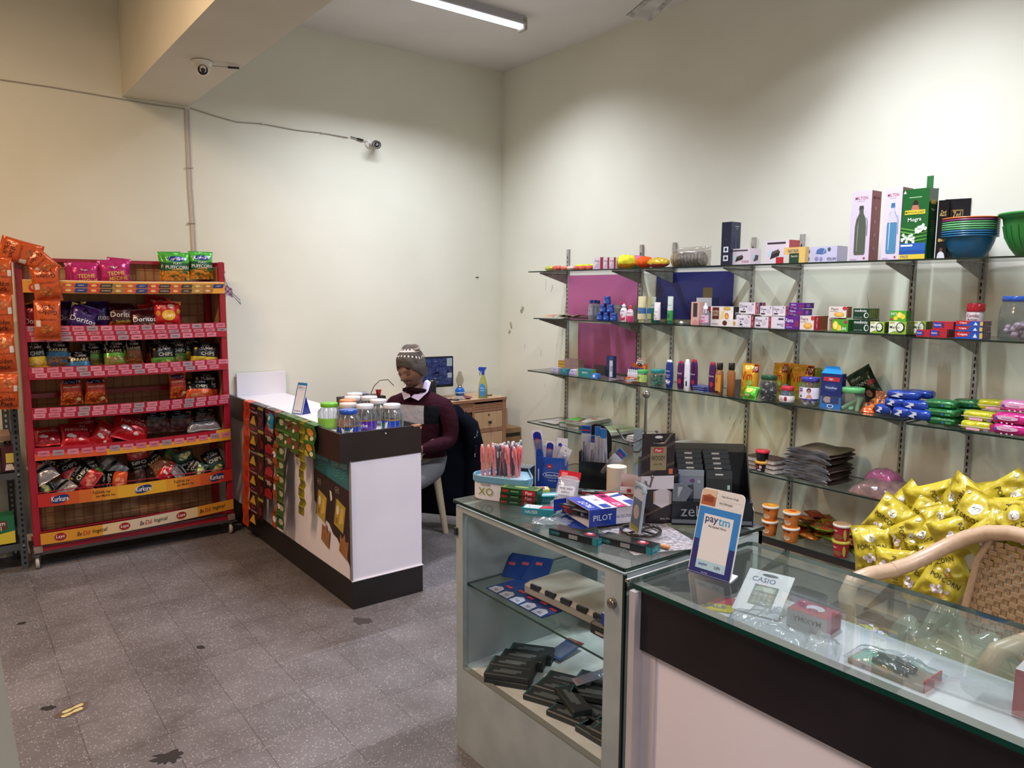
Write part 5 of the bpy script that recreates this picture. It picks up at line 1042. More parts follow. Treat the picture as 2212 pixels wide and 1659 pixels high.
S = [ # kind, box, X, depth, z, label
 ('dove',(2.577,0.095,1.426,1.490),.10,0,'white soap box at the bottom left of the white soap stack'),
 ('dove',(2.564,0.106,1.496,1.560),.10,1,'white soap box on top at the left of the white soap stack'),
 ('dove',(2.460,0.085,1.427,1.483),.08,0,'white soap box at the bottom, second from the left of the white stack'),
 ('evod',(2.362,0.087,1.429,1.486),.05,0,'white soap box standing upside down beside the purple soaps'),
 ('dove',(2.441,0.078,1.489,1.542),.05,1,'white soap box on top in the middle of the white soap stack'),
 ('dove',(2.361,0.076,1.491,1.543),.08,1,'white soap box on top, rightmost of the white soaps'),
 ('nama',(2.272,0.087,1.432,1.493),.06,0,'purple soap box at the bottom of the purple stack'),
 ('nama',(2.255,0.089,1.496,1.530),.08,1,'purple soap box in the middle of the purple stack'),
 ('nama',(2.252,0.089,1.533,1.562),.09,2,'purple soap box on top of the purple stack'),
 ('pears',(2.190,0.082,1.433,1.495),.17,0,'cream glycerine soap box with amber oval, the low front one'),
 ('pears',(2.072,0.070,1.431,1.488),.05,0,'cream glycerine soap box half behind the lime soap'),
 ('pears',(2.035,0.094,1.490,1.546),.05,1,'cream glycerine soap box standing higher above the lime soap'),
 ('lint',(1.989,0.082,1.435,1.483),.10,0,'green lime soap box in front of the glycerine soaps'),
 ('medi',(1.893,0.079,1.436,1.485),.10,0,'dark green herbal soap box, lower one of two'),
 ('medi',(1.902,0.079,1.487,1.539),.10,1,'dark green herbal soap box, upper one of two'),
 ('margo',(1.807,0.069,1.431,1.477),.06,0,'lime and white neem soap box beside the dark green soaps'),
 ('margo',(1.711,0.081,1.433,1.482),.08,0,'lime and white neem soap box below the green lemon soap'),
 ('tnil',(1.718,0.077,1.482,1.532),.05,1,'green lemon soap box standing upside down on the neem soap'),
 ('margo',(1.647,0.054,1.440,1.483),.10,0,'lime neem soap box, rightmost, half hidden behind the others')]
zs = {}
SB = [Z2,Z2+.0]
for i,(k,t,D,lv,lb) in enumerate(S):
    X = (3.60,3.61,3.60,3.60,3.61,3.61,3.60,3.60,3.60,3.60,3.66,3.62,3.57,3.59,3.60,3.58,3.58,3.59,3.66)[i]
    z = (Z2+.003) if lv == 0 else t[2]
    soap(t,X,D,lb,k,z)
P = [('pep',(1.594,0.061,1.421,1.448),.05,'short red and blue toothpaste box at the left of the toothpastes',None),('pep',(1.525,0.069,1.422,1.453),.12,'red and blue toothpaste box in the middle at shelf level',None),
     ('pep',(1.519,0.088,1.453,1.488),.10,'blue and red toothpaste box lying on top of the red ones',1),
     ('colg',(1.401,0.110,1.424,1.446),.09,'red and blue toothpaste box with white lettering, bottom of the stack of three',None),('colg',(1.403,0.109,1.448,1.470),.09,'red and blue toothpaste box with white lettering, middle of the stack of three',1),('colg',(1.403,0.109,1.472,1.494),.09,'red and blue toothpaste box with white lettering, top of the stack of three',1)]
for i,(k,t,D,lb,up) in enumerate(P): soap(t,(3.58,3.575,3.60,3.575,3.577,3.579)[i],D,lb,k,t[2] if up else Z2-.0035)
t = (1.447,0.069,1.488,1.584); b = bottle([(.032,0),(.036,.004),(.036,.110),(.030,.118)],'gloss:#d8ccd0',[(.037,.117),(.038,.120),(.038,.150),(.035,.153)],'gloss:#b02434',wraps=[('t','Combi',0,.098,.014,.05,'card:#7a3040'),('t','Active',0,.080,.012,.04,'card:#7a3040')],seg=28)
put(b,t,3.75,'white tub with a red screw lid behind the toothpastes','tub','red_lid_tub',z=Z2-.0035)
def clear_jar(r,h,lidc,neck=.8,label_specs=(),contents=None,name='plastic_jar',lid_h=.022,seg=30,ribs=0,prof=None):
    """returns dict of builders: body, lid, label, contents"""
    pr = prof or [(r*.9,.001),(r,.006),(r,h*.62),(r*.96,h*.74),(r*neck*1.02,h*.86),(r*neck,h*.9),(r*neck,h)]
    body = MB(); body.lathe(pr,'film:#dfe3e4/.05',seg,cap=False); body.lathe([(.001,.001),(r*.9,.001)],'film:#dfe3e4/.2',seg,cap=False)
    for k in range(ribs): a = 2*PI*k/ribs; body.tube([((prof_r(pr)(z)+.0005)*math.cos(a),(prof_r(pr)(z)+.0005)*math.sin(a),z) for z in (h*.12,h*.3,h*.5,h*.68,h*.8)],.0018,'film:#eceff0/.25',5,cap=False)
    lid = MB(); lr = r*neck+.004; lid.lathe([(lr*.98,h-lid_h*.55),(lr,h-lid_h*.5),(lr,h+lid_h*.35),(lr*.96,h+lid_h*.5),(lr*.5,h+lid_h*.52),(.001,h+lid_h*.52)],lidc,seg)
    return pr,body,lid
def jar_thing(loc,rz,label,r,h,lidc,neck=.8,bands=(),wraps=(),cat='jar',group=None,fill=None,ribs=0,prof=None,lid_h=.022,tilt=None):
    e = empty('plastic_jar',loc,rz,label,cat,group,rot=tilt)
    pr,bo,li = clear_jar(r,h,lidc,neck,lid_h=lid_h,ribs=ribs,prof=prof); bo.build('jar_body',e); li.build('lid',e)
    if bands or wraps:
        lb = MB()
        for z0,z1,m in bands: band(lb,pr,z0,z1,m,-PI,PI*.0+.0) if True else None
        fn = wrapfn([(q+.0004,z) for q,z in pr])
        for d in wraps:
            if d[0] == 't': lb.text(d[1],d[2],d[3],d[4],d[-1],None,.0018,maxw=d[5],fn=fn)
            elif d[0] == 'e': lb.sheet(lambda u,v: fn(d[1]+d[3]*(1-v)*math.cos(2*PI*u),d[2]+d[4]*(1-v)*math.sin(2*PI*u),.0014),16,3,d[-1])
            elif d[0] == 'r': lb.sheet(lambda u,v: fn(d[1]+(d[3]-d[1])*u,d[2]+(d[4]-d[2])*v,.0012),8,3,d[-1])
            elif d[0] == 'p': 
                P_ = d[1]; cx = sum(p[0] for p in P_)/len(P_); cy = sum(p[1] for p in P_)/len(P_); n = len(P_)
                lb.sheet(lambda u,v: fn(cx+(P_[int(round(u*n)) % n][0]-cx)*(1-v),cy+(P_[int(round(u*n)) % n][1]-cy)*(1-v),.0013),n,3,d[-1])
        lb.build('label',e)
    if fill: fill(r,h).build('contents',e,kind='stuff')
    return e
def fill_bits(mats,n,kind='cube',zmax=.55,size=.008,seed=1):
    def f(r,h):
        rs = random.Random(seed); b = MB()
        for i in range(n):
            a = rs.uniform(0,2*PI); q = math.sqrt(rs.uniform(0,1))*(r-size*1.5); z = size+rs.uniform(0,1)*h*zmax; s_ = size*rs.uniform(.7,1.2)
            X = T(q*math.cos(a),q*math.sin(a),z,rs.uniform(0,3),rs.uniform(0,3),rs.uniform(0,3)); m = rs.choice(mats)
            if kind == 'cube': b.box(-s_,s_,-s_*.8,s_*.8,-s_*.4,s_*.4,m,M=X)
            elif kind == 'ring': b.tube([(s_*1.3*math.cos(t_),s_*1.3*math.sin(t_),0) for t_ in [k*2*PI/10 for k in range(10)]],s_*.22,m,5,X,closed=True)
            else: b.lathe([(.001,-s_),(s_*.8,-s_*.6),(s_,0),(s_*.8,s_*.6),(.001,s_)],m,8,X)
        return b
    return f
p = (3.700,1.254,1.411); jar_thing((3.70,p[1],Z2-.0035),SHELF,'large clear ribbed jar with a blue lid at the right edge of the second shelf',.075,.175,'gloss:#2a50a0',.85,fill=fill_bits(['film:#e8d8e0/.6','film:#e0c0d0/.7'],40,'ball',.3,.014,4),ribs=0)

# ---- third shelf
def small(t,D,X,c,lb,fr=(),z=None,rz=0,side=None): return boxr(t,D,X,'stationery_box',lb,'card:'+c,fr,z=Z3 if z is None else z,rz=rz,side=side,group='small cartons on the third shelf')
small((4.273,0.080,1.008,1.050),.05,3.66,'#b8b4c8','tiny white and violet carton, leftmost on the third shelf',[('t','UNIX',.5,.5,.3,.8,'#3a3a70')])
small((4.374,0.087,1.018,1.087),.05,3.82,'#d08a3a','orange and yellow carton stack at the back left of the third shelf',[('r',0,.3,1,.45,'#d8c050'),('r',0,.7,1,.85,'#d8c050')])
small((4.198,0.151,1.033,1.113),.06,3.76,'#a88c88','dull pink carton block at the back of the third shelf',[('r',.48,0,.5,1,'#8a706e'),('r',0,.48,1,.5,'#8a706e')])
small((4.147,0.072,1.003,1.051),.05,3.64,'#2c7a88','small teal eraser carton beside the violet one',[('t','apsara',.5,.6,.22,.8,'#cfe0e4')])
t = (4.056,0.111,1.011,1.055); b = MB(); b.prism([(-.035,0),(.035,0),(.028,.03),(-.015,.034)],0,.05,'card:#cfc4e0',Matrix(((1,0,0,0),(0,0,1,0),(0,1,0,0),(0,0,0,1)))); b.text('UNIX',.005,.02,.010,'card:#3a3080',front(-.001)); b.rect(-.03,.0,.03,.008,'card:#a890d0',front(-.001)); put(b,t,3.64,'white and violet wedge shaped carton between two teal cartons','box','stationery_box','small cartons on the third shelf',z=Z3)
small((3.885,0.144,1.016,1.075),.05,3.60,'#2a7c80','teal pencil carton with white lettering on the third shelf',[('t','apsara',.56,.5,.3,.7,'#d8e6e4'),('r',.0,.0,.08,1,'#c9b84a')],side='card:#6a9a4a')
t = (3.760,0.102,1.011,1.053); b = MB(); b.prism([(-.03,0),(.028,0),(.022,.03),(-.022,.032)],0,.045,'card:#3a78c8',Matrix(((1,0,0,0),(0,0,1,0),(0,1,0,0),(0,0,0,1)))); b.rect(-.01,.006,.01,.026,'card:#cfd8ea',front(-.001)); put(b,t,3.58,'small bright blue carton at the front edge of the third shelf','box','stationery_box','small cartons on the third shelf',z=Z3,rz=.2)
small((3.890,0.124,1.047,1.090),.05,3.76,'#3a3032','dark flat carton behind the blue one on the third shelf')
t = (3.729,0.068,1.064,1.174); boxr(t,.03,3.70,'glue_carton','narrow dark blue carton left of the glue display','gloss:#1d2450',[('r',.45,.05,.9,.8,'#c8ccd8'),('t','Fevistik',.68,.42,.3,.55,PI/2,'#22284a'),('r',.4,.84,.95,.98,'#24479a')],z=Z3)
# glue display with little bottles
t = (3.492,0.211,1.050,1.195); W = .135
g = empty('glue_display',(3.68,t[0],Z3),SHELF,'orange glue display box with a round white header','display box')
b = MB(); b.box(-W/2,W/2,0,.07,0,.022,'card:#c9541e',frontm='card:#d0601e'); b.box(-W/2,W/2,.068,.07,0,.115,'card:#c9541e'); b.poly([(-W/2,.06),(W/2,.06),(W/2,.115),(-W/2,.115)],'card:#cc5a20',front(.067)); b.rect(-W/2,.06,W/2,.072,'card:#3a6a2a',front(.067),.001)
b.poly([(.034*math.cos(a),.108+.045*math.sin(a)) for a in [k*PI/14 for k in range(15)]],'card:#e4dcd4',front(.066)); b.text('FEVICOL',0,.128,.011,'card:#2a1c14',front(.066),.001,maxw=.055); b.ell(0,.108,.022,.011,'card:#1c1c2a',front(.066),.0012); b.text('MR',0,.108,.008,'card:#e8e0d8',front(.066),.002)
b.poly([(-.02,.142),(.02,.142),(.01,.15),(0,.145),(-.01,.15)],'card:#b03a1c',front(.066),.0012); b.ell(.04,.09,.014,.015,'card:#e0a04a',front(.066),.0012); b.text('FEVICOL MR',-.02,.011,.009,'card:#f0e4d0',front(0),.001); b.build('tray',g)
for r_ in range(2):
    for k in range(7):
        b = MB(); b.lathe([(.0075,0),(.008,.002),(.008,.03),(.005,.036)],'gloss:#d8d4dc',12); b.lathe([(.0055,.035),(.0055,.05),(.003,.054)],'gloss:#22347a' if r_ else 'gloss:#cfd0d8',10)
        b.build('glue_bottle',None,(3.68+.018+.024*r_,t[0]+.054-.018*k,Z3+.023+.014*r_),(0,0,SHELF),'tiny white glue bottle, %s in the %s row of the orange display' % (('first','second','third','fourth','fifth','sixth','last')[k],('front','back')[r_]),'glue','glue bottles in the display')
for k,(xl,c,lb) in enumerate((((1292,808),'#6a4a58','mauve'),((1330,815),'#7a6a70','greyish'),((1362,818),'#8a8a86','clear grey'),((1350,805),'#b8c4d0','pale blue'))):
    b = MB(); a0 = k*2.0; b.sheet(lambda u,v: ((u-.5)*.10,(v-.5)*.10,.006+.006*math.sin(6*u+a0)*math.cos(5*v)+.003*k),10,8,'foil:'+c); p = [(3.640,3.745,1.037),(3.620,3.590,1.021),(3.610,3.418,1.025),(3.720,3.465,1.076)][k]
    b.build('flat_packet',None,(p[0],p[1],Z3+.001),(0,0,.6*k),lb+' flat packet lying in front of the glue display','packet','flat packets on the third shelf')
p = (3.640,3.372,1.040); jar_thing((3.65,p[1],Z3),SHELF,'small clear jar with a light green lid beside the teal lidded jar',.036,.078,'gloss:#4fb868',.88,bands=[(.010,.058,'card:#a8c46a')],wraps=[('e',-.004,.034,.014,.014,'card:#5a8a3a'),('e',.012,.026,.008,.012,'card:#d8c87a')],fill=None)
p = (3.640,3.244,1.028); jar_thing((3.65,p[1],Z3),SHELF,'round clear jar with a teal lid and green sachets inside',.052,.092,'gloss:#2a8a86',.78,prof=[(.03,.001),(.044,.006),(.052,.03),(.052,.05),(.044,.072),(.041,.078),(.041,.092)],fill=fill_bits(['gloss:#2a9a78','gloss:#2c8a5a','film:#9ad0c0/.6'],34,'cube',.45,.012,2))
def lotion(t,X,r,mat,capm,lb,wraps=(),caph=.0,name='lotion_bottle',sy=.55,sh=None):
    H = t[3]-Z3; pr = sh(r,H) if sh else [(r*.72,0),(r*.78,.003),(r*.98,H*.22),(r,H*.5),(r*.92,H*.8),(r*.78,H*.9),(r*.70,H*.92)]
    b = bottle(pr,mat,[(pr[-1][0],pr[-1][1]),(pr[-1][0]*.95,H*.97),(pr[-1][0]*.7,H)],capm,sx=1,sy=sy,wraps=wraps)
    return put(b,t,X,lb,'bottle',name,'lotion bottles on the third shelf',z=Z3)
lotion((3.113,0.086,1.026,1.197),3.61,.029,'gloss:#1c2f7a','gloss:#d8dcea','dark blue cream lotion bottle with a white cap',[('t','NIVEA',0,.105,.008,.03,'card:#dfe4f0'),('t','Creme',0,.082,.009,.034,'card:#dfe4f0'),('t','Care',0,.070,.009,.03,'card:#dfe4f0'),('e',0,.042,.020,.012,'card:#e4e8f0'),('e',0,.050,.020,.011,'gloss:#1c2f7a'),('r',-.015,.024,.015,.027,'card:#cfd4e4')])
lotion((3.038,0.073,1.021,1.196),3.63,.027,'gloss:#4a1c50','gloss:#b02a4a','purple berry body wash with a red cap, left of the white bottle',[('t','Fiama',0,.098,.011,.038,'card:#e4d8e6'),('e',.0,.048,.013,.016,'card:#a83048'),('r',-.014,.088,.014,.0895,'card:#c090c0')])
lotion((2.952,0.053,1.025,1.213),3.585,.020,'gloss:#dcdce2','gloss:#e4e4ea','slim white lotion bottle between the purple ones',[('r',.002,.03,.012,.06,'card:#3a3c48'),('t','Dove',-.004,.08,.008,.02,'card:#4a4c70')],sy=.8)
lotion((2.953,0.057,1.038,1.210),3.65,.027,'gloss:#4a1c50','gloss:#b02a4a','purple berry body wash with a red cap, right of the white bottle',[('t','Fiama',0,.098,.011,.038,'card:#e4d8e6'),('e',.004,.048,.012,.016,'card:#a83048')])
lotion((2.814,0.061,1.027,1.204),3.65,.026,'gloss:#4a1c50','gloss:#b02a4a','purple berry body wash with a red cap beside the amber bottles',[('t','Fiama',0,.098,.011,.036,'card:#e4d8e6'),('e',.004,.048,.012,.016,'card:#a83048')])
for k in range(3):
    b = MB(); b.prism([(-.05,0),(.05,0),(.045,.004),(-.04,.010)],0,.07,'gloss:#2a3f94',Matrix(((1,0,0,0),(0,0,1,0),(0,1,0,0),(0,0,0,1))))
    b.rect(-.045,.0005,.03,.003,'card:#a8b4d8',front(-.001)); b.build('napkin_pack',None,(3.62,2.884,Z3+.012*k+.001),(0,0,SHELF+.12*k),('lowest','middle','top')[k]+' flat blue pack between the purple bottles','packet','flat blue packs on the third shelf')
def amber(t,X,lb,lab):
    H = t[3]-Z3; hb = H*.78; b = MB()
    pr = [(.021,0),(.023,.003),(.023,hb*.9),(.015,hb),(.012,hb+.004)]
    b.lathe([(q*.93,z*.86+.003) for q,z in pr[:3]],'gloss:#b8702c',24); b.lathe(pr,'film:#c8884c/.35',24); b.lathe([(.017,hb+.003),(.018,hb+.006),(.018,H-.002),(.016,H)],'gloss:#17130f',20)
    if lab: band(b,pr,.02,hb*.82,'card:#c88a34',-PI*.8,-PI*.2,.0012); b.text('ORGANIC',0,hb*.6,.008,'card:#5a3414',None,.003,maxw=.03,rot=PI/2,fn=wrapfn(pr)); b.rect(-.010,.014,.012,.026,'card:#2a1c14',front(-.0252))
    return put(b,t,X,lb,'bottle','oil_bottle',z=Z3)
amber((2.718,0.072,1.025,1.209),3.59,'amber shampoo bottle with a gold label and black cap',True)
amber((2.636,0.054,1.034,1.215),3.59,'plain amber bottle with a black cap, right of the labelled one',False)
b = MB(); b.box(-.03,.03,0,.05,0,.085,'weave:#2c2c2c/#5a5a54/160'); put(b,(2.659,0.057,1.024,1.165),3.70,'dark mesh scrubber pack behind the amber bottles','scourer','mesh_pack',z=Z3)
def vim(t,X,lb,seed,z=Z3,rz=0):
    h = t[3]-z; w = max(t[1]*1.08,.09); mb = pouch(w,h,.05,[(.3,'foil:#d8cc3a'),(1,'foil:#dca028')],[('t','Vim',.44,.62,.26,.62,.12,'foil:#b0281c'),('r',.72,.74,.98,.98,'#8a2420'),('t','20',.85,.86,.12,.2,'#f0e0d0'),('e',.62,.42,.20,.10,'#8ab040'),('e',.62,.42,.15,.07,'#b8cc6a'),('e',.55,.22,.2,.06,'#c9903a')],seed)
    mb.build('dishwash_pouch',None,(X,t[0],z),(-.06,0,SHELF+rz),lb,'pouch','yellow dishwash pouches')
vim((2.572,0.105,1.078,1.213),3.67,'yellow dishwash pouch standing left of the jar of black caps',81)
vim((2.449,0.059,1.078,1.218),3.78,'yellow dishwash pouch behind the jar of black caps',82)
vim((2.434,0.059,1.077,1.217),3.84,'yellow dishwash pouch behind the red lidded jar',83,rz=.1)
vim((2.326,0.130,1.084,1.218),3.80,'yellow dishwash pouch behind the violet lidded jar',84)
b = pouch(.085,.075,.05,'foil:#5cc03c',[('e',.5,.6,.3,.2,'#d8cc3c'),('t','Exo',.5,.62,.2,.5,'#2a5a20'),('e',.4,.2,.2,.1,'#d0c88a')],85); t = (2.508,0.106,1.036,1.101); b.build('scrub_packet',None,(3.585,t[0],Z3+.001),(-.5,0,SHELF),'bright green scrub packet in front of the first yellow pouch','scourer')

def _mix(r,h):
    b = fill_bits(['gloss:#17181c','gloss:#1f2024','card:#a8a8a8'],120,'cube',.66,.009,6)(r,h); c = fill_bits(['gloss:#101114','metal:#8a8a88'],50,'ring',.6,.009,7)(r,h)
    k = len(b.v); b.v += c.v; b.f += [tuple(i+k for i in f) for f in c.f]; b.m += [b.mi(c.mats[i]) for i in c.m]; b.sm += c.sm; return b
p = (3.620,2.417,1.040); jar_thing((3.63,p[1],Z3+.003),SHELF,'clear jar with a dark green lid full of black bottle caps and rings',.048,.125,'gloss:#1f4a34',.80,fill=_mix)
p = (3.600,2.286,1.031); jar_thing((3.61,p[1],Z3+.003),SHELF,'small round clear jar with a red lid and white label',.042,.080,'gloss:#c03040',.72,prof=[(.03,.001),(.039,.005),(.043,.022),(.041,.042),(.033,.062),(.029,.068),(.029,.080)],bands=[(.008,.042,'card:#dcd4d4')],wraps=[('e',.014,.026,.008,.012,'card:#8a2430'),('r',-.02,.018,.0,.034,'card:#b8a8a8')],lid_h=.020)
p = (3.700,2.369,1.158); b = MB(); b.lathe([(.022,0),(.022,.05),(.016,.06),(.018,.066),(.012,.082),(.008,.084)],'gloss:#3a7090',18); b.build('blue_cap_bottle',None,(3.72,p[1],Z3+.003),(0,0,0),'bottle with a blue pointed cap between the yellow pouches','bottle')
p = (3.600,2.156,1.029); jar_thing((3.61,p[1],Z3+.003),SHELF,'large square clear jar with a violet lid and a label showing a woman',.052,.140,'gloss:#3c3a90',.82,bands=[(.042,.100,'card:#d6cede'),(.036,.040,'card:#4a2a8a')],
    wraps=[('r',-.036,.078,-.012,.096,'card:#4a2a8a'),('t','PONDS',-.024,.087,.008,.02,'card:#e8e4f0'),('e',.022,.086,.011,.012,'card:#2a1a18'),('e',.022,.082,.007,.010,'card:#b8846c'),('p',[(.008,.043),(.040,.043),(.034,.060),(.026,.068),(.016,.062)],'card:#c09078'),('e',-.022,.054,.008,.006,'card:#3a4a3a')],fill=fill_bits(['gloss:#d8d4e4','gloss:#5a4aa0'],36,'ball',.22,.011,8))
t = (2.035,0.112,1.033,1.222); b = carton(t[1]*.95,.05,t[3]-Z3-.02,'gloss:#1a2c66',[('r',0,0,1,.34,'#2a6ab0'),('r',.1,.14,.9,.36,'#3a3c48'),('e',.35,.25,.2,.09,'#9a8a88'),('e',.66,.25,.18,.09,'#2a3a70'),('r',.12,.78,.9,.90,'#b02c38'),('t','10/-',.5,.84,.07,.4,'#e8e4e8'),('e',.5,.60,.36,.12,'#26386e'),('t','Vaseline',.5,.60,.07,.6,'#c8d0e4'),('e',.5,.07,.16,.05,'#dfe4ee'),('e',.5,.07,.12,.035,'#2a4a90')],side='gloss:#152250')
W = t[1]*.95; H = t[3]-Z3-.02; b.add([(-W/2,0,H),(W/2,0,H),(W/2*.6,.03,H+.022),(-W/2*.9,.03,H+.022)],[(0,1,2,3)],'gloss:#2a86c8'); b.add([(-W/2*.9,.03,H+.022),(W/2*.6,.03,H+.022),(W/2*.5,.028,H+.036),(-W/2*.8,.028,H+.036)],[(0,1,2,3)],'gloss:#2f8ccc')
put(b,t,3.60,'blue petroleum jelly carton with a bright blue top flap','box','jelly_carton',z=Z3+.0035,rz=.1)
p = (3.800,2.228,1.215); b = MB(); b.lathe([(.024,0),(.026,.01),(.026,.125),(.022,.135),(.023,.14),(.026,.165),(.020,.178),(.004,.18)],'gloss:#8a9a30',22); b.build('green_cap_bottle',None,(3.84,2.255,Z3+.003),(0,0,0),'olive green bottle whose rounded cap shows above the blue carton','bottle')
def _tubes(r,h):
    b = MB()
    for (x,y,z,a,bb,L) in ((-.015,0,.035,.95,.1,.085),(-.004,.01,.045,.85,-.2,.08),(.03,-.005,.04,.12,0,.07),(.024,.015,.04,.3,.4,.07)): b.cyl(.010,-L/2,L/2,'plastic:#a8dca0',12,T(x,y,z,0,a,bb))
    b.cyl(.012,.002,.006,'plastic:#7ac08a',14,T(.005,-.02,.016,.8)); return b
p = (3.600,1.924,1.036); jar_thing((3.615,p[1],Z3+.003),SHELF,'clear jar with a green lid and pale green tubes inside',.056,.108,'gloss:#5ca868',.88,fill=_tubes)
t = (1.950,0.201,1.122,1.274); d = pouch(.15,.19,.05,'foil:#17301e',[('t','HENNA',.5,.56,.10,.6,'#cfd8c8'),('t','Vcare',.4,.78,.09,.4,'#c0ccb8'),('e',.6,.24,.2,.15,'#2a1a18'),('e',.6,.24,.10,.10,'#a8745c'),('r',.7,.44,.95,.56,'#8a2a3a')],91)
d.build('henna_pouch',None,(3.80,1.914,Z3+.032),(-.1,-.6,SHELF),'dark green henna pouch leaning tilted behind the green lidded jar','pouch')
for k,(px,sz,rr,lb,mt_) in enumerate(((0,.09,(-.3,.1),'brown and orange biscuit packet standing on end behind the orange ones','foil:#8a4a24'),(1,.085,(-1.2,.3),'orange biscuit packet lying right of the green lidded jar','foil:#d05a20'),(2,.09,(-1.1,-.4),'reddish brown biscuit packet lying above the orange one','foil:#8a3a1c'))):
    p = [(3.680,1.820,1.121),(3.620,1.855,1.052),(3.700,1.880,1.085)][k]
    pouch(sz*.8,sz*1.2,.035,mt_,[('r',.1,.3,.9,.6,'#d8843a'),('r',.4,.4,.6,.6,'#3a2a5a')],92+k).build('biscuit_packet',None,(p[0],p[1],Z3+.004+.02*(k == 2)),(rr[0],0,SHELF+rr[1]),lb,'packet','orange biscuit packets on the third shelf')
def pad_pack(W,D,H,mat,seed,specs=(),ends=None,tuck=False):
    """soft rounded pack of pads lying flat, front face to -Y"""
    b = MB(); nu,nv = 16,12; off = seed*5.3; rings = []
    for i in range(nu+1):
        u = i/nu; k = (1-abs(2*u-1)**5); sx = W*(u-.5); ring = []
        for j in range(20):
            a = 2*PI*j/20; c,s_ = math.cos(a),math.sin(a); q = .5
            yy = (abs(c)**q)*(1 if c > 0 else -1)*D/2; zz = (abs(s_)**q)*(1 if s_ > 0 else -1)*H/2
            f = .55+.45*k**.4; w = 1+.07*noise.noise(Vector((u*4+off,c*2,s_*2)))
            ring.append((sx*(1+.0*w),D/2+yy*f*w,H/2+zz*f*w))
        rings.append(ring)
    b.loft(rings,mat,True); 
    F = front(-.002)
    for i,dd in enumerate(specs):
        if dd[0] == 'r': b.rect((dd[1]-.5)*W,dd[2]*H,(dd[3]-.5)*W,dd[4]*H,dd[-1],F,.001+.0003*i)
        elif dd[0] == 't': b.text(dd[1],(dd[2]-.5)*W,dd[3]*H,dd[4]*H,dd[-1],F,.001+.0003*i,maxw=dd[5]*W)
        elif dd[0] == 'e': b.ell((dd[1]-.5)*W,dd[2]*H,dd[3]*W,dd[4]*H,dd[-1],F,.001+.0003*i)
    if tuck:
        for s_ in ((-1,) if tuck == 1 else (-1,1)):
            x = s_*W*.49; b.add([(x,D*.15,H*.55),(x+s_*.014,D*.1,H*.8),(x+s_*.02,D*.5,H*.45),(x+s_*.012,D*.3,H*.15),(x,D*.45,H*.5)],[(0,1,2,4),(0,4,2,3)],'foil:#d8dce6')
            b.poly([(-W*.34,H*.32),(-W*.14,H*.62),(-W*.26,H*.80),(W*.0,H*.74),(W*.02,H*.5),(-W*.12,H*.42),(-W*.06,H*.2)],'foil:#d4d8e4',F,.0014)
    return b
BL = [((3.620,1.778,1.044),.085,.05,0,.0),((3.590,1.669,1.049),.10,.05,0,.1),((3.580,1.597,1.055),.11,.05,0,-.05),((3.620,1.722,1.096),.10,.045,1,.12),((3.600,1.621,1.110),.12,.045,1,-.05),((3.630,1.691,1.157),.15,.04,2,.15),((3.700,1.649,1.169),.12,.04,2.2,.2)]
for k,(p,W,H,lv,rz) in enumerate(BL):
    pad_pack(W,.09,H,'foil:#1f3f9a',100+k,[],tuck=1).build('pad_pack',None,(p[0],p[1],Z3+.004+lv*.042 if lv < 2 else Z3+.004+.084+.001*(k == 6)),(0,0,SHELF+rz),'blue soft pad pack, '+('bottom left one','bottom middle one','bottom right one','middle row left one','middle row right one','long one on top','rear one on top')[k]+' of the blue pile','pad pack','blue pad packs')
GL = [((3.600,1.504,1.055),0),((3.600,1.507,1.097),1),((3.610,1.515,1.147),2),((3.720,1.460,1.071),0),((3.720,1.462,1.110),1),((3.720,1.442,1.159),2)]
for k,(p,lv) in enumerate(GL):
    pad_pack(.125,.09,.040,'foil:#1f6a34',110+k,[('r',.0,.66,1,.74,'foil:#7ab08a'),('e',.62,.4,.05,.12,'card:#2a58a0'),('r',.7,.3,.9,.5,'card:#3a8a50')]).build('pad_pack',None,(p[0],p[1],Z3-.008+.0005+lv*.037),(0,0,SHELF+(.05,-.04,.06,.0,.05,.12)[k]),'dark green soft pad pack, '+('bottom one of the front','middle one of the front','top one of the front','bottom one of the rear','middle one of the rear','top one of the rear')[k]+' green column','pad pack','green pad packs')
YL = [((3.575,1.349,1.054),0,'lowest lime yellow pad pack at the shelf front'),((3.600,1.350,1.113),1,'lime yellow pad pack in the middle of its stack'),((3.660,1.308,1.187),2.2,'lime yellow pad pack lying crooked on top of the stack')]
for k,(p,lv,lb) in enumerate(YL):
    b = pad_pack(.125,.10,.042,'foil:#b8b42c',120+k,[('r',.0,.42,1,.50,'card:#d8d4b8'),('r',.25,.08,.68,.34,'card:#d8a0b8'),('r',.8,.08,.95,.34,'card:#7a6a94')]); b.box(.055,.075,.01,.09,.006,.036,'foil:#b03a68')
    b.build('pad_pack',None,(p[0],p[1],Z3-.0075+lv*.041),(.0,0,SHELF+(.02,.05,.3)[k]),lb,'pad pack','lime yellow pad packs')
KL = [((3.580,1.216,1.052),0,'bright pink pad pack at the bottom right of the third shelf'),((3.585,1.220,1.119),1,'bright pink pad pack on top of another pink one'),((3.640,1.213,1.190),2.1,'pale pink pad pack on top at the right edge of the picture')]
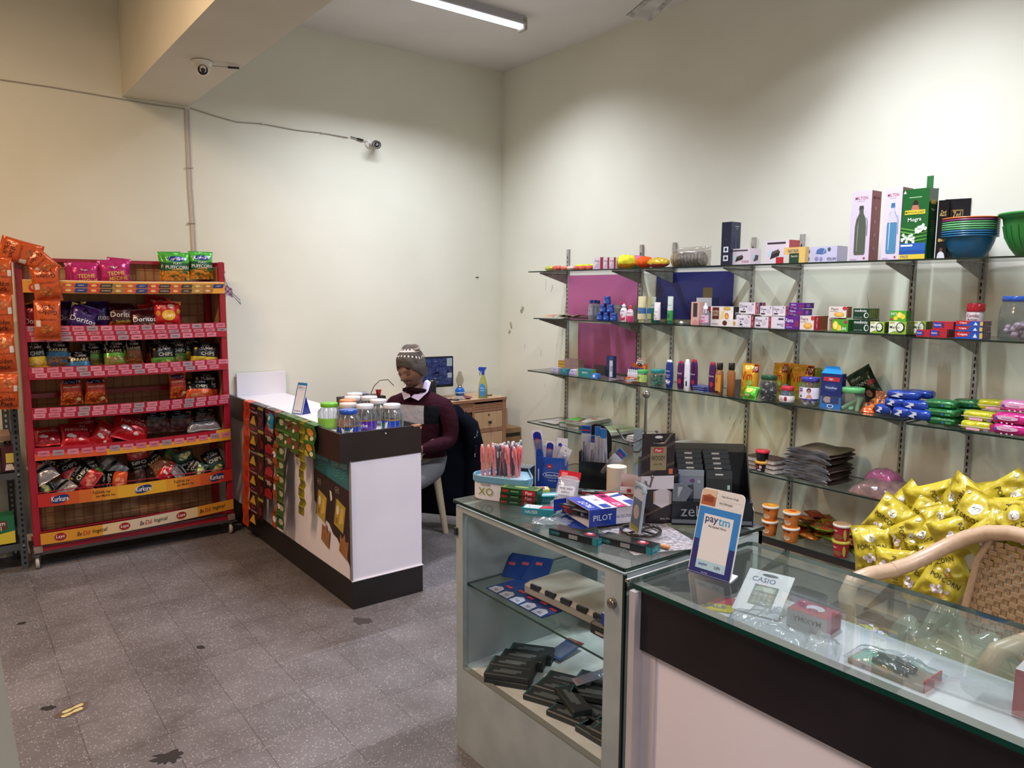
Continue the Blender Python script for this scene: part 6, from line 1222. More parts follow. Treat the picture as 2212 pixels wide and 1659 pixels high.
for k,(p,lv,lb) in enumerate(KL):
    pad_pack(.135,.10,.047,'foil:#c02878' if k < 2 else 'foil:#c87aa8',130+k,[('e',.42,.58,.34,.22,'card:#d8a8c4'),('t','WHISPER',.42,.5,.14,.4,'card:#8a2a60'),('e',.12,.5,.05,.14,'card:#5a3a90'),('e',.3,.12,.03,.06,'card:#e4d0dc'),('e',.45,.12,.03,.06,'card:#e4d0dc'),('e',.6,.12,.03,.06,'card:#e4d0dc')]).build('pad_pack',None,(p[0],p[1],Z3-.0075+lv*.045),(0,0,SHELF+(.03,-.05,.1)[k]),lb,'pad pack','pink pad packs')

# ---- fourth shelf: paper goods and clothes
def book(W,D,H,cover,pages='#b8b4ae',spec=(),spiral=False):
    b = MB(); b.box(-W/2,W/2,0,D,0,.0012,cover); b.box(-W/2+.002,W/2-.001,.002,D-.002,.0012,H-.0012,'noisy:%s/#9a968f/60/.8' % pages); b.box(-W/2,W/2,0,D,H-.0012,H,cover); draw(b,spec,topf(H),W,D)
    b.box(-W/2-.0005,-W/2+.001,0,D,0,H,cover)
    if spiral:
        for k in range(26): b.tube([(-W/2+.012+.0075*k,.002+.005*math.cos(a),H/2+.008*math.sin(a)) for a in [i*2*PI/8 for i in range(8)]],.0009,'metal:#8a8a88',4,closed=True)
    return b
BK = [ # px, X, W, D, H, z offset, rz, cover, label, spec
 ((3.620,4.063,0.668),.20,.26,.030,0,.05,'card:#2f6a3a','green book at the bottom of the left notebook stack',[('r',.3,.2,.6,.4,'#c8c4bc')]),
 ((3.620,3.989,0.726),.20,.28,.008,.030,.12,'card:#4a8a3c','white and green notebook, lower one of the tall left stack',[]),
 ((3.620,3.989,0.726),.20,.28,.014,.038,.10,'card:#a8a49c','thick white notebook in the middle of the tall left stack',[]),
 ((3.620,3.989,0.726),.20,.28,.010,.052,.12,'card:#b8b0a8','notebook with a green and cream cover on top of the left stack',[('p',[(0,0),(.6,0),(.3,.5),(0,.6)],'#5a9a40'),('p',[(.6,0),(.75,0),(.45,.5),(.3,.5)],'#6a4a38'),('e',.7,.6,.12,.1,'#b0623c')]),
 ((3.620,3.760,0.651),.20,.28,.012,.0,-.1,'card:#5a8a64','green exercise book under the pale green pile',[]),
 ((3.630,3.725,0.695),.22,.28,.010,.012,-.12,'card:#a4a89c','pale green exercise book, lower one of the pile',[]),
 ((3.630,3.726,0.705),.22,.28,.012,.022,-.10,'card:#a0b088','pale green exercise book, upper one of the pile',[('e',.5,.5,.1,.06,'#c0c8b0')]),
 ((3.620,3.365,0.655),.20,.27,.012,0,.1,'card:#a8a098','grey exercise book at the bottom of the middle pile',[]),
 ((3.620,3.365,0.664),.20,.27,.012,.012,.18,'card:#b0aca8','white exercise book, second of the middle pile',[]),
 ((3.620,3.365,0.673),.20,.27,.014,.024,.1,'card:#bcb4ac','exercise book with a brownish cover on top of the middle pile',[('p',[(.3,.2),(.7,.1),(.8,.6),(.4,.7)],'#a88a70')]),
 ((3.620,3.089,0.678),.20,.27,.012,0,.0,'card:#6a5a48','brown exercise book under the spiral notebook',[]),
 ((3.620,2.835,0.648),.22,.28,.010,0,-.1,'card:#c0a838','yellow book with a red picture lying under the lime covers',[('e',.3,.5,.14,.16,'#a8583a')])]
for p,W,D,H,dz,rz,c,lb,sp in BK: book(W,D,H,c,spec=sp).build('notebook',None,(p[0],p[1],Z4+.001+dz),(0,0,SHELF+rz),lb,'notebook','notebooks on the fourth shelf')
book(.22,.28,.016,'card:#b4b0aa',spiral=True).build('notebook',None,(3.62,3.090,Z4+.014),(0,0,SHELF-.15),'grey spiral notebook with its wire edge to the front','notebook','notebooks on the fourth shelf')
for k in range(2): b = MB(); b.sheet(lambda u,v: ((u-.5)*.28,v*.24,.006+.004*math.sin(4*u+k)),8,6,'noisy:#a8b034/#b8c040/5/.35'); b.build('lime_folder',None,(3.60,2.700-.07*k,Z4+.012+.004*k),(0,0,SHELF-.1+.2*k),('lime green plastic folder behind the pen boxes, left one','lime green plastic folder behind the pen boxes, right one')[k],'folder','lime folders on the fourth shelf')
b = MB(); b.sheet(lambda u,v: ((u-.5)*.2,v*.2,.005+.006*math.sin(6*u)*math.sin(5*v)),12,10,'film:#e0dcd8/.5'); b.sheet(lambda u,v: ((u-.5)*.16,.02+v*.15,.004+.002*math.sin(6*u)),8,6,'noisy:#a8a49c/#b08a80/12/.6'); b.build('paper_packet',None,(3.62,4.313,Z4+.001),(0,0,SHELF),'clear packet of pale paper at the left end of the fourth shelf','packet')
for k in range(3): book(.19,.13,.024,'card:#3a2420','#c8c0b8').build('diary',None,(3.59,2.419+.012*(k == 2),Z4+.0+.0245*k),(0,0,SHELF-.15+.06*k),('lowest','middle','topmost')[k]+' brown diary left of the dessert tubs','diary','brown diaries')
def tub(lidc,body,art,lb,z,p):
    e = empty('dessert_tub',(p[0],p[1],z),SHELF,lb,'tub','dessert tubs'); b = MB(); pr = [(.028,0),(.030,.002),(.036,.048),(.036,.050)]; b.lathe(pr,body,26); fn = wrapfn(pr)
    for d in art: b.sheet(lambda u,v: fn(d[0]+d[2]*(1-v)*math.cos(2*PI*u),d[1]+d[3]*(1-v)*math.sin(2*PI*u),.001),12,2,d[4])
    b.build('cup',e); l = MB(); l.lathe([(.0385,.046),(.0395,.048),(.0395,.056),(.036,.060),(.001,.060)],lidc,26); l.build('lid',e)
p = (3.600,2.417,0.623)
tub('gloss:#c08a30','gloss:#1c1418',[(-.012,.028,.012,.012,'card:#8a2a2c'),(.012,.03,.008,.010,'card:#c8b0a8'),(.004,.012,.012,.006,'card:#b8b0c8')],'lower dessert tub with an orange lid and red print',Z4,(3.60,p[1]))
tub('gloss:#b82a38','gloss:#141418',[(-.004,.03,.014,.012,'card:#3a3c40'),(-.004,.03,.010,.008,'card:#17171a')],'upper black dessert tub with a red lid',Z4+.0612,(3.60,p[1]))
# brown packed shirts
for k in range(11):
    rs = random.Random(200+k); W,D,H = .26+rs.uniform(-.015,.02),.25,.016; a0 = rs.uniform(0,6)
    b = MB(); m = 'noisy:#3a2a22/#46342a/9/.6' if k < 10 else 'noisy:#4a3e2c/#584a36/6/.6'
    b.sheet(lambda u,v: ((u-.5)*W*(1-.08*abs(2*v-1)**3),v*D,H*(1-abs(2*u-1)**6)*(.6+.4*math.sin(PI*v)**.3)+.004*math.sin(7*u+a0)*math.sin(5*v)),16,10,m)
    b.sheet(lambda u,v: ((.5-u)*W*(1-.08*abs(2*v-1)**3),v*D,.0),16,4,m)
    b.sheet(lambda u,v: ((u-.5)*W,-.002-.004*math.sin(PI*v),H*v*(1-abs(2*u-1)**6)),16,3,'foil:#2a2020' if k % 2 else 'foil:#3a2c28')
    e = b.build('packed_shirt',None,(3.585+rs.uniform(0,.015),2.146+rs.uniform(-.012,.012),Z4+.0+.0155*k),(0,rs.uniform(-.03,.03),SHELF+rs.uniform(-.06,.06)),
        ('lowest','second from bottom','third from bottom','fourth from bottom','fifth from bottom','sixth from bottom','fifth from top','fourth from top','third from top','second from top','topmost olive')[k]+' brown packed garment in the tall stack on the fourth shelf','clothing packet','packed brown garments')
    f = MB(); f.sheet(lambda u,v: ((u-.5)*W*.96,-.008-.006*math.sin(9*u+a0)*v,-.002+(H+.006)*v+.004*math.sin(13*u+a0)),20,3,'film:#e8eef4/.06'); f.build('clear_wrap',e)
def soft_lump(W,D,H,mat,seed,film=None):
    b = MB(); off = seed*3.7
    def f(u,v,k=1): 
        q = max(0,(1-abs(2*u-1)**3))*max(0,(1-abs(2*v-1)**3)); return ((u-.5)*W*k,v*D*k,(H*q**.45+.014*noise.noise(Vector((u*5+off,v*5,0)))*q)*k)
    b.sheet(lambda u,v: f(u,v),22,16,mat); b.sheet(lambda u,v: ((.5-u)*W,v*D,0),4,4,mat)
    if film: b.sheet(lambda u,v: (lambda p: (p[0],p[1]-.004,p[2]+.005+.006*noise.noise(Vector((u*9+off,v*9,2)))))(f(u,v,1.03)),22,16,film)
    return b
soft_lump(.27,.24,.062,'noisy:#5a3a34/#8a6456/30/.6',1,'film:#e8e0e0/.05').build('checked_cloth_packet',None,(3.56,1.766,Z4),(0,0,SHELF-.1),'brown and pink checked cloth in a clear bag right of the brown garments','clothing packet')
soft_lump(.15,.11,.055,'foil:#b8588a',2,'film:#f0d8e8/.08').build('pink_packet',None,(3.70,1.820,Z4+.045),(.0,0,SHELF-.2),'shiny pink packet lying behind the checked cloth','clothing packet')
soft_lump(.20,.16,.05,'noisy:#4a3c34/#7a6a58/20/.6',3,'film:#f0ece8/.06').build('tan_cloth_packet',None,(3.57,1.568,Z4),(0,0,SHELF),'clear bag with tan and beige cloth beside the navy garments','clothing packet')
for k in range(4):
    b = MB(); a0 = k*1.7; m = 'noisy:#141f38/#1b2944/7/.45' if k > 0 else 'noisy:#15161e/#1c1e28/7/.5'
    b.sheet(lambda u,v: ((u-.5)*.40,v*.31,.016+.003*math.sin(18*u+a0)+.003*math.sin(7*v)),30,8,m); b.box(-.20,.20,0,.31,0,.013,m); b.sheet(lambda u,v: ((u-.5)*.41,-.004+v*.31,.022+.004*math.sin(22*u+a0)),30,8,'film:#c8d4ec/.05')
    b.build('navy_garment',None,(3.57+.01*k,1.323-.02*k,Z4+.001+.021*k),(0,0,SHELF+.12-.05*k),('lowest nearly black','second','third','topmost')[k]+' folded navy garment in a clear bag on the fourth shelf','clothing packet','folded navy garments')
p_ = (3.75,1.237,Z4+.088); soft_lump(.2,.16,.03,'noisy:#2a2420/#6a4a30/12/.6',5).build('dark_cloth',None,p_,(0,0,SHELF),'dark folded cloth with a brown print on top of the navy garments','clothing packet')

# ---- bottom shelf: noodle cups
def cup(lidc,body,art,lb,z,p,r=.045,h=.078,word='',wc='#3a2410',lidart=(),grp='noodle cups'):
    e = empty('noodle_cup',(p[0],p[1],z),SHELF,lb,'cup',grp); b = MB(); pr = [(r*.74,0),(r*.76,.002),(r*.95,h-.004),(r*.95,h)]; b.lathe(pr,body,28); fn = wrapfn(pr)
    for d in art: b.sheet(lambda u,v: fn(d[0]+d[2]*(1-v)*math.cos(2*PI*u),d[1]+d[3]*(1-v)*math.sin(2*PI*u),.0012),14,2,d[4])
    if word: b.text(word,-.004,h*.80,.012,'card:'+wc,None,.0025,fn=fn,maxw=.045)
    b.build('cup_body',e); l = MB(); l.lathe([(r,h-.008),(r*1.03,h-.006),(r*1.03,h+.002),(r*.98,h+.005)],'gloss:#d8d0c4' if lidc[0] != 'y' else 'gloss:#b8a838',28); l.lathe([(.001,h+.0055),(r*.97,h+.0055)],lidc.lstrip('y'),28,cap=False)
    for d in lidart: l.ell(d[0],d[1],d[2],d[3],d[4],topf(h+.0056))
    l.build('lid',e)
yb = (3.600,2.348,0.268); yb2 = (3.570,2.209,0.275)
for (p,X,nm) in ((yb,3.60,'left'),(yb2,3.585,'right')):
    for lv in range(2):
        cup('noisy:#c87a20/#d89030/30/.4','gloss:#c8742c',[(-.002,.026,.020,.014,'card:#d8c8b0'),(-.002,.029,.016,.010,'food:#d8a04a/#a8682a/#c88a3a/160'),(.012,.062,.008,.005,'card:#7a2a1c')],('upper' if lv else 'lower')+' orange noodle cup with a cream rim, %s column' % nm,Z5+.0005+lv*.0845,(X,p[1]),word='YiPPee!' if True else '',lidart=[(0,.005,.022,.012,'card:#b8301c' if nm == 'right' else 'card:#e0b030')])
c2 = (3.575,1.925,0.234)
for lv in range(2): cup('noisy:#8a6a4a/#a07a54/30/.5' if lv else 'y'+'noisy:#8a7a34/#a08a44/30/.5','gloss:#a82430',[(.0,.022,.026,.014,'food:#c8a078/#7a3a20/#a8623a/160'),(-.012,.052,.012,.004,'card:#d8b8a0'),(.034,.035,.008,.03,'card:#b8ac4a')],('upper' if lv else 'lower')+' red and yellow noodle cup standing alone near the popcorn pile',Z5+.0005+lv*.086,(3.585,c2[1]),r=.043,h=.08,grp='red noodle cups')
# pile of small noodle packets
rs = random.Random(21); q0 = (3.720,2.137,0.347)
for k in range(26):
    lv = k//8; a = rs.uniform(0,2*PI); m = rs.choice(['foil:#b8a824','foil:#a8961e','foil:#9a3a20','foil:#6a7a24','foil:#a8621e'])
    y = q0[1]+rs.uniform(-.21,.21)*(1-.22*lv)-.0; x = 3.74+rs.uniform(-.07,.08)
    mb = pouch(.085,.11,.028,m,[('e',.5,.5,.3,.2,'food:#c8964a/#8a4a20/#b8301c/120'),('r',.15,.75,.85,.88,'#b8281c')],300+k)
    mb.build('noodle_packet',None,(x,y,Z5+.018+lv*.028),(-PI/2+rs.uniform(-.25,.25),0,a),'small yellow and red noodle packet in the heap behind the cups','noodle packet','heap of noodle packets')

# ---------------------------------------------------------------- jars, stand and sachets at the white counter
ZW = .8745
def cjar(p,label,lidc,lb_c,word=None,r=.060,h=.128,extra=(),twist=0):
    pr = [(r*.88,.001),(r*.97,.006),(r,.02),(r,.062),(r*1.02,.068),(r*1.0,.088),(r*.82,.106),(r*.70,.113),(r*.70,h)]
    fn = None; w = [('t',word,.0,.034,.018,.06,'gloss:#e8e4ee')] if word else []
    jar_thing((p[0],p[1],ZW),-.55+twist,label,r,h,lidc,.70,bands=[(.004,.060,lb_c)] + ([(.054,.0615,'gloss:#c8a438')] if extra else []),wraps=list(extra)+w,group='clear jars on the white counter',prof=pr,lid_h=.020,ribs=14)
blu = [('p',[(-.034,.004),(.034,.004),(.026,.024),(.030,.052),(-.030,.052),(-.026,.024)],'gloss:#cfd0dc'),('p',[(0,.010),(.012,.022),(.014,.044),(-.014,.044),(-.012,.022)],'gloss:#1f6a50'),('t','VICKS',0,.034,.007,.022,'gloss:#dfe8e4'),('t','SUGAR FREE',0,.0575,.005,.05,'gloss:#2a2a2a')]
cjar((1.640,3.775),'clear jar with a lime green lid and lime label, leftmost on the white counter','plastic:#6ab42c','card:#7ab83a',extra=())
cjar((1.715,3.700),'clear jar with a frosted lid and orange brown label beside the green lidded jar','plastic:#c9bfb8','card:#a8583a','vicks',twist=.1)
cjar((1.775,3.830),'clear jar with an orange lid half hidden behind the frosted lid','plastic:#d88a5c','card:#b8704a')
cjar((1.622,3.500),'clear jar with a blue lid and blue and yellow label, nearest to the counter corner','gloss:#2350b0','gloss:#1f3fa0',extra=blu)
cjar((1.850,3.930),'clear jar with a white lid standing in the middle of the back row','gloss:#dcd8dc','film:#dfe0e4/.1')
cjar((1.925,4.060),'clear jar with a white lid, rearmost one on the white counter','gloss:#dcd8dc','film:#dfe0e4/.1')
cjar((1.915,3.740),'clear jar with a white lid close to the man, front one of that pair','gloss:#d8d4d6','film:#dfe0e4/.1')
cjar((1.930,3.880),'clear jar with a white lid close to the man, rear one of that pair','gloss:#d8d4d6','film:#dfe0e4/.1')
cjar((1.770,3.610),'clear jar with a white lid and purple label in the middle of the front row','gloss:#dcd8e0','gloss:#4a2290','cbe',extra=(('t','SUGAR',0,.0575,.005,.05,'gloss:#8a6a20'),))
cjar((1.895,3.545),'clear jar with a white lid and blue label at the white counter\'s right corner','gloss:#dcd8dc','gloss:#1f44a8',extra=blu[:2]+blu[3:],twist=-.8)
def pay_stand(loc,rz,label,W,H,tilt,back,big):
    e = empty('payment_stand',loc,rz,label,'payment stand'); b = MB(); b.M = Matrix.Rotation(-tilt,4,'X')
    r = .014; out = []
    for cx,cy,a0 in ((W/2-r,H-r,0),(-W/2+r,H-r,PI/2),(-W/2+r,r,PI),(W/2-r,r,1.5*PI)): out += [(cx+r*math.cos(a0+PI/2*k/4),cy+r*math.sin(a0+PI/2*k/4)) for k in range(5)]
    b.prism(out,-.003,0,'gloss:#e8e6e8',front(0)); F = front(0)
    def g(*d): draw(b,d,F,W,H,fin='gloss')
    if big:
        g(('r',.02,.0,.98,.78,'#2a86d8'),('p',[(.02,0),(.98,0),(.98,.36),(.86,.36),(.86,.32),(.14,.32),(.14,.40),(.02,.40)],'#1c2a7a'),('r',.16,.07,.84,.70,'#eceaf0'),('r',.16,.07,.84,.17,'#b8dcf0'),
          ('r',.03,.80,.36,.98,'#b05a3c'),('p',[(.03,.90),(.2,.93),(.36,.90),(.36,.98),(.03,.98)],'#e0c4a8'),('r',.08,.84,.30,.90,'#8a3a28'),('t','Vijay Kumar Singh',.67,.93,.028,.56,'#1c1c20'),('r',.40,.885,.96,.887,'#c0b8bc'),('t','9013791663',.60,.85,.024,.40,'#1c1c20'),
          ('t','pay',.35,.63,.085,.32,'#182a6e'),('t','tm',.64,.64,.078,.28,'#1fa8e8'),('t','Accepted Here',.5,.565,.034,.58,'#2a2a30'),('t','paytm',.33,.12,.036,.26,'#1c3a88'),('t','UPI',.66,.12,.036,.26,'#50505a'),('t','Scan & Pay',.4,.03,.018,.4,'#dfe4f0'))
    else:
        g(('r',.02,.02,.98,.98,'#2a7ab8'),('r',.10,.05,.90,.90,'#e0e0e8'),('t','pay',.36,.82,.09,.34,'#182a5e'),('t','tm',.68,.825,.07,.28,'#4aa8e0'),('t','Accepted Here',.5,.75,.022,.6,'#2a2a30'),('e',.28,.12,.06,.02,'#6a6a70'),('e',.5,.12,.06,.02,'#3a3a40'),('e',.72,.12,.06,.02,'#6a6a70'))
    b.build('sign_panel',e); f = MB()
    if back: f.prism([(.0,0),(.085,0),(.06*0+.045,H*.62)],-W*.30,W*.30,'gloss:#1c2c7c',Matrix(((0,0,1,0),(1,0,0,.004),(0,1,0,0),(0,0,0,1)))); f.build('back_support',e)
    else: f.prism([(-W/2,0),(W/2,0),(W/2-.01,.055),(-W/2+.01,.055)],0,.003,'gloss:#dcd8da'); f.build('foot',e)
    return e
pay_stand((1.66,4.30,ZW),-1.2,'small blue payment sign on a triangular stand at the far part of the white counter',.085,.20,.30,True,False)
# hanging strips of sachets
XS = 1.508
def strip(y0,z_top,y1_,z_bot,wdt,n,base,deco,label,seed,curl=0,fold=True):
    rs = random.Random(seed); b = MB(); H = z_top-z_bot; off = seed*1.9
    def fn(u,v,w=0): # v from bottom
        return (XS-.004-.005*math.sin(v*n*2*PI+PI/2)*.5-.004*noise.noise(Vector((v*3+off,u,0)))-(.008*(1-v))-w,y0+(y1_-y0)*(1-v)+.5*wdt-(wdt*u)+curl*wdt*math.sin(v*n*PI),z_bot+H*v)
    b.sheet(lambda u,v: fn(u,v),5,n*8,lambda u,v: base if (v*n) % 1 < .93 else deco.get('seam',base))
    for k in range(n):
        for d in deco.get('art',()):
            q = lambda x,y,w: fn(x,(k+y)/n,w)
            if d[0] == 'r': b.sheet(lambda u,v: q(d[1]+(d[3]-d[1])*u,d[2]+(d[4]-d[2])*v,.001),2,3,d[-1])
            elif d[0] == 'e': b.sheet(lambda u,v: q(d[1]+d[3]*(1-v)*math.cos(2*PI*u),d[2]+d[4]*(1-v)*math.sin(2*PI*u),.0015),10,2,d[-1])
            elif d[0] == 'p': b.add([q(x,y,.0016) for x,y in d[1]],[tuple(range(len(d[1])))],d[-1])
            elif d[0] == 't': b.text(d[1],0,0,1,d[-1],None,0,maxw=None,fn=lambda x,y,w: q(d[2]+x*d[4]*.34/max(1,glyphs(d[1])[2])*2.2,d[3]+y*d[5],.0022))
    if fold: b.sheet(lambda u,v: (XS+(.05*v),y0+.5*wdt-wdt*u,.9165+.003*math.sin(PI*v)),4,3,base); b.sheet(lambda u,v: (XS-.003+.004*v,y0+.5*wdt-wdt*u,z_top+(.9165-z_top)*v),4,1,base)
    return b.build('sachet_strip',label=label,cat='sachets',group='sachet strips hanging from the white counter')
mound = ('p',[(.12,.05),(.88,.05),(.62,.40),(.66,.45),(.36,.45),(.40,.40)],'card:#c8983a')
tur = dict(art=[mound,('r',.25,.80,.75,.88,'card:#a83444'),('t','Turmeric',.5,.68,.9,.11,'card:#d8d0d0'),('r',.15,.58,.85,.61,'card:#b04040')],seam='foil:#2a2626')
A = [ # px top, px bottom (right wall of the counter plane X = 1.508)
 ((1.508,4.726,0.927),(1.508,4.809,0.099),(1.508,4.664,0.934),8,'foil:#d8481c',dict(art=[('r',.3,.2,.7,.6,'foil:#b83a18')]),'bright orange sachet strip, farthest along the counter side',1,0),
 ((1.508,4.595,0.931),(1.508,4.660,0.145),(1.508,4.518,0.940),6,'foil:#17140f',tur,'black turmeric sachet strip with yellow mounds',2,0),
 ((1.506,4.464,0.930),(1.506,4.512,0.201),(1.506,4.415,0.936),5,'foil:#241214',dict(art=[('r',.1,.1,.5,.8,'foil:#5a1420'),('e',.6,.4,.2,.2,'foil:#7a2430')],seam='foil:#a8a84a'),'dark maroon sachet strip right of the turmeric one',3,.1),
 ((1.508,4.319,0.931),(1.508,4.355,0.371),(1.508,4.242,0.940),4,'foil:#1c1214',dict(art=[('p',[(.1,.08),(.9,.08),(.9,.36),(.6,.5),(.3,.45),(.1,.36)],'foil:#a81c30'),('r',.3,.62,.7,.86,'card:#a88a78'),('t','Tadka',.5,.78,.7,.1,'card:#d8d0d0')],seam='foil:#7a1420'),'black and red spice sachet strip behind the blue packet',4,.05),
 ((1.506,4.209,0.910),(1.506,4.255,0.220),(1.506,4.171,0.914),7,'foil:#a8582a',dict(art=[('e',.6,.5,.35,.2,'card:#d8d8e0')],seam='foil:#7a3418'),'narrow twisted orange brown sachet strip',5,.5),
 ((1.508,4.139,0.926),(1.508,4.176,0.240),(1.508,4.081,0.934),8,'foil:#2f5a2a',dict(art=[('e',.62,.5,.3,.22,'card:#a8a888'),('r',.05,.7,.7,.8,'foil:#17301a')],seam='foil:#4a8a34'),'long green sachet strip in the middle of the counter side',6,.03),
 ((1.508,4.012,0.927),(1.508,4.020,0.743),(1.508,3.950,0.936),2,'foil:#3a6a2c',dict(art=[('e',.65,.5,.26,.24,'card:#8a3a2c'),('r',.1,.75,.6,.85,'card:#b8b0a0'),('e',.25,.3,.14,.12,'card:#c8c4b4')],seam='foil:#2c8a2c'),'short green sachet strip, left of two short ones',7,0),
 ((1.508,3.904,0.926),(1.508,3.919,0.729),(1.508,3.844,0.935),2,'foil:#3f6a2c',dict(art=[('e',.6,.5,.26,.24,'card:#7a3a30'),('r',.1,.75,.6,.85,'card:#b8b0a0'),('e',.25,.3,.14,.12,'card:#c8c4b4')],seam='foil:#2c7a2c'),'short green sachet strip, right of two short ones',8,0),
 ((1.504,3.816,0.924),(1.504,3.840,0.400),(1.504,3.777,0.929),10,'foil:#8a8420',dict(art=[('r',.0,.1,.5,.8,'foil:#6a6a1c')],seam='foil:#c8c03a'),'narrow yellow sachet strip over the carton poster',9,.15),
 ((1.508,3.725,0.919),(1.508,3.706,0.747),(1.508,3.651,0.929),2,'foil:#2f6a2a',dict(art=[('e',.5,.55,.28,.26,'card:#c8843a'),('e',.7,.2,.16,.14,'card:#c8c8b0'),('p',[(.1,.0),(.5,.0),(.3,.3),(.1,.3)],'card:#b89a3a')],seam='foil:#2c8a34'),'green sachet strip with orange dishes, nearest to the counter corner',10,.08)]
for t,bo,rt,n,base,deco,lb,sd,curl in A: strip(t[1],min(t[2],.912),bo[1],bo[2],abs(t[1]-rt[1])*2,n,base,deco,lb,sd,curl)
b = pouch(.075,.11,.03,[(.25,'foil:#c8c0b8'),(1,'foil:#1c86a8')],[('e',.5,.74,.2,.12,'#c8e0e8'),('t','VIRGIN',.5,.42,.10,.7,'#d8eef4')],55); p = (1.490,4.261,0.763)
b.build('blue_packet',None,(1.487,p[1],.80),(0,.25,SHELF),'turquoise blue packet hanging over the red spice sachets','packet')
p = (1.505,3.903,0.658); b = MB(); b.box(-.03,.03,0,.0015,0,.095,'card:#b8a8a8'); b.rect(-.024,.05,.024,.09,'card:#4a2c28',front(0)); b.rect(-.018,.01,.018,.045,'card:#8a8484',front(0)); b.build('hang_tag',None,(1.503,p[1],p[2]),(0,0,SHELF),'small brown and white tag hanging below the short green sachets','tag')
b = MB(); b.sheet(lambda u,v: ((u-.5)*.10,v*.12,.002+.003*math.sin(5*u)),6,4,'foil:#5a2c30'); b.build('flat_packet',None,(1.56,3.95,ZW),(0,0,.4),'flat maroon sachets lying on the white counter behind its rim','packet')

# ---------------------------------------------------------------- things on the desk
m = empty('monitor',(3.13,5.16,.7505),-.12,'black monitor showing camera views on the desk behind the man','monitor')
b = MB(); b.bbox(-.20,.18,-.012,.012,.095,.345,'gloss:#101114',.006); b.build('screen_case',m)
b = MB(); b.rect(-.19,.115,.17,.335,'card:#1b2050',front(-.0125),0)
rs = random.Random(8)
for i in range(4):
    for j in range(3):
        x0,z0 = -.188+.089*i,.118+.072*j; b.rect(x0,z0,x0+.086,z0+.069,'noisy:#1a2058/#3a4a74/%d/.3' % (25+i*7+j*3),front(-.0125),.0006)
        for q in range(5): b.rect(x0+.07*rs.random(),z0+.05*rs.random(),x0+.07*rs.random(),z0+.06*rs.random(),'card:#'+rs.choice(('2c3a6e','3c4a72','56647c','141a40')),front(-.0125),.0009)
b.rect(.12,.265,.168,.33,'card:#9aa8b0',front(-.0125),.0012); b.rect(.125,.17,.165,.21,'card:#98a4b0',front(-.0125),.0012)
b.build('screen',m)
b = MB(); b.box(-.02,.02,.0,.02,.01,.12,'gloss:#15161a'); b.box(-.09,.09,-.06,.08,0,.012,'gloss:#15161a'); b.build('stand',m)
b = MB(); b.lathe([(.030,0),(.033,.004),(.033,.155),(.030,.165)],'card:#1a1b1d',24); b.lathe([(.031,.163),(.031,.178),(.027,.182)],'metal:#55565a',24); b.build('flask',None,(3.02,4.99,.7505),(0,0,0),'black flask standing in front of the monitor','flask')
l = empty('oil_lamp',(3.44,5.235,.7505),0,'blue lantern with a clear glass chimney on the desk','lamp')
b = MB(); b.lathe([(.028,0),(.038,.01),(.041,.035),(.036,.055),(.022,.066)],'gloss:#1468c8',28); b.lathe([(.0395,.022),(.0412,.024),(.0415,.027),(.0400,.029)],'gloss:#d8e0e8',28,cap=False); b.build('base',l)
b = MB(); b.lathe([(.022,.064),(.024,.07),(.020,.078),(.012,.084)],'metal:#a8a8a8',20); b.build('burner',l)
b = MB(); b.lathe([(.016,.078),(.026,.10),(.034,.125),(.030,.145),(.018,.175),(.015,.200)],'film:#e0dcd0/.05',26,cap=False); b.build('chimney',l)
s = empty('spray_bottle',(3.505,4.99,.7505),-.5,'glass cleaner spray bottle with a blue trigger on the desk','bottle')
b = MB(); pr = [(.034,0),(.037,.004),(.038,.06),(.036,.10),(.026,.145),(.014,.185),(.011,.20)]; b.lathe(pr,'film:#d8d890/.35',26,sy=.65); b.lathe([(r_*.94,z) for r_,z in pr[:3]]+[(.035,.075)],'gloss:#1a8a98',26,sy=.65); b.build('bottle_body',s)
b = MB(); fn = wrapfn(pr,1,.65); b.sheet(lambda u,v: fn(-.008+.025*(1-v)*math.cos(2*PI*u),.068+.055*(1-v)*math.sin(2*PI*u),.0012),20,3,'card:#3a8ac8'); b.text('Glass',-.008,.085,.012,'card:#e0ecf4',None,.002,maxw=.03,fn=fn); b.text('Cleaner',-.008,.065,.010,'card:#e0ecf4',None,.002,maxw=.034,fn=fn); b.build('label',s)
b = MB(); b.cyl(.013,.195,.222,'gloss:#1f4ab0',18); b.prism([(-.036,.228),(-.030,.222),(.012,.222),(.020,.235),(.030,.252),(-.030,.256),(-.040,.245)],-.010,.010,'gloss:#1f4ab0',front(0)); b.tube([(-.018,0,.225),(-.026,0,.205),(-.024,0,.185)],.003,'gloss:#1f4ab0',6); b.build('trigger_head',s)
for k,(x,y,c) in enumerate(((3.30,5.03,'#a89a94'),(3.34,5.10,'#b0a4a0'),(3.38,5.03,'#8a3038'),(3.43,5.10,'#982a30'),(3.24,5.02,'#4a2a28'),(3.62,5.10,'#3a3836'))):
    b = MB(); b.sheet(lambda u,v: ((u-.5)*.09,(v-.5)*.05,.004+.008*abs(math.sin(5*u+k))*math.sin(PI*v)),10,4,'foil:'+c); b.build('flat_packet',None,(x,y,.751),(0,0,.5*k),('pale crumpled wrapper, front one','pale crumpled wrapper, rear one','red flat packet, front one','red flat packet, rear one','small dark brown wrapper at the left','thin dark packet right of the spray bottle')[k]+(' on the desk' if k > 3 else ' on the desk by the lantern'),'packet','wrappers on the desk')
v = empty('video_recorder',(2.48,5.16,.7505),0,'black video recorder box on the desk left of the man','recorder'); b = MB(); b.box(-.14,.19,-.07,.09,0,.072,'card:#14181a'); b.build('case',v)
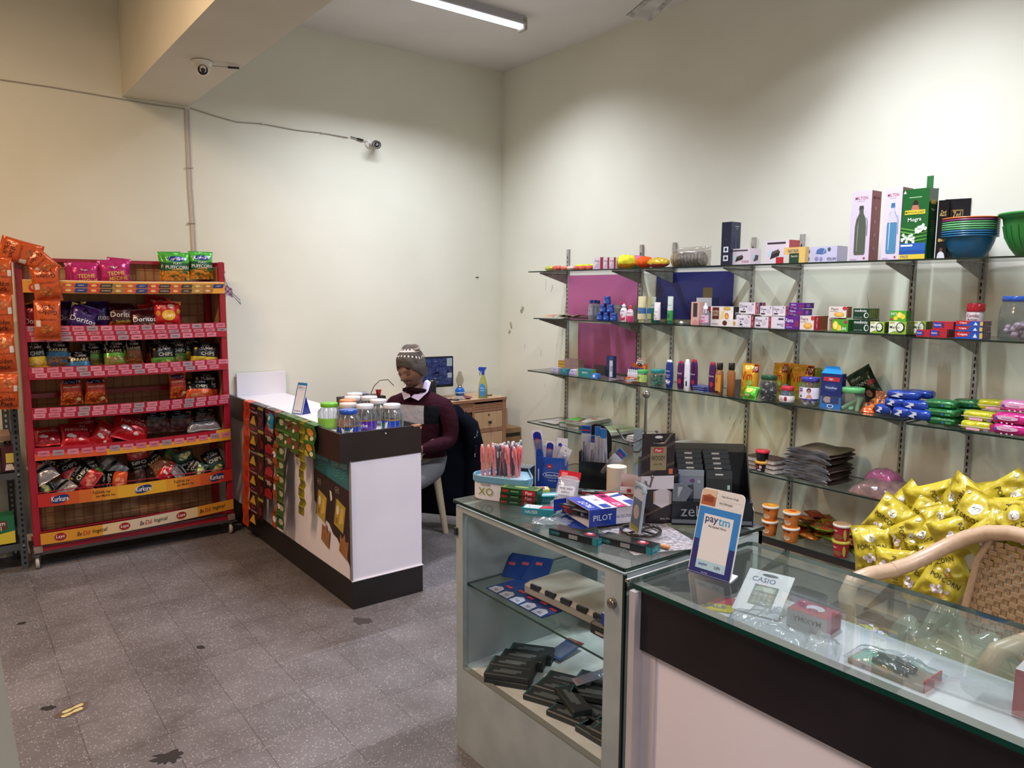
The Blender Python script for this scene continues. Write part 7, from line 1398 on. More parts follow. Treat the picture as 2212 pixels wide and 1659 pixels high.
for k,(x,y,w) in enumerate(((2.42,5.12,.085),(2.47,5.17,.075))):
    b = MB(); b.bbox(-w/2,w/2,-.045,.045,0,.030,'card:#8a8c90',.004); b.rect(-w/2+.006,.006,w/2-.006,.024,'card:#6c6e74',front(-.045)); b.build('power_adapter',None,(x,y+.0,.823+.0*k) if k == 0 else (x+.05,y,.823),(0,0,-.3),('grey power adapter box, left one','light grey power adapter box, right one')[k]+' on the black recorder','adapter')
b = MB(); b.lathe([(.012,0),(.012,.012),(.016,.014),(.022,.048),(.022,.05)],'gloss:#a01c24',18); b.build('red_cup',None,(2.62,5.11,.823),(0,0,0),'small red cup on the black recorder left of the man','cup')
b = MB(); b.tube([(2.40,5.06,.83),(2.37,5.05,.80),(2.34,5.08,.765),(2.30,5.1,.755)],.004,'plastic:#17171a',6); b.tube([(2.60,5.2,.83),(2.63,5.2,.89),(2.68,5.2,.93),(2.75,5.2,.93),(2.80,5.2,.88)],.003,'plastic:#17171a',6); b.build('black_cables',label='thin black cables looping up beside the red cup',cat='cable')

# ---------------------------------------------------------------- seated man, his chair and the jacket on it
PRZ = math.radians(-56); PO = (2.40,4.12)
BE = 'plastic:#b8a88c'
def armchair(loc,rz,label,mat,weave=None,arch=False):
    c = empty('armchair',loc,rz,label,'chair')
    b = MB(); b.bbox(-.22,.22,-.24,.20,.395,.430,mat,.015); b.box(-.205,.205,-.245,-.235,.355,.42,mat); b.build('seat',c)
    for sx in (-1,1):
        for fy in (-1,1):
            l = MB(); l.tube([(sx*.20,fy*.19,.40),(sx*.235,fy*.235+(.02 if fy > 0 else 0),.0)],lambda q: (.028-.008*q,.018),mat,10); l.build('leg',c)
        a = MB()
        a.tube([(sx*.238,-.20,.40),(sx*.250,-.225,.52),(sx*.260,-.228,.60),(sx*.266,-.20,.642),(sx*.270,-.12,.655),(sx*.268,-.02,.658)],(.026,.026),mat,14); a.build('armrest',c)
    b = MB()
    top = [(-x,y,z) for x,y,z in reversed(HT)]+[(0,.262,.828)]+HT if (HT := [(.07,.258,.824),(.14,.243,.806),(.195,.215,.775),(.235,.17,.735),(.255,.11,.70),(.265,.04,.672),(.268,-.03,.660)]) else 0
    b.tube(top,(.026,.026),mat,14); b.build('top_rail',c)
    [(lambda m_,s_: (m_.tube([(s_*.19,.20,.41),(s_*.188,.232,.56),(s_*.175,.25,.70),(s_*.14,.258,.785)],.013,mat,10),m_.build('back_post',c)))(MB(),s_) for s_ in (-1,1)]
    b = MB()
    if weave:
        nu,nv = 13,19
        for j in range(nv):
            z = .44+.345*(j+.5)/nv; hw = .178 if z < .66 else .178-.05*((z-.66)/.125)**2
            for i in range(nu):
                x0 = -hw+2*hw*i/nu; x1 = -hw+2*hw*(i+1)/nu; yb = .214+.045*((z-.44)/.345)**.6; yo = yb-.007 if (i+j) % 2 else yb
                for q in range(3):
                    zz = z-.0076+.0051*q; b.box(x0-.001,x1+.001,yo,yo+.003,zz,zz+.0043,weave)
        for i in range(nu):
            x = -.178+2*.178*(i+.5)/nu
            for q in (-1,0,1): b.tube([(x+q*.0036,.218+.045*(t/8)**.6-.0055,.44+.345*t/8) for t in range(9)],.0019,weave,5,cap=False)
    else: b.sheet(lambda u,v: (.18*(2*u-1),.212+.045*v**.6+.02*(1-(2*u-1)**2),.43+.36*v),10,8,mat); b.sheet(lambda u,v: (.18*(1-2*u),.216+.045*v**.6+.02*(1-(2*u-1)**2),.43+.36*v),10,8,mat)
    b.build('back_panel',c); return c
armchair((PO[0]-.127,PO[1]+.09,0),PRZ,'beige plastic armchair the seated man is using',BE)
# jacket draped over the chair back
j = empty('jacket',(PO[0],PO[1],0),PRZ,'dark navy padded jacket hanging over the back of the man\'s chair','jacket')
b = MB(); n = 40; rings = []
for k in range(26):
    q = k/25; z = .865-.745*q; a = .15+.115*min(1,q*2.6)**.6+.03*q; t_ = .02+.075*min(1,q*5)**.6-.01*q; cy = .275+.03*q; ring = []
    for i in range(n):
        th = 2*PI*i/n; f = 1+.07*noise.noise(Vector((3*math.cos(th),3*math.sin(th),q*6)))+.018*math.sin(38*q*PI/3)+.05*math.sin(7*th+2*q)*q
        cx = .03*q
        ring.append((cx+a*f*math.cos(th),cy+(t_*f)*math.sin(th),z+.02*math.sin(3*th)*q))
    rings.append(ring)
b.loft(rings,'cloth:#0a0f1a',True); b.build('body',j)
b = MB(); b.tube([(.20,.20,.80),(.262,.21,.74),(.285,.23,.62),(.28,.24,.48),(.27,.25,.34),(.265,.25,.24)],lambda q: .048+.012*math.sin(PI*q)+.003*math.sin(40*q),'cloth:#0a0e18',16); b.build('sleeve',j)
b = MB(); b.tube([(-.12,.20,.80),(-.10,.235,.865),(.0,.25,.885),(.10,.235,.86),(.15,.19,.79)],lambda q: (.035,.022),'cloth:#0c111e',12); b.build('collar',j)
b = MB(); b.prism([(-.05,-.03),(0,-.045),(.05,-.03),(.055,.02),(-.055,.02)],0,.006,'cloth:#0c1322',T(.318,.20,.60) @ Matrix.Rotation(PI/2,4,'Z') @ Matrix.Rotation(PI/2,4,'X')); b.build('pocket_flap',j)
b = MB(); b.text('CC',0,0,.022,'card:#b8bcc8',T(.327,.17,.70) @ Matrix.Rotation(PI/2,4,'Z') @ Matrix.Rotation(PI/2,4,'X'),.001,rot=1.1)
for dz in (.0,-.22,-.245): b.lathe([(.005,0),(.004,.003),(.001,.004)],'metal:#c8c8c8',10,T(.335-.0*dz,.11,.685+dz*.5) @ Matrix.Rotation(PI/2,4,'Y'))
b.build('badge',j)

# body: one continuous skinned mesh
man = empty('person',(PO[0],PO[1],0),PRZ,'seated person in a knitted cap and maroon sweater looking down behind the white counter','person')
V,E_,Rr = [],[],[]
def vtx(p,r,par=None):
    V.append(p); Rr.append(r if isinstance(r,tuple) else (r,r)); i = len(V)-1
    if par is not None: E_.append((par,i))
    return i
pel = vtx((0,.04,.50),(.165,.125)); bel = vtx((0,.03,.60),(.170,.130),pel); che = vtx((0,.01,.74),(.178,.125),bel); uch = vtx((0,-.01,.882),(.172,.108),che)
nb = vtx((0,-.04,.968),(.078,.070),uch); nk = vtx((0,-.07,1.015),(.062,.060),nb); nt = vtx((0,-.085,1.05),(.058,.058),nk)
for s_,el,wr_,ha in ((1,(.222,-.02,.675),(.15,-.30,.672),(.09,-.37,.665)),(-1,(-.275,-.06,.68),(-.14,-.27,.73),(-.08,-.33,.74))):
    sh = vtx((s_*.172,.0,.892),(.080,.078),uch); ua = vtx((s_*.222,-.005,.79),(.064,.064),sh); e_ = vtx(el,(.052,.052),ua); fa = vtx(tuple((el[k]+wr_[k])/2 for k in range(3)),(.046,.044),e_); w_ = vtx(wr_,(.029,.024),fa)
    d = Vector(ha)-Vector(wr_); d.normalize(); sd = d.cross(Vector((0,0,1))).normalized(); base = Vector(wr_); pm = vtx(tuple(base+d*.045),(.036,.016),w_)
    for f,(o_,L,r_) in enumerate(((-.027,.062,.0085),(-.009,.072,.009),(.009,.068,.009),(.026,.052,.008))):
        a1 = vtx(tuple(base+d*.082+sd*o_),(r_*1.1,r_),pm); a2 = vtx(tuple(base+d*(.082+L*.5)+sd*o_*1.1+Vector((0,0,-.008))),r_,a1); vtx(tuple(base+d*(.082+L*.85)+sd*o_*1.1+Vector((0,0,-.024))),r_*.85,a2)
    q = vtx(tuple(base+d*.030-sd*s_*.036),.012,pm); q2 = vtx(tuple(base+d*.058-sd*s_*.056+Vector((0,0,-.008))),.010,q); vtx(tuple(base+d*.080-sd*s_*.062+Vector((0,0,-.018))),.008,q2)
    hp = vtx((s_*.10,-.02,.49),(.098,.088),pel); kn = vtx((s_*.13,-.44,.485),(.066,.062),hp); sn = vtx((s_*.13,-.45,.25),(.052,.050),kn); an = vtx((s_*.13,-.42,.085),(.038,.038),sn); vtx((s_*.14,-.50,.045),(.040,.032),an); vtx((s_*.145,-.57,.035),(.036,.026),len(V)-1)
me = bpy.data.meshes.new('body'); me.from_pydata(V,E_,[]); ob = bpy.data.objects.new('body',me); COL.objects.link(ob)
sk = ob.modifiers.new('skin','SKIN'); sk.use_smooth_shade = True; sk.branch_smoothing = .35
for i,r_ in enumerate(Rr): me.skin_vertices[0].data[i].radius = r_
me.skin_vertices[0].data[0].use_root = True
sb = ob.modifiers.new('subdivision','SUBSURF'); sb.levels = 3; sb.render_levels = 3
bpy.context.view_layer.update()
ev = bpy.data.meshes.new_from_object(ob.evaluated_get(bpy.context.evaluated_depsgraph_get()))
body_v = [tuple(v.co) for v in ev.vertices]; body_f = [tuple(p.vertices) for p in ev.polygons]
bpy.data.objects.remove(ob); bpy.data.meshes.remove(ev)
SKN = 'skin:#7c5745'; bm_ = MB(); mats_ = []
wrl = Vector((.15,-.30,.672)); wrr = Vector((-.14,-.27,.73))
for f in body_f:
    c = sum((Vector(body_v[i]) for i in f),Vector())/len(f)
    hand = (c-wrl).dot(Vector((-.05,-.07,0)).normalized()) > -.005 and (c-wrl).length < .2 and c.z > .60 or (c-wrr).dot(Vector((.06,-.06,.01)).normalized()) > -.005 and (c-wrr).length < .2 and c.z > .66
    if c.z > .995: m_ = SKN
    elif hand and c.y < -.22: m_ = SKN
    elif c.z < .075: m_ = 'card:#1c1a1a'
    elif c.z < .565 and not (abs(c.x) > .2 and c.z > .6): m_ = 'cloth:#6a6a6e'
    else: m_ = 'sweater:'
    mats_.append(m_)
bm_.add([v for v in body_v],body_f,mats_,True)
# head
HX = T(0,-.105,1.128,rx=math.radians(13)) @ Matrix.Rotation(math.radians(-6),4,'Y') @ Matrix.Rotation(math.radians(-9),4,'Z')
def gs(x,c,w): return math.exp(-((x-c)/w)**2)
def head_pt(u,v,grow=0):
    th = 2*PI*u; ph = PI*v            # th = 0 faces -Y
    x,y,z = math.sin(ph)*math.sin(th),-math.sin(ph)*math.cos(th),-math.cos(ph)
    X,Y,Z = x*.074,y*.094,z*.118
    fz = max(0,-y)
    if z < -.1: X *= 1-.30*((-z-.1)/.9)**1.3; Y *= 1-.12*(-z-.1)
    a = x; 
    Y -= fz*(.036*gs(a,0,.12)*gs(z,-.22,.13) + .015*gs(a,0,.10)*gs(z,.02,.2) + .008*gs(z,.20,.10)*gs(a,0,.6) + .012*gs(a,0,.26)*gs(z,-.56,.10) + .013*gs(a,0,.25)*gs(z,-.82,.12) + .004*gs(abs(a),.16,.08)*gs(z,-.27,.08))
    Y += fz*(.011*gs(abs(a),.40,.16)*gs(z,.02,.11) + .006*gs(a,0,.3)*gs(z,-.43,.05) + .005*gs(a,0,.22)*gs(z,-.555,.022) + .006*gs(a,0,.3)*gs(z,-.69,.06))
    Y -= fz*(.005*gs(abs(a),.52,.2)*gs(z,-.22,.16))
    k = 1+grow; return (X*k,Y*k,Z*k)
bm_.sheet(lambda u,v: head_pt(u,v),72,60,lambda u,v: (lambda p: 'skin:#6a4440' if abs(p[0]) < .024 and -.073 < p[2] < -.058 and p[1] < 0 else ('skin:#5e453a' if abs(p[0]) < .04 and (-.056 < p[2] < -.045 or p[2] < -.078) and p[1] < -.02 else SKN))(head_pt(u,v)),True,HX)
for s_ in (-1,1):
    bm_.loft([[(s_*(.070+.010*math.sin(PI*q))+.0,.005+(.018-.006*abs(q-.5))*math.cos(2*PI*i/12),-.012+.030*math.sin(2*PI*i/12)) if True else 0 for i in range(12)] for q in (0,.35,.7,1)],SKN,True,HX)
    bm_.sheet(lambda u,v: (s_*.030+.019*(2*u-1),-.084-.0035*(1-(2*u-1)**2)+.006*abs(2*u-1),.024+.007*(1-(2*u-1)**2)+.008*v),8,2,'card:#1a1312',True,HX)
    bm_.sheet(lambda u,v: (s_*.030+.013*(2*u-1),-.0815-.0030*(1-(2*u-1)**2)*math.sin(PI*v*.5)-.0015,.010-.012*v-.001*(1-(2*u-1)**2)),8,4,'skin:#6a4a3c',True,HX)
    bm_.sheet(lambda u,v: (s_*.030+.014*(2*u-1),-.0885+.005*abs(2*u-1)**2,-.0005-.002*(1-(2*u-1)**2)-.0042*v),8,1,'card:#140e0d',True,HX)
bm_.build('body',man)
# cap
cap = MB()
def cap_pt(u,v,g=0):
    th = 2*PI*u; z = -.015+.165*v; f = max(0,math.cos(th)); z0 = .060*f-.042*(1-f)
    zz = z0+(.152-z0)*v; q = (v)**2.8; r = math.sqrt(max(0,1-q))
    r = r*(1+.05*math.sin(PI*v))+g
    R1,R2 = .078,.099; bump = .006*noise.noise(Vector((math.cos(th)*3,math.sin(th)*3,v*3)))
    lean = .03*v*v
    return ((R1*r+bump)*math.sin(th),-(R2*r+bump)*math.cos(th)+.004+lean,zz)
def capm(u,v):
    if .55 < v < .62: return 'knit:#c8bcb0' if int(u*44) % 2 == 0 else 'knit:#2c2624'
    if .78 < v < .83: return 'knit:#c4b8b0'
    if .83 < v < .90: return 'knit:#3a3230' if int(u*30) % 2 else 'knit:#b0a498'
    if v < .07: return 'knit:#5a4a48' if int(u*26) % 3 else 'knit:#8a7a74'
    return 'knit:#544c45' if (v < .5 and int(v*40) % 5) else 'knit:#4a423c'
cap.sheet(cap_pt,88,48,capm,True,HX)
cap.sheet(lambda u,v: (lambda p: (p[0]*1.035,p[1]*1.035,p[2]-.003))(cap_pt(u,.26*(1-v)+.0)),88,8,'knit:#4c443e',True,HX)
for x_ in (-.022,.024): cap.lathe([(.001,-.034),(.026,-.024),(.040,0),(.036,.014),(.022,.028),(.001,.034)],lambda i: 'knit:#5a4e46' if i != 2 else 'knit:#a89c90',18,HX @ T(x_,.032,.122))
cap.build('knit_cap',man)
# collar
col = MB(); col.M = T(0,0,.034)
for s_ in (-1,1):
    P_ = [(s_*.004,-.125,.925),(s_*.050,-.118,.905),(s_*.092,-.070,.955),(s_*.080,.0,1.005),(s_*.040,.03,1.015),(s_*.045,-.02,1.01),(s_*.060,-.07,.985)]
    col.add(P_+[(p[0]*.96,p[1]+.006,p[2]+.004) for p in P_],[(0,1,2,6),(2,3,5,6),(3,4,5),(7,13,9,8),(9,13,12,10),(10,12,11)]+[(i,(i+1) % 7,7+(i+1) % 7,7+i) for i in range(7)],'cloth:#c8bcd8')
col.tube([(.074*math.sin(2*PI*k/24),-.045-.076*math.cos(2*PI*k/24),.955+.03*(-math.cos(2*PI*k/24))*-.6) for k in range(24)],.013,'cloth:#241016',8,closed=True)
col.build('shirt_collar',man)

# ---------------------------------------------------------------- on the glass cabinet: pens and pen boxes
ZG,ZN = .9005,.8855
def round_tri(s,r,n=6,sx=1):
    P = [(-.5*s,-.30*s),(.5*s,-.30*s),(0,.56*s)]; out = []
    for i,(x,y) in enumerate(P):
        a0 = (-PI/2-PI*.5+.02,-PI/2+.33,PI/6-.05)[i]+(.0); a0 = [math.radians(150),math.radians(270),math.radians(30)][i]
        out += [((x*(1-2*r))*sx+r*s*math.cos(a0+math.radians(120)*k/n),y*(1-2*r)+r*s*math.sin(a0+math.radians(120)*k/n)) for k in range(n+1)]
    return out
h = empty('pen_holder',(1.535,2.035,ZG),math.radians(-62),'three cornered white and blue pen holder full of pink and grey pens','pen holder')
tri = round_tri(.215,.20); up_ = lambda k,z: [(x*k,y*k,z) for x,y in tri]
b = MB(); b.loft([up_(.96,0),up_(.97,.002),up_(.97,.064)],'gloss:#e2dee2',False); 
F = front(-.30*.215*(1-.4)-.20*.215*.97+.0-.0005); b.text('XO',-.045,.030,.026,'card:#8a8c28',F,.0006); b.text('HAUSER',-.045,.053,.007,'card:#3a3a4a',F,.0006); b.ell(.030,.030,.020,.028,'card:#a8ac3c',F,.0004); b.ell(.032,.030,.015,.023,'gloss:#e2dee2',F,.0008); b.build('box',h)
b = MB(); b.loft([up_(1.0,.060),up_(1.02,.062),up_(1.02,.082),up_(1.0,.084),up_(.97,.083),up_(.965,.074)],'gloss:#6a9ab4',False,cap=False)
b.build('rim',h)
b = MB(); b.poly([(x*.965,y*.965) for x,y in tri],'gloss:#8ab0c4',None,.0735); holes = []
for i in range(-5,6):
    for j in range(-4,8):
        x,y = i*.0155+(j % 2)*.0078,j*.0135-.012
        if y > -.062 and abs(x) < (.118-y)*.52-.012 and y < .095: holes.append((x,y)); b.ell(x,y,.0052,.0052,'card:#22404e',None,.0740,10); b.tube([(x+.0058*math.cos(k*PI/5),y+.0058*math.sin(k*PI/5),.0745) for k in range(10)],.0009,'gloss:#c8dce4',4,closed=True)
b.build('hole_plate',h)
def pen_mb(cb,cc,tag_):
    b = MB(); b.lathe([(.0012,0),(.0046,.006),(.0052,.012),(.0052,.092)],cb,10); b.lathe([(.0064,.088),(.0067,.092),(.0067,.136),(.0055,.142)],cc,12); b.lathe([(.0046,.1415),(.0046,.146),(.0030,.150),(.001,.1505)],'gloss:#e0b0b4' if tag_ else 'gloss:#aab0b8',10)
    b.box(-.0016,.0016,-.0104,-.0080,.098,.138,cc); b.box(-.0016,.0016,-.009,-.004,.134,.138,cc); b.rect(-.0028,.104,.0028,.126,'card:#d8d4d4',front(-.0106),0) if not tag_ else b.text('HAUSER',0,.113,.0038,'card:#4a3038',front(-.0106),0,maxw=.016,rot=PI/2); return b
pens = {}
rs = random.Random(4); hp_ = sorted(holes,key=lambda q: rs.random())
C_,S_ = math.cos(math.radians(-62)),math.sin(math.radians(-62))
def wpos(x,y): return (1.535+x*C_-y*S_,2.035+x*S_+y*C_)
fr_ = sorted(holes,key=lambda q: wpos(*q)[0]*.6+wpos(*q)[1]*.8)   # nearest to the viewer first
plist = []
nn = len(fr_)
for k,idx in enumerate((14,16,19,23,21,26,28,30,33,36,24,41,39)): plist.append(('pink',fr_[idx % nn],k))
for k in range(14): plist.append(('grey',fr_[(nn-1-k*2) % nn],k))
wd = ['first','second','third','fourth','fifth','sixth','seventh','eighth','ninth','tenth','eleventh','twelfth','thirteenth','fourteenth']
for col in ('pink','grey'):
    grp = sorted([p for p in plist if p[0] == col],key=lambda p: wpos(*p[1])[0]*.795-wpos(*p[1])[1]*.606); proto = None
    for k,(_,q,_k) in enumerate(grp):
        w = wpos(*q); lx,ly = rs.uniform(-.10,.10),rs.uniform(-.12,.12)
        if col == 'pink' and k == 7: lx,ly = -.1,-.32
        lb = '%s pen from the left among the %s pens in the holder' % (wd[k],col)
        if proto is None: proto = pen_mb('gloss:#d8888a' if col == 'pink' else 'gloss:#5a606a','gloss:#dc7c80' if col == 'pink' else 'gloss:#666c78',col == 'pink').build('pen',None,(w[0],w[1],ZG+.035),(lx,ly,-.6),lb,'pen',col+' pens in the holder')
        else: copy_thing(proto,(w[0],w[1],ZG+.035),(lx,ly,-.6),lb)
def open_box(W,D,H,mat,inner='card:#b8aca0',spec=(),sd=(),back=0,th=.0015,frontcut=0):
    b = MB(); b.box(-W/2,W/2,0,th,0,H-frontcut,mat); b.box(-W/2,W/2,D-th,D,0,H+back,mat,frontm=inner); b.box(-W/2,-W/2+th,0,D,0,H,mat); b.box(W/2-th,W/2,0,D,0,H,mat); b.box(-W/2,W/2,0,D,0,th,mat)
    draw(b,spec,front(0),W,H-frontcut); draw(b,sd,rightf(W/2,D/2),D,H); return b
FZ = math.radians(-57)
b = MB(); b.box(-.05,.05,0,.06,0,.085,'card:#17181a'); b.text('pentel',0,.030,.014,'card:#a8a8b0',front(0)); 
for i in range(9):
    for j in range(6): b.ell(-.044+.011*i,.006+.010*j,.0042,.0036,'card:#8a9298',topf(.085),.0006,8)
b.build('pen_box',None,(1.60,2.07,ZG),(0,0,FZ),'black pen box with a grid of holes behind the blue box','box')
bf = empty('display_box',(1.725,2.035,ZG),FZ,'open bright blue pen display box with a white packet sticking out','display box')
b = open_box(.105,.06,.112,'gloss:#1f4aa8',spec=[('p',[(.0,.0),(.22,0),(.30,.3),(.22,.55),(.30,.8),(.2,.98),(.05,.98),(0,.8)],'#1c3f98'),('r',.08,.2,.12,.6,'#c8d4e8'),('r',.42,.64,.58,.78,'#b02838'),('r',.45,.69,.55,.71,'#e8e0e4'),('e',.60,.42,.35,.10,'#dfe4f0'),('e',.60,.42,.33,.085,'#1f4aa8'),('t','Butterflow',.60,.42,.075,.58,'#f0f0f4'),('t','Simply Ball',.60,.24,.06,.4,'#c8d8ee')],sd=[('r',.35,.15,.5,.7,'#1a2c58'),('r',.0,.0,1,.3,'#3a72c0')],back=.03)
b.prism([(-.0525,.112),(-.0525,.128),(-.045,.140),(-.034,.140),(-.026,.128),(-.024,.112)],0,.0015,'gloss:#1c3f98',front(.0015)); b.build('box',bf)
def blister(W,H,lb,loc,rot,top,mid,deco=(),grp='pen packets in the display boxes'):
    e = empty('pen_packet',loc,0,lb,'pen packet',grp,rot=rot); b = MB(); b.box(-W/2,W/2,0,.0012,0,H,mid); b.rect(-W/2,H*.80,W/2,H,top,front(0)); draw(b,deco,front(-.0006),W,H,fin='gloss'); b.build('card',e)
    f = MB(); f.sheet(lambda u,v: ((u-.5)*W*.9,-.004-.008*math.sin(PI*u)*math.sin(PI*v)**.4,H*.05+H*.72*v),8,8,'film:#e4e6ee/.12'); f.build('clear_cover',e)
bl1 = [('e',.5,.88,.38,.09,'#1c2c94'),('p',[(.1,.86),(.9,.86),(.78,.3),(.5,.05),(.22,.3)],'#1c2c94'),('r',.3,.68,.6,.80,'#a82c48'),('t','cello',.5,.45,.06,.5,'#c8d0ea')]
def at_(c,x,y,z,ang): return (c[0]+x*math.cos(ang)-y*math.sin(ang),c[1]+x*math.sin(ang)+y*math.cos(ang),z)
Bc = (1.725,2.035)
blister(.040,.145,'white and violet pen packet standing leftmost in the blue display box',at_(Bc,-.045,.050,ZG+.055,FZ),(0,-.16,FZ),'card:#dcdce2','card:#c8c8d4',bl1)
blister(.034,.120,'white and violet pen packet, second in the blue display box',at_(Bc,-.018,.030,ZG+.045,FZ),(0,.10,FZ),'card:#dcdce2','card:#c8c8d4',bl1)
blister(.040,.110,'white pen packet with a hang hole leaning right in the blue display box',at_(Bc,.018,.020,ZG+.045,FZ),(0,.38,FZ),'card:#dcdce2','card:#d0d0da',[('e',.5,.9,.05,.02,'#3a3a40'),('r',.2,.50,.8,.60,'#3a4a90'),('r',.42,.63,.58,.69,'#a83048')])
blister(.040,.125,'white pen packet with a blue dot at the back of the blue display box',at_(Bc,.030,.052,ZG+.050,FZ),(0,.02,FZ),'card:#dcdce2','card:#d0d0da',[('e',.3,.8,.18,.06,'#26349a')])
hb = empty('display_box',(1.840,1.925,ZG),FZ+.05,'tall glossy black pen display with a rounded back','display box')
b = open_box(.110,.055,.135,'gloss:#0f1013',inner='gloss:#0f1013',frontcut=.035)
n = 14; b.prism([(-.055,.10),(.055,.10)]+[(.055*math.cos(PI*k/n),.165+.065*math.sin(PI*k/n)) for k in range(n+1)],0,.002,'gloss:#0f1013',front(.055)); b.build('box',hb)
Hc = (1.840,1.925); mn = [('r',.1,.82,.9,.97,'#1c3f88'),('r',.15,.86,.85,.89,'#a82c38'),('r',.2,.1,.34,.6,'#2a2c38'),('r',.42,.08,.52,.5,'#22307a')]
for k,(x,z,t_,w,L,lb) in enumerate(((-.040,.075,.0,.036,.15,'white pen packet with a blue header, leftmost in the black display'),(-.015,.060,.10,.036,.13,'white pen packet with a blue header, second from left in the black display'),(.008,.085,-.02,.022,.14,'narrow blue and clear pen packet in the middle of the black display'),(.020,.085,.04,.022,.135,'narrow blue and clear pen packet right of the middle in the black display'),(.036,.080,-.05,.022,.14,'narrow blue and clear pen packet, rightmost upright one in the black display'),(.016,.050,.75,.036,.13,'white pen packet leaning strongly over the front of the black display'))):
    blister(w,L,lb,at_(Hc,x,.04-.006*k,ZG+z,FZ),(0,t_,FZ),'card:#2a5aa8','card:#b0b2bc',mn if w > .03 else [('r',.1,.75,.9,.97,'#2a6ab0'),('r',.3,.1,.5,.7,'#c8ccd8'),('r',.55,.1,.7,.4,'#22307a')])
def pbox(W,D,H,c,p,z,rz,lb,fr=(),tp=(),top=None,sd=(),grp='small pen boxes on the glass cabinet',side=None):
    return carton(W,D,H,'gloss:'+c,fr,sd,tp,topm=top,side=side,fin='gloss').build('pen_box',None,(p[0],p[1],z),(0,0,rz),lb,'box',grp)
fl = [('r',.04,.3,.2,.7,'#b02c34'),('r',.6,.1,.95,.9,'#b02430'),('t','Flair',.78,.5,.5,.26,'#f0e0dc'),('r',.28,.4,.5,.6,'#7a9a7a')]
for k in range(3): pbox(.130,.050,.021,'#1f4a28',(1.475+.006*(2-k),1.895+.010*(2-k),0),ZG+.0214*k,FZ-.04*k,('lowest','middle','topmost')[k]+' dark green pen box with a red patch in the pile of three',fl,[('r',.1,.1,.9,.9,'#3a5a30'),('e',.5,.5,.2,.2,'#8a9a5a')],top='gloss:#6a7a3c' if k == 2 else None)
pbox(.14,.045,.024,'#c8bc4a',(1.560,1.945,0),ZG+.012,FZ+.45,'yellow and white pen box lying behind the green boxes',[],[('r',.05,.1,.95,.9,'#d8d0d4'),('r',.6,.2,.9,.8,'#a83a48'),('r',.1,.2,.5,.5,'#4a7a4a')])
pbox(.135,.055,.026,'#2a8088',(1.585,1.870,0),ZG,FZ+.50,'teal and yellow pen box right of the green boxes',[('e',.12,.5,.08,.35,'#16484e'),('t','Octane',.5,.5,.4,.4,'#9ac0c0')],[('r',.05,.1,.95,.9,'#5aa0ac'),('r',.2,.3,.8,.6,'#b8c8d8')],sd=[('r',0,0,1,1,'#b8a43c'),('t','★★★★',.5,.5,.4,.8,'#3a3a1c')])
pbox(.105,.045,.022,'#2a8a98',(1.470,1.790,0),ZG,FZ+.05,'blue and white pen box in front of the clear refill pack',[('t','HAUSER',.3,.5,.5,.4,'#d8e8ec')],[('r',.05,.1,.55,.9,'#dcdce4'),('p',[(.5,.1),(.95,.4),(.95,.9),(.6,.9)],'#b03040'),('t','Arctic',.3,.5,.4,.34,'#2a7a90')])
# clear refill pack with red head
e = empty('refill_pack',(1.555,1.765,ZG+.012),FZ,'clear pack of white refills with a red header leaning on the pen boxes','pen packet',rot=(-.5,.06,FZ))
b = MB(); b.sheet(lambda u,v: ((u-.5)*.072,-.010*math.sin(PI*u)*math.sin(PI*v)**.5,.115*v),10,10,'film:#e6e4ea/.30'); b.rect(-.028,.045,.028,.075,'film:#f0f0f4/.6',front(-.0125),0); b.text('FINE GRIP',0,.066,.007,'card:#4a4a58',front(-.013),0); b.text('REFILLS',0,.054,.006,'card:#5a5a68',front(-.013),0); b.build('clear_bag',e)
b = MB(); b.box(-.036,.036,-.001,.001,.100,.128,'gloss:#b8202c'); b.rect(-.028,.108,-.008,.122,'card:#d86a70',front(-.001)); b.rect(-.036,.098,.036,.101,'card:#e0d8dc',front(-.001)); b.build('header',e)
b = MB()
for k in range(9): b.tube([(-.026+.0065*k,.004,.006),(-.024+.006*k,.004,.096)],.0026,'gloss:#dcdce4',6)
b.build('refill',e,kind='stuff')
e = empty('refill_pack',(1.50,1.745,ZG+.006),0,'clear pack with a pale blue header lying left of the upright refill pack','pen packet',rot=(-1.25,-.5,FZ)); b = MB(); b.sheet(lambda u,v: ((u-.5)*.06,-.010*math.sin(PI*u)*math.sin(PI*v),.11*v),8,8,'film:#dfe0e6/.3'); b.build('clear_bag',e); b = MB(); b.box(-.03,.03,-.002,.0,.0,.028,'gloss:#7aa8c0'); b.text('NATRAJ',0,.012,.009,'card:#dfe8ee',front(-.002),.0006); b.box(-.03,.03,-.0015,0,.026,.034,'gloss:#a82c38'); b.build('header',e)
b = MB(); b.sheet(lambda u,v: ((u-.5)*.13,(v-.5)*.07,.006+.008*noise.noise(Vector((u*6,v*6,1)))+.008*math.sin(PI*u)*math.sin(PI*v)),16,10,'film:#e8ecf0/.12'); b.build('clear_wrapper',None,(1.46,1.70,ZG+.001),(0,0,FZ+.2),'crumpled clear wrapper on the glass in front of the pens','wrapper')
rs = random.Random(9)
PB = [((1.697,1.819,0.900),0),((1.753,1.814,0.900),0),((1.688,1.724,0.900),0),((1.639,1.727,0.900),1),((1.650,1.818,0.900),1),((1.787,1.804,0.900),1),((1.575,1.680,0.900),0),((1.519,1.662,0.900),1)]
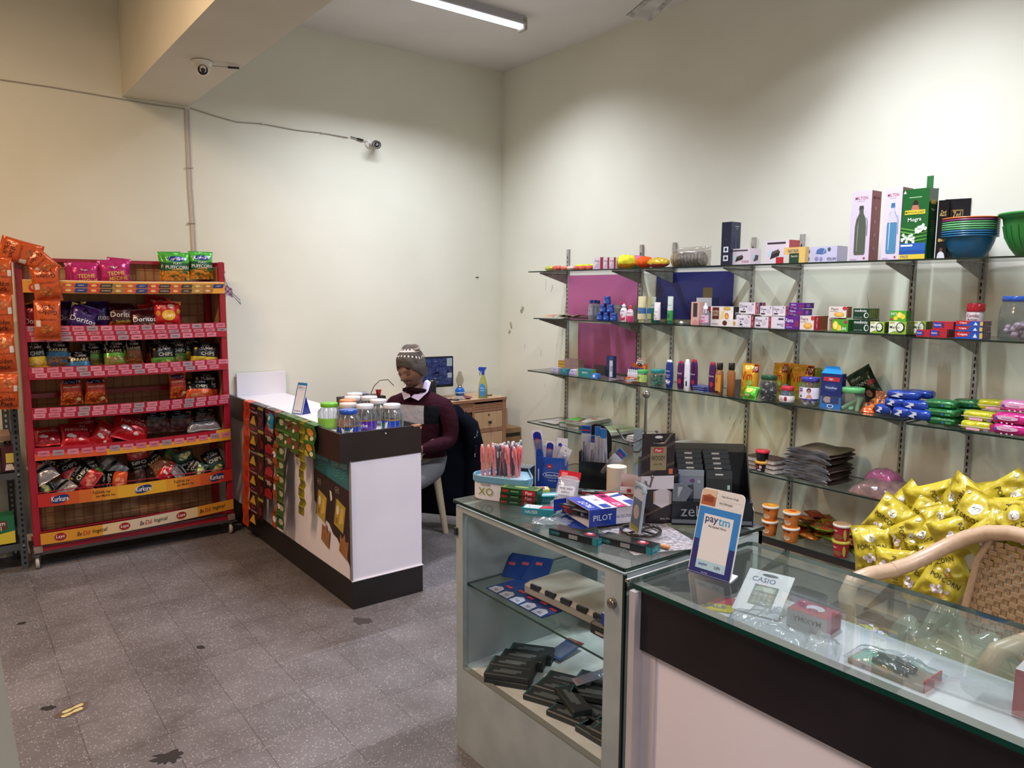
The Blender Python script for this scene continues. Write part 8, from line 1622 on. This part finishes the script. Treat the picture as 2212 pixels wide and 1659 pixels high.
for k,(p,lv) in enumerate(PB): pbox(.135,.022,.011,('#4a5250','#3a2a2c','#596260','#7a2c34','#454c4c','#586462','#8a2a30','#2a3040')[k],p,ZG+.001+.012*(k % 4),FZ+rs.uniform(-.5,.9),'flat dark pen sleeve, %s in the heap behind the refill pack' % wd[k],[('r',.1,.2,.3,.8,'#a8303c'),('r',.4,.3,.8,.6,'#8a9290')],[('r',.08,.2,.4,.8,'#7a8280'),('r',.5,.3,.9,.7,'#a83a44')],grp='flat pen sleeves')
# opened blue and white pen carton lying in front
pl = empty('pen_carton',(1.600,1.625,ZG+.012),0,'large open blue, white and pink pen carton lying on its side','box',rot=(0,0,math.radians(-105)))
W,D,H = .150,.185,.052; b = MB(); t_ = .0015; wm = 'gloss:#d8d2da'
b.box(-W/2,W/2,-D/2,D/2,H-t_,H,wm); b.box(-W/2,W/2,-D/2,D/2,0,t_,wm); b.box(W/2-t_,W/2,-D/2,D/2,0,H,wm); b.box(-W/2,W/2,D/2-t_,D/2,0,H,'card:#a89a90'); b.box(-W/2,-W/2+t_,-D/2,D/2,0,H,wm)
tp = topf(H,0,-D/2); draw(b,[('r',0,0,1,.24,'#1f3c9c'),('t','PILOT',.58,.12,.11,.5,PI,'#e8e8f0'),('r',0,.52,1,.72,'#b8286c'),('t','V7',.78,.62,.12,.24,PI,'#f0e4ec'),('r',.1,.57,.26,.67,'#4a1428'),('t','70',.35,.40,.09,.24,'#a89aa4'),('p',[(.1,.98),(.24,.98),(.3,.74),(.22,.72)],'#2a4a90'),('r',.6,.80,.96,.96,'#22409c'),('r',.70,.30,.94,.44,'#22409c')],tp,W,D,fin='gloss')
draw(b,[('r',0,0,.5,1,'#1f3c9c'),('t','PILOT',.25,.5,.34,.34,'#e8e8f0'),('t','HI-TECPOINT V5',.72,.45,.18,.42,'#6a6a78'),('r',.9,.2,.97,.8,'#1f3c9c')],rightf(W/2,0),D,H,fin='gloss'); b.build('sleeve',pl)
b = MB()
b.add([(-W/2,-D/2,0),(W/2,-D/2,0),(W/2-.015,-D/2-.035,-.008),(-W/2+.015,-D/2-.035,-.008)],[(0,1,2,3),(3,2,1,0)],'gloss:#1f3c9c'); b.add([(-W/2,-D/2,0),(-W/2,-D/2,H),(-W/2-.03,-D/2-.03,H*.8),(-W/2-.03,-D/2-.03,.004)],[(0,1,2,3),(3,2,1,0)],'gloss:#2444a8'); b.build('flap',pl)
for k in range(3): b = MB(); b.tube([(-.035+.018*k,-.07,.009+.003*k),(-.025+.02*k,.05,.009)],.0055,'gloss:#1c3468' if k != 1 else 'gloss:#b8bcc8',10); o = b.build('pen',None,(1.60,1.625,ZG+.013),(0,0,math.radians(-105)),('left','middle silver','right')[k]+' pen lying inside the open blue pen carton','pen','pens in the open carton')
hz = [('r',.0,.15,.2,.85,'#22484c'),('t','HAUSER',.14,.5,.3,.2,'#4a9a9c'),('r',.42,.2,.6,.8,'#8a8a8c'),('r',.9,0,1,1,'#2a8088')]
for k,(p,z,lb) in enumerate((((1.378,1.625),0,'long flat black and teal pen box at the cabinet edge, left one'),((1.440,1.480),.003,'long flat black and teal pen box at the cabinet edge, right one'))):
    b = carton(.165,.050,.020,'gloss:#1d2226',hz,[('r',0,0,1,1,'#2a8088'),('t','HAUSER',.4,.5,.3,.5,'#9ac8cc')],[('r',.02,.1,.6,.9,'#14181a'),('e',.76,.5,.10,.3,'#8a3038'),('e',.74,.6,.05,.14,'#c8a8a8')],fin='gloss'); a = FZ-.32; c = at_(p,.0825,.0,0,a)
    b.build('pen_box',None,(c[0],c[1],ZG+z),(0,0,a),lb,'box','long pen boxes')
b = MB(); b.sheet(lambda u,v: ((u-.5)*.22,(v-.5)*.28,.0012+.002*math.sin(4*u)),8,8,'noisy:#6a6466/#a8a2a4/90/.7'); b.build('newspaper',None,(1.60,1.445,ZG),(0,0,-.35),'sheet of newspaper under the wire stand on the cabinet top','newspaper')
b = MB(); b.tube([(0,0,0),(.0,.13,0)],.0048,'gloss:#c88a5a',12); b.tube([(0,-.004,0),(0,.038,0)],.0060,'gloss:#d09468',12); p0 = (1.553,1.325,0.905); p1 = (1.510,1.469,0.905); b.build('orange_pen',None,(p0[0],p0[1],ZG+.0095),(0,0,math.atan2(p1[1]-p0[1],p1[0]-p0[0])-PI/2),'orange pen lying on the newspaper','pen')
# wire carousel
w = empty('wire_stand',(1.605,1.475,ZG+.004),0,'chrome wire hook stand with a ball tip and ring base','display stand')
CH = 'metal:#8a8684'
b = MB(); b.tube([(.058*math.cos(k*PI/16),.058*math.sin(k*PI/16),.006) for k in range(32)],.0045,'gloss:#2e2a29',8,closed=True); b.tube([(-.058,0,.006),(.058,0,.006)],.004,'gloss:#2e2a29',8); b.tube([(0,-.058,.006),(0,.058,.006)],.004,'gloss:#2e2a29',8); b.build('ring_base',w)
pb_ = (1.677,1.517,0.900); b = MB(); b.tube([(0,0,.006),(.0,0,.10),(.012,.004,.2),(.008,.0,.34),(.008,0,.398)],.0042,CH,10); b.build('pole',w); b = MB(); b.lathe([(.001,-.011),(.008,-.008),(.0115,0),(.008,.008),(.001,.011)],CH,18,T(.008,0,.408)); b.build('ball',w)
for k,(a,z) in enumerate(((2.3,.285),(3.3,.262),(-1.15,.285),(-2.1,.165),(.3,.27))):
    b = MB(); ca,sa = math.cos(a),math.sin(a); b.tube([(.008,0,z),(.008+.03*ca,.03*sa,z-.018),(.008+.06*ca,.06*sa,z-.014),(.008+.078*ca,.078*sa,z+.014)],.003,CH,8); b.lathe([(.001,-.006),(.006,0),(.001,.006)],CH,12,T(.008+.079*ca,.079*sa,z+.018)); b.build('hook',w)
# cards on the hooks
c = empty('pen_card',(1.636,1.443,ZG+.140),math.radians(-30),'dark maroon and gold pen display card hanging from the wire stand','display card')
b = MB(); W,H = .098,.160; b.box(-W/2,W/2,-.001,.001,.035,H,'gloss:#22121a'); b.box(-W/2,W/2,-.001,.001,-.005,.035,'card:#cfc4c8')
F = front(-.001); b.poly([(-W/2,.09),(-W/2,.08),(W/2,.13),(W/2,.14)],'card:#4a3a30',F,.0005); b.poly([(-W/2,.035),(W/2,.07),(W/2,.078),(-W/2,.043)],'card:#4a3a30',F,.0005); b.rect(-.024,.052,.024,.122,'card:#8f7c5c',F,.0008); b.rect(-.014,.104,.014,.118,'card:#b82c34',F,.0012); b.text('Flair',0,.111,.008,'card:#f0e6e0',F,.0016,maxw=.022); b.text('WOODY',0,.088,.014,'card:#22121a',F,.0012,maxw=.042); b.text('BALL PEN',0,.070,.005,'card:#4a3a30',F,.0012,maxw=.022); b.rect(.032,.04,.044,.056,'card:#c8603a',F,.0008); b.ell(0,.150,.012,.004,'card:#dcd6d6',F,.0008); b.build('card',c)
q = empty('pen_display_carton',(1.722,1.500,ZG+.003),math.radians(-38),'dark maroon standing pen carton with a six sided window below the hanging card','display box')
b = MB(); W,H = .098,.165; hexp = [(-.026,.062),(.0,.048),(.030,.062),(.030,.098),(.004,.112),(-.026,.098)]
b.box(-W/2,W/2,0,.045,0,H,'gloss:#1c1015'); F = front(0); b.poly([(-W/2,.02),(W/2,.07),(W/2,.078),(-W/2,.028)],'card:#4a3a30',F,.0004); b.poly([(-W/2,.10),(W/2,.15),(W/2,.158),(-W/2,.108)],'card:#4a3a30',F,.0004); b.poly(hexp,'card:#d8ccd0',F,.0008); b.poly([(-.026,.062),(-.021,.066),(-.021,.096),(-.026,.098)],'card:#c8a078',F,.001); b.text('WOODY',.01,.026,.010,'card:#3a2a2c',F,.0008); b.text('BALL PEN',.012,.014,.005,'card:#b8aaa8',F,.0008); b.build('carton',q)
b = MB(); b.box(W/2+.0,W/2+.004,-.002,.004,.01,H-.02,'card:#7a5a3a'); b.box(W/2+.0,W/2+.004,-.003,.004,H-.05,H-.01,'card:#2a4a88'); b.build('pen_strip',q)
c = empty('pen_card',(1.622,1.512,ZG+.165),math.radians(-75),'narrow pale blue pen card hanging left of the maroon card','display card'); b = MB(); b.box(-.014,.014,0,.002,0,.14,'gloss:#8aa0b4'); F = front(0); b.text('XO',0,.05,.016,'card:#a8a83c',F,.0006,rot=PI/2); b.text('HAUSER',0,.105,.006,'card:#3a5a80',F,.0006,maxw=.024); b.build('card',c); b = MB(); b.box(.010,.016,-.012,-.0,.0,.06,'gloss:#5a6068'); b.build('clip',c)
c = empty('pen_card',(1.564,1.463,ZG+.018),0,'thick white and blue packet leaning upright against the wire stand','display card',rot=(-.02,.15,math.radians(-104))); b = MB(); b.box(-.026,.026,0,.007,0,.128,'card:#b8bcc8'); b.rect(-.022,.01,.022,.10,'card:#5a6878',front(0)); b.ell(0,.06,.014,.022,'card:#a89a94',front(0),.001); b.rect(-.02,.004,.02,.018,'card:#8a8a3a',front(0),.0012); b.rect(.001,.01,.006,.12,'card:#9ab0cc',rightf(.026),.0006); b.build('packet',c); b = MB(); b.tube([(-.022,.003,.126),(-.018,.003,.142),(.018,.003,.142),(.022,.003,.126)],.008,'film:#c8d4dc/.4',10); b.build('clear_top',c)
# red and white open carton
q = open_box(.070,.050,.085,'gloss:#a81c28',inner='card:#c8bcb4',spec=[('r',0,.72,1,1,'#cfc4c0'),('r',.3,.78,.5,.92,'#b02434'),('r',.2,.2,.7,.62,'#b8a890'),('t','Exam Pens',.5,.66,.05,.7,'#e8d4d0')],back=.03); q.build('open_carton',None,(1.735,1.640,ZG),(0,0,FZ+.15),'open red and white pen carton behind the wire stand','box')
b = MB(); b.box(-.03,.03,0,.0015,0,.11,'card:#cfc4bc'); rs = random.Random(2); [b.tube([(rs.uniform(-.02,.02),-.001,rs.uniform(.02,.09)) for _ in range(5)],.0005,'card:#4a4a50',4) for _ in range(4)]; b.build('scribbled_flap',None,(1.755,1.605,ZG+.055),(-.05,.12,FZ+.3),'white carton flap covered with pen scribbles behind the wire stand','card')
b = MB(); n = 20; b.loft([[(.035*math.cos(2*PI*i/n),.035*math.sin(2*PI*i/n),z) for i in range(n)] for z in (0,.10)],'card:#cfc4b0',True); b.build('paper_roll',None,(1.86,1.83,ZG),(0,0,0),'cream paper roll standing right of the black display','paper')
b = MB(); b.lathe([(.024,0),(.025,.05),(.028,.052),(.028,.058),(.024,.060),(.025,.11),(.029,.112),(.029,.118)],'gloss:#a8a43c',24); b.rect(-.014,.068,.014,.105,'card:#c8b83a',front(-.0256)); b.rect(-.010,.072,.010,.10,'card:#4a4a2c',front(-.026)); b.build('yellow_tins',None,(1.905,1.72,ZG),(0,0,FZ),'two yellow rimmed tins stacked behind the open red carton','tin')
# black pen display with packets, right end of the cabinet
zd = empty('display_stand',(1.841,1.413,ZG),math.radians(-42),'large black counter display holding rows of black pen packs','display box')
b = MB(); b.box(-.115,.125,-.02,.10,0,.075,'gloss:#10131a'); F = front(-.02); b.text('zebra',-.035,.045,.034,'card:#8a8c96',F,.0008); b.rect(-.115,.006,.125,.018,'card:#6a6c74',F,.0006); b.prism([(-.115,.075),(-.115,.13),(-.085,.13),(-.055,.11),(-.075,.075)],0,.003,'card:#6c7078',front(-.018)); b.poly([(-.10,.085),(-.085,.12),(-.10,.12)],'card:#a8aab2',front(-.0215),.0005); b.build('front_tray',zd)
b = MB(); b.prism([(-.02,0),(.16,0),(.14,.21),(.10,.225)],.125,.129,'card:#1b1a18',Matrix(((0,0,1,0),(1,0,0,0),(0,1,0,0),(0,0,0,1)))); b.prism([(-.02,0),(.05,0),(.04,.07),(-.02,.05)],.1295,.1305,'card:#a89aa0',Matrix(((0,0,1,0),(1,0,0,0),(0,1,0,0),(0,0,0,1)))); b.box(-.115,.125,.10,.103,0,.205,'gloss:#12141a'); b.box(-.11,.12,.104,.106,.19,.232,'card:#4a463e'); b.build('side_panel',zd)
ZC_ = (1.841,1.413)
for r_,(y,z,n_) in enumerate(((.010,.048,2),(.034,.062,2),(.052,.074,2),(.070,.086,2),(.086,.098,2))):
    for k in range(n_):
        x = -.055+.085*k; gm = '#7c828c' if (r_ == 0 and k == 0) else '#22262a'
        b = carton(.078,.010,.115,'gloss:'+gm,[('t','USER',.14,.36,.10,.3,PI/2,'#3a4a58'),('p',[(.35,.05),(.62,.05),(.60,.62),(.38,.6)],'#3a3e48'),('e',.55,.72,.09,.06,'#6a3a78'),('e',.8,.7,.07,.05,'#9aa0a8'),('r',.0,.84,1,1,'#8a9098')] if r_ == 0 and k == 0 else [('r',0,.78,1,1,'#34383c'),('r',.35,.88,.65,.92,'#c8c0b4'),('r',.82,.5,.92,.62,'#9ac0b8'),('t','USER',.2,.22,.07,.3,PI/2,'#2a6a6c'),('p',[(.45,.1),(.55,.1),(.52,.5),(.48,.5)],'#9aa0a4')],fin='gloss')
        c = at_(ZC_,x,y,0,math.radians(-42)); b.build('pen_pack',None,(c[0],c[1],ZG+z),(-.10,0,math.radians(-42)),('silver grey pen pack at the front left of the black display' if r_ == 0 and k == 0 else '%s pen pack in the %s row of the black display' % (('left','right')[k],('front','second','third','fourth','rear')[r_])),'pen packet','pen packs in the black display')

# payment sign on the near counter
pay_stand((1.518,1.160,ZN),math.radians(-84),'large blue and white payment sign leaning on the near glass counter',.124,.222,.27,False,True)

# ---------------------------------------------------------------- inside the glass cabinet
ZS,ZF = .6005,.3005
b = MB(); b.box(-.17,.13,-.03,.12,0,.002,'gloss:#1c3468')
for k in range(5): x = -.16+.058*k; b.poly([(x,-.028),(x+.05,-.028),(x+.042,.01),(x+.02,.02),(x-.002,.005)],'card:#9aa4b4',topf(.002),.0005); b.text('Y2',x+.024,-.012,.012,'card:#1c3468',topf(.002),.001); b.rect(x+.02,.03+.01*(k % 2),x+.05,.042+.01*(k % 2),'card:#a83c44',topf(.002),.001)
b.build('pen_card_strip',None,(1.455,1.84,ZS),(0,0,-PI/2),'blue and white pen carton blanks flat on the cabinet middle shelf','card')
b = MB(); b.box(-.15,.02,.0,.002,0,.10,'gloss:#1c3468'); [b.rect(-.14+.05*k,.05+.008*k,-.115+.05*k,.062+.008*k,'card:#a83c44',front(0),.0006) for k in range(3)]; b.build('pen_card_strip',None,(1.60,1.93,ZS+.003),(-.9,0,-PI/2+.5),'blue pen carton blank standing behind the beige box in the cabinet','card')
b = MB(); b.bbox(-.185,.185,0,.20,0,.048,'card:#9a968a',.012)
for k in range(5): b.bbox(-.150+.072*k,-.104+.072*k,-.0015,.012,.030,.0495,'gloss:#22242a',.003); b.rect(-.144+.072*k,.004,-.110+.072*k,.010,'card:#7a8090',topf(.0495),.0006)
b.build('beige_case',None,(1.50,1.705,ZS),(0,0,-PI/2+.04),'beige box with a row of dark slots on the cabinet middle shelf','box')
b = MB(); b.box(-.06,.06,0,.10,0,.035,'gloss:#1f3c9c',top='gloss:#cfc8d4'); b.text('PILOT',-.02,.018,.014,'card:#dfe0ea',front(0),.0006); b.rect(-.05,.02,.0,.07,'card:#3a4a9c',topf(.035),.0006); b.build('pen_box',None,(1.475,1.44,ZS+.045),(0,0,-PI/2),'blue pen carton on top of the dark case inside the cabinet','box')
b = MB(); b.bbox(-.085,.085,0,.12,0,.043,'card:#2a2c2c',.008); b.rect(-.06,.010,.02,.018,'card:#a89aa0',front(0),.0006); b.tube([(-.03,.03,.044),(.0,.02,.048),(.03,.03,.044)],.003,'gloss:#111214',6); b.build('dark_case',None,(1.475,1.46,ZS),(0,0,-PI/2+.05),'dark flat case at the right of the cabinet middle shelf','box')
def dark_pack(p,z,rz,lb):
    b = MB(); b.bbox(-.078,.078,-.004,.060,0,.020,'card:#2e3233',.003); b.poly([(-.05,.012),(.03,.012),(.03,.022),(.045,.022),(.045,.038),(-.03,.038),(-.03,.026),(-.05,.026)],'card:#595f60',topf(.020),.0006); b.rect(-.074,.002,-.068,.048,'card:#2a5a5c',topf(.02),.0006); b.rect(.02,.005,.04,.009,'card:#a8a8a4',front(0),.0006)
    return b.build('pen_pack',None,(p[0],p[1],z),(0,0,rz),lb,'pen packet','dark pen packs on the cabinet floor')
k = 0
for (x,y,lv,rz) in [(1.42,1.885,0,-.95),(1.47,1.925,0,-.95),(1.53,1.945,0,-.92),(1.585,1.965,0,-.95),(1.42,1.885,1,-.92),(1.47,1.925,1,-.95),(1.53,1.945,1,-.95),(1.585,1.965,1,-.90),(1.45,1.72,0,-1.15),(1.51,1.74,0,-1.2),(1.57,1.76,0,-1.1),(1.44,1.60,0,-1.3),(1.50,1.58,0,-1.25),(1.56,1.62,1,-1.0),(1.44,1.48,0,-1.5),(1.51,1.47,0,-1.45),(1.48,1.66,1,-1.9),(1.45,1.42,1,-1.4),(1.62,1.60,0,-1.0),(1.66,1.70,0,-1.1)]:
    k += 1; dark_pack((x,y),ZF+.0205*lv,rz,'%s dark pen pack %s on the cabinet floor' % ((wd+wd)[(k-1) % 8],'of the neat far stack' if k <= 8 else ('of the middle heap' if k <= 13 else ('at the near end' if k <= 16 else 'of the heap near the knob'))))
blister(.045,.16,'clear pen packet with a maroon header lying over the dark packs',(1.555,1.70,ZF+.052),(-PI/2+.15,0,-1.9),'card:#5a1c2c','card:#9a96a0',[('e',.5,.9,.2,.04,'#d8d0d4'),('e',.5,.1,.3,.05,'#c08a90')],'packets on the cabinet floor')
blister(.07,.14,'blue and red headed packet beside the neat dark stack',(1.66,1.93,ZF+.012),(-PI/2+.1,0,-1.4),'card:#9a2c38','card:#4a5a80',[('r',0,.6,.6,.85,'#2a4a90')],'packets on the cabinet floor')

# ---------------------------------------------------------------- inside the near counter tray
ZT = .7575
b = MB(); b.box(-.062,.062,0,.004,0,.15,'card:#d0d0d8'); F = front(0); b.ell(0,.137,.022,.005,'card:#3a3a40',F,.0006); b.text('CASIO',-.012,.118,.016,'card:#3a4a78',F,.0006,maxw=.07); b.rect(-.03,.03,.035,.10,'card:#6a7468',F,.0006); b.rect(-.024,.078,.028,.094,'card:#a0aa9c',F,.001)
for i in range(4):
    for j in range(3): b.rect(-.022+.013*i,.036+.013*j,-.013+.013*i,.045+.013*j,'card:#8a9484',F,.001)
b.build('calculator_pack',None,(1.665,1.12,ZT+.004),(-1.05,0,math.radians(-75)),'white calculator pack leaning inside the near glass counter','packet')
b = carton(.105,.080,.045,'gloss:#a8a4ac',[('t','MAXIMA',.5,.6,.3,.7,PI,'#22222a')],[],[('r',0,0,1,1,'#8a2c38'),('e',.5,.6,.22,.24,'#b8b4b8'),('e',.5,.4,.12,.14,'#8a2c38'),('r',.1,.8,.14,.9,'#d8b0b4')],side='gloss:#8a3440'); b.build('kettle_carton',None,(1.690,.985,ZT),(0,0,math.radians(-84)),'small red and silver carton picturing a kettle in the near counter','box')
b = MB(); b.box(-.05,.05,0,.10,0,.003,'gloss:#b8a82c'); b.rect(-.05,.05,.05,.10,'card:#a8283c',topf(.003)); b.text('SALE',0,.03,.02,'card:#3a5a9c',topf(.003),.001); b.build('yellow_card',None,(1.60,1.20,ZT),(0,0,-1.0),'yellow and red card lying in the near counter under the payment sign','card')
def crumple(W,D,H,seed,mat='film:#e8ecee/.08'):
    b = MB(); b.sheet(lambda u,v: ((u-.5)*W,(v-.5)*D,H*(math.sin(PI*u)*math.sin(PI*v))**.5*(.6+.8*abs(noise.noise(Vector((u*4+seed,v*4,0)))))+.004),30,26,mat); return b
crumple(.20,.15,.07,3).build('clear_bag',None,(1.60,1.04,ZT),(0,0,-1.2),'crumpled clear bag near the middle of the near counter tray','bag')
crumple(.10,.08,.05,5,'film:#e8ecee/.12').build('clear_bag',None,(1.62,.90,ZT),(0,0,.4),'small crumpled clear bag right in front of the kettle carton','bag')
s = empty('slide_pack',(1.650,0.752,ZT),math.radians(-90),'clear wrapped tray with dark combs on red card in the near counter','packet')
b = MB(); b.box(-.085,.085,-.03,.05,0,.012,'card:#a08c7a',side='gloss:#b05058'); b.box(.083,.0865,-.03,.05,0,.026,'gloss:#b0404c'); b.rect(-.08,-.02,-.03,.045,'card:#7ab89a',topf(.012)); b.build('tray',s); b = MB(); b.tube([(-.04,.02,.020),(0,.024,.024),(.045,.014,.020)],.009,'gloss:#1c2034',10); b.tube([(-.04,-.004,.018),(.04,-.010,.018)],.006,'gloss:#1c2034',8); b.build('comb',s); b = crumple(.19,.10,.035,8); b.build('clear_wrap',s,(0,.01,.01))
crumple(.36,.34,.20,11,'film:#d8dcc8/.16').build('clear_bag',None,(2.44,.95,.432),(0,0,-1.85),'large crumpled clear bag on the woven chair\'s seat','bag')
b = MB(); b.box(-.03,.03,0,.06,0,.10,'gloss:#b05058',top='card:#d0c4c8'); b.build('red_carton',None,(1.676,0.491,ZT),(0,0,-1.5),'small rose red carton at the right edge inside the near counter','box')
b = MB(); b.sheet(lambda u,v: ((u-.5)*.16,(v-.5)*.24,.002+.003*math.sin(5*u+2*v)),8,8,'film:#e8e8ec/.35'); b.build('tracing_paper',None,(1.74,.60,ZT+.001),(0,0,.1),'translucent sheet lying on the white tray floor of the near counter','sheet')

# ---------------------------------------------------------------- near armchair and the popcorn pile
armchair((2.505,.925,0),math.radians(-109),'beige woven plastic armchair behind the near glass counter','noisy:#b09478/#b89c80/70/.35','card:#a88c6c')
b = MB(); b.box(-.32,.32,-.30,.30,0,.40,'noisy:#8a6a48/#96744f/6/.8'); b.box(-.32,.32,-.30,.30,.40,.403,'card:#7a5e40'); b.build('carton',None,(3.10,1.18,0),(0,0,0),'large brown carton on the floor carrying the popcorn packets','box')
PP = [((2.950,1.405,0.700),.19,.5,.15),((2.880,1.425,0.595),.19,-.2,.2),((2.900,1.298,0.663),.19,1.0,.1),((3.080,1.373,0.746),.18,-.9,.2),((3.050,1.284,0.791),.19,1.2,.1),((2.980,1.135,0.830),.20,-1.1,.0),((3.000,1.283,0.737),.17,.3,.2),((2.950,1.197,0.735),.17,-.4,.2),((2.860,1.052,0.803),.21,.2,.1),
      ((2.980,1.007,0.872),.20,.9,.0),((3.000,0.962,0.862),.19,.3,.1),((2.860,0.948,0.845),.18,1.3,.2),((2.880,1.202,0.676),.18,-.8,.2),((2.840,1.097,0.747),.18,1.1,.2),((2.840,1.315,0.561),.18,1.4,.3),((2.820,1.134,0.634),.18,-.5,.2),((2.800,1.128,0.571),.18,.4,.3),((2.920,1.303,0.593),.18,-1.3,.3),((2.820,0.894,0.829),.19,-.6,.2),((2.820,0.985,0.773),.18,.7,.2),((2.820,1.207,0.541),.18,1.0,.3),((3.100,1.235,0.757),.18,.6,.1),((3.120,1.114,0.806),.18,-.3,.1)]
pl_ = ['leaning at the upper left','upright at the far left','slanting beside the far left one','behind at the upper left','lying on top left of the middle','large on top in the middle','small in the left hollow','in the middle hollow','large at the front middle','large on top right','at the right picture edge on top','lying right of the large front one','lying low beneath the left hollow','lying just above the chair rail','low at the left foot of the pile','seen through the chair\'s left arm','lowest, seen through the chair arm','in the dark gap at left','right edge, above the chair rail','behind the chair rail at right','low beside the chair arm','rear one behind the middle','rear one near the top right']
d = design('popy')
for i,(p,s_,ry,rx) in enumerate(PP):
    w = s_*.84; mb = pouch(w,s_,w*.52,d['mat'],d['specs'],400+i,wr=.34); R = Euler((-rx,ry,SHELF+.35*math.sin(i*2.1))).to_matrix(); c = R @ Vector((0,0,s_/2))
    mb.build('popcorn_packet',None,(p[0]-c.x+.03,p[1]-c.y,p[2]-c.z),(-rx,ry,SHELF+.35*math.sin(i*2.1)),'yellow popcorn packet '+pl_[i]+' of the pile' if 'of the' not in pl_[i] else 'yellow popcorn packet '+pl_[i],'popcorn','pile of yellow popcorn packets')

for i,(x,y,z,lb) in enumerate(((2.40,1.10,.445,'yellow popcorn packet lying on the woven chair seat, far side'),(2.36,.78,.445,'yellow popcorn packet lying on the woven chair seat, near side'))):
    pouch(.15,.18,.07,d['mat'],d['specs'],450+i,wr=.3).build('popcorn_packet',None,(x,y,z+.03),(-1.4,0,1.0+i),lb,'popcorn','popcorn packets on the chair')
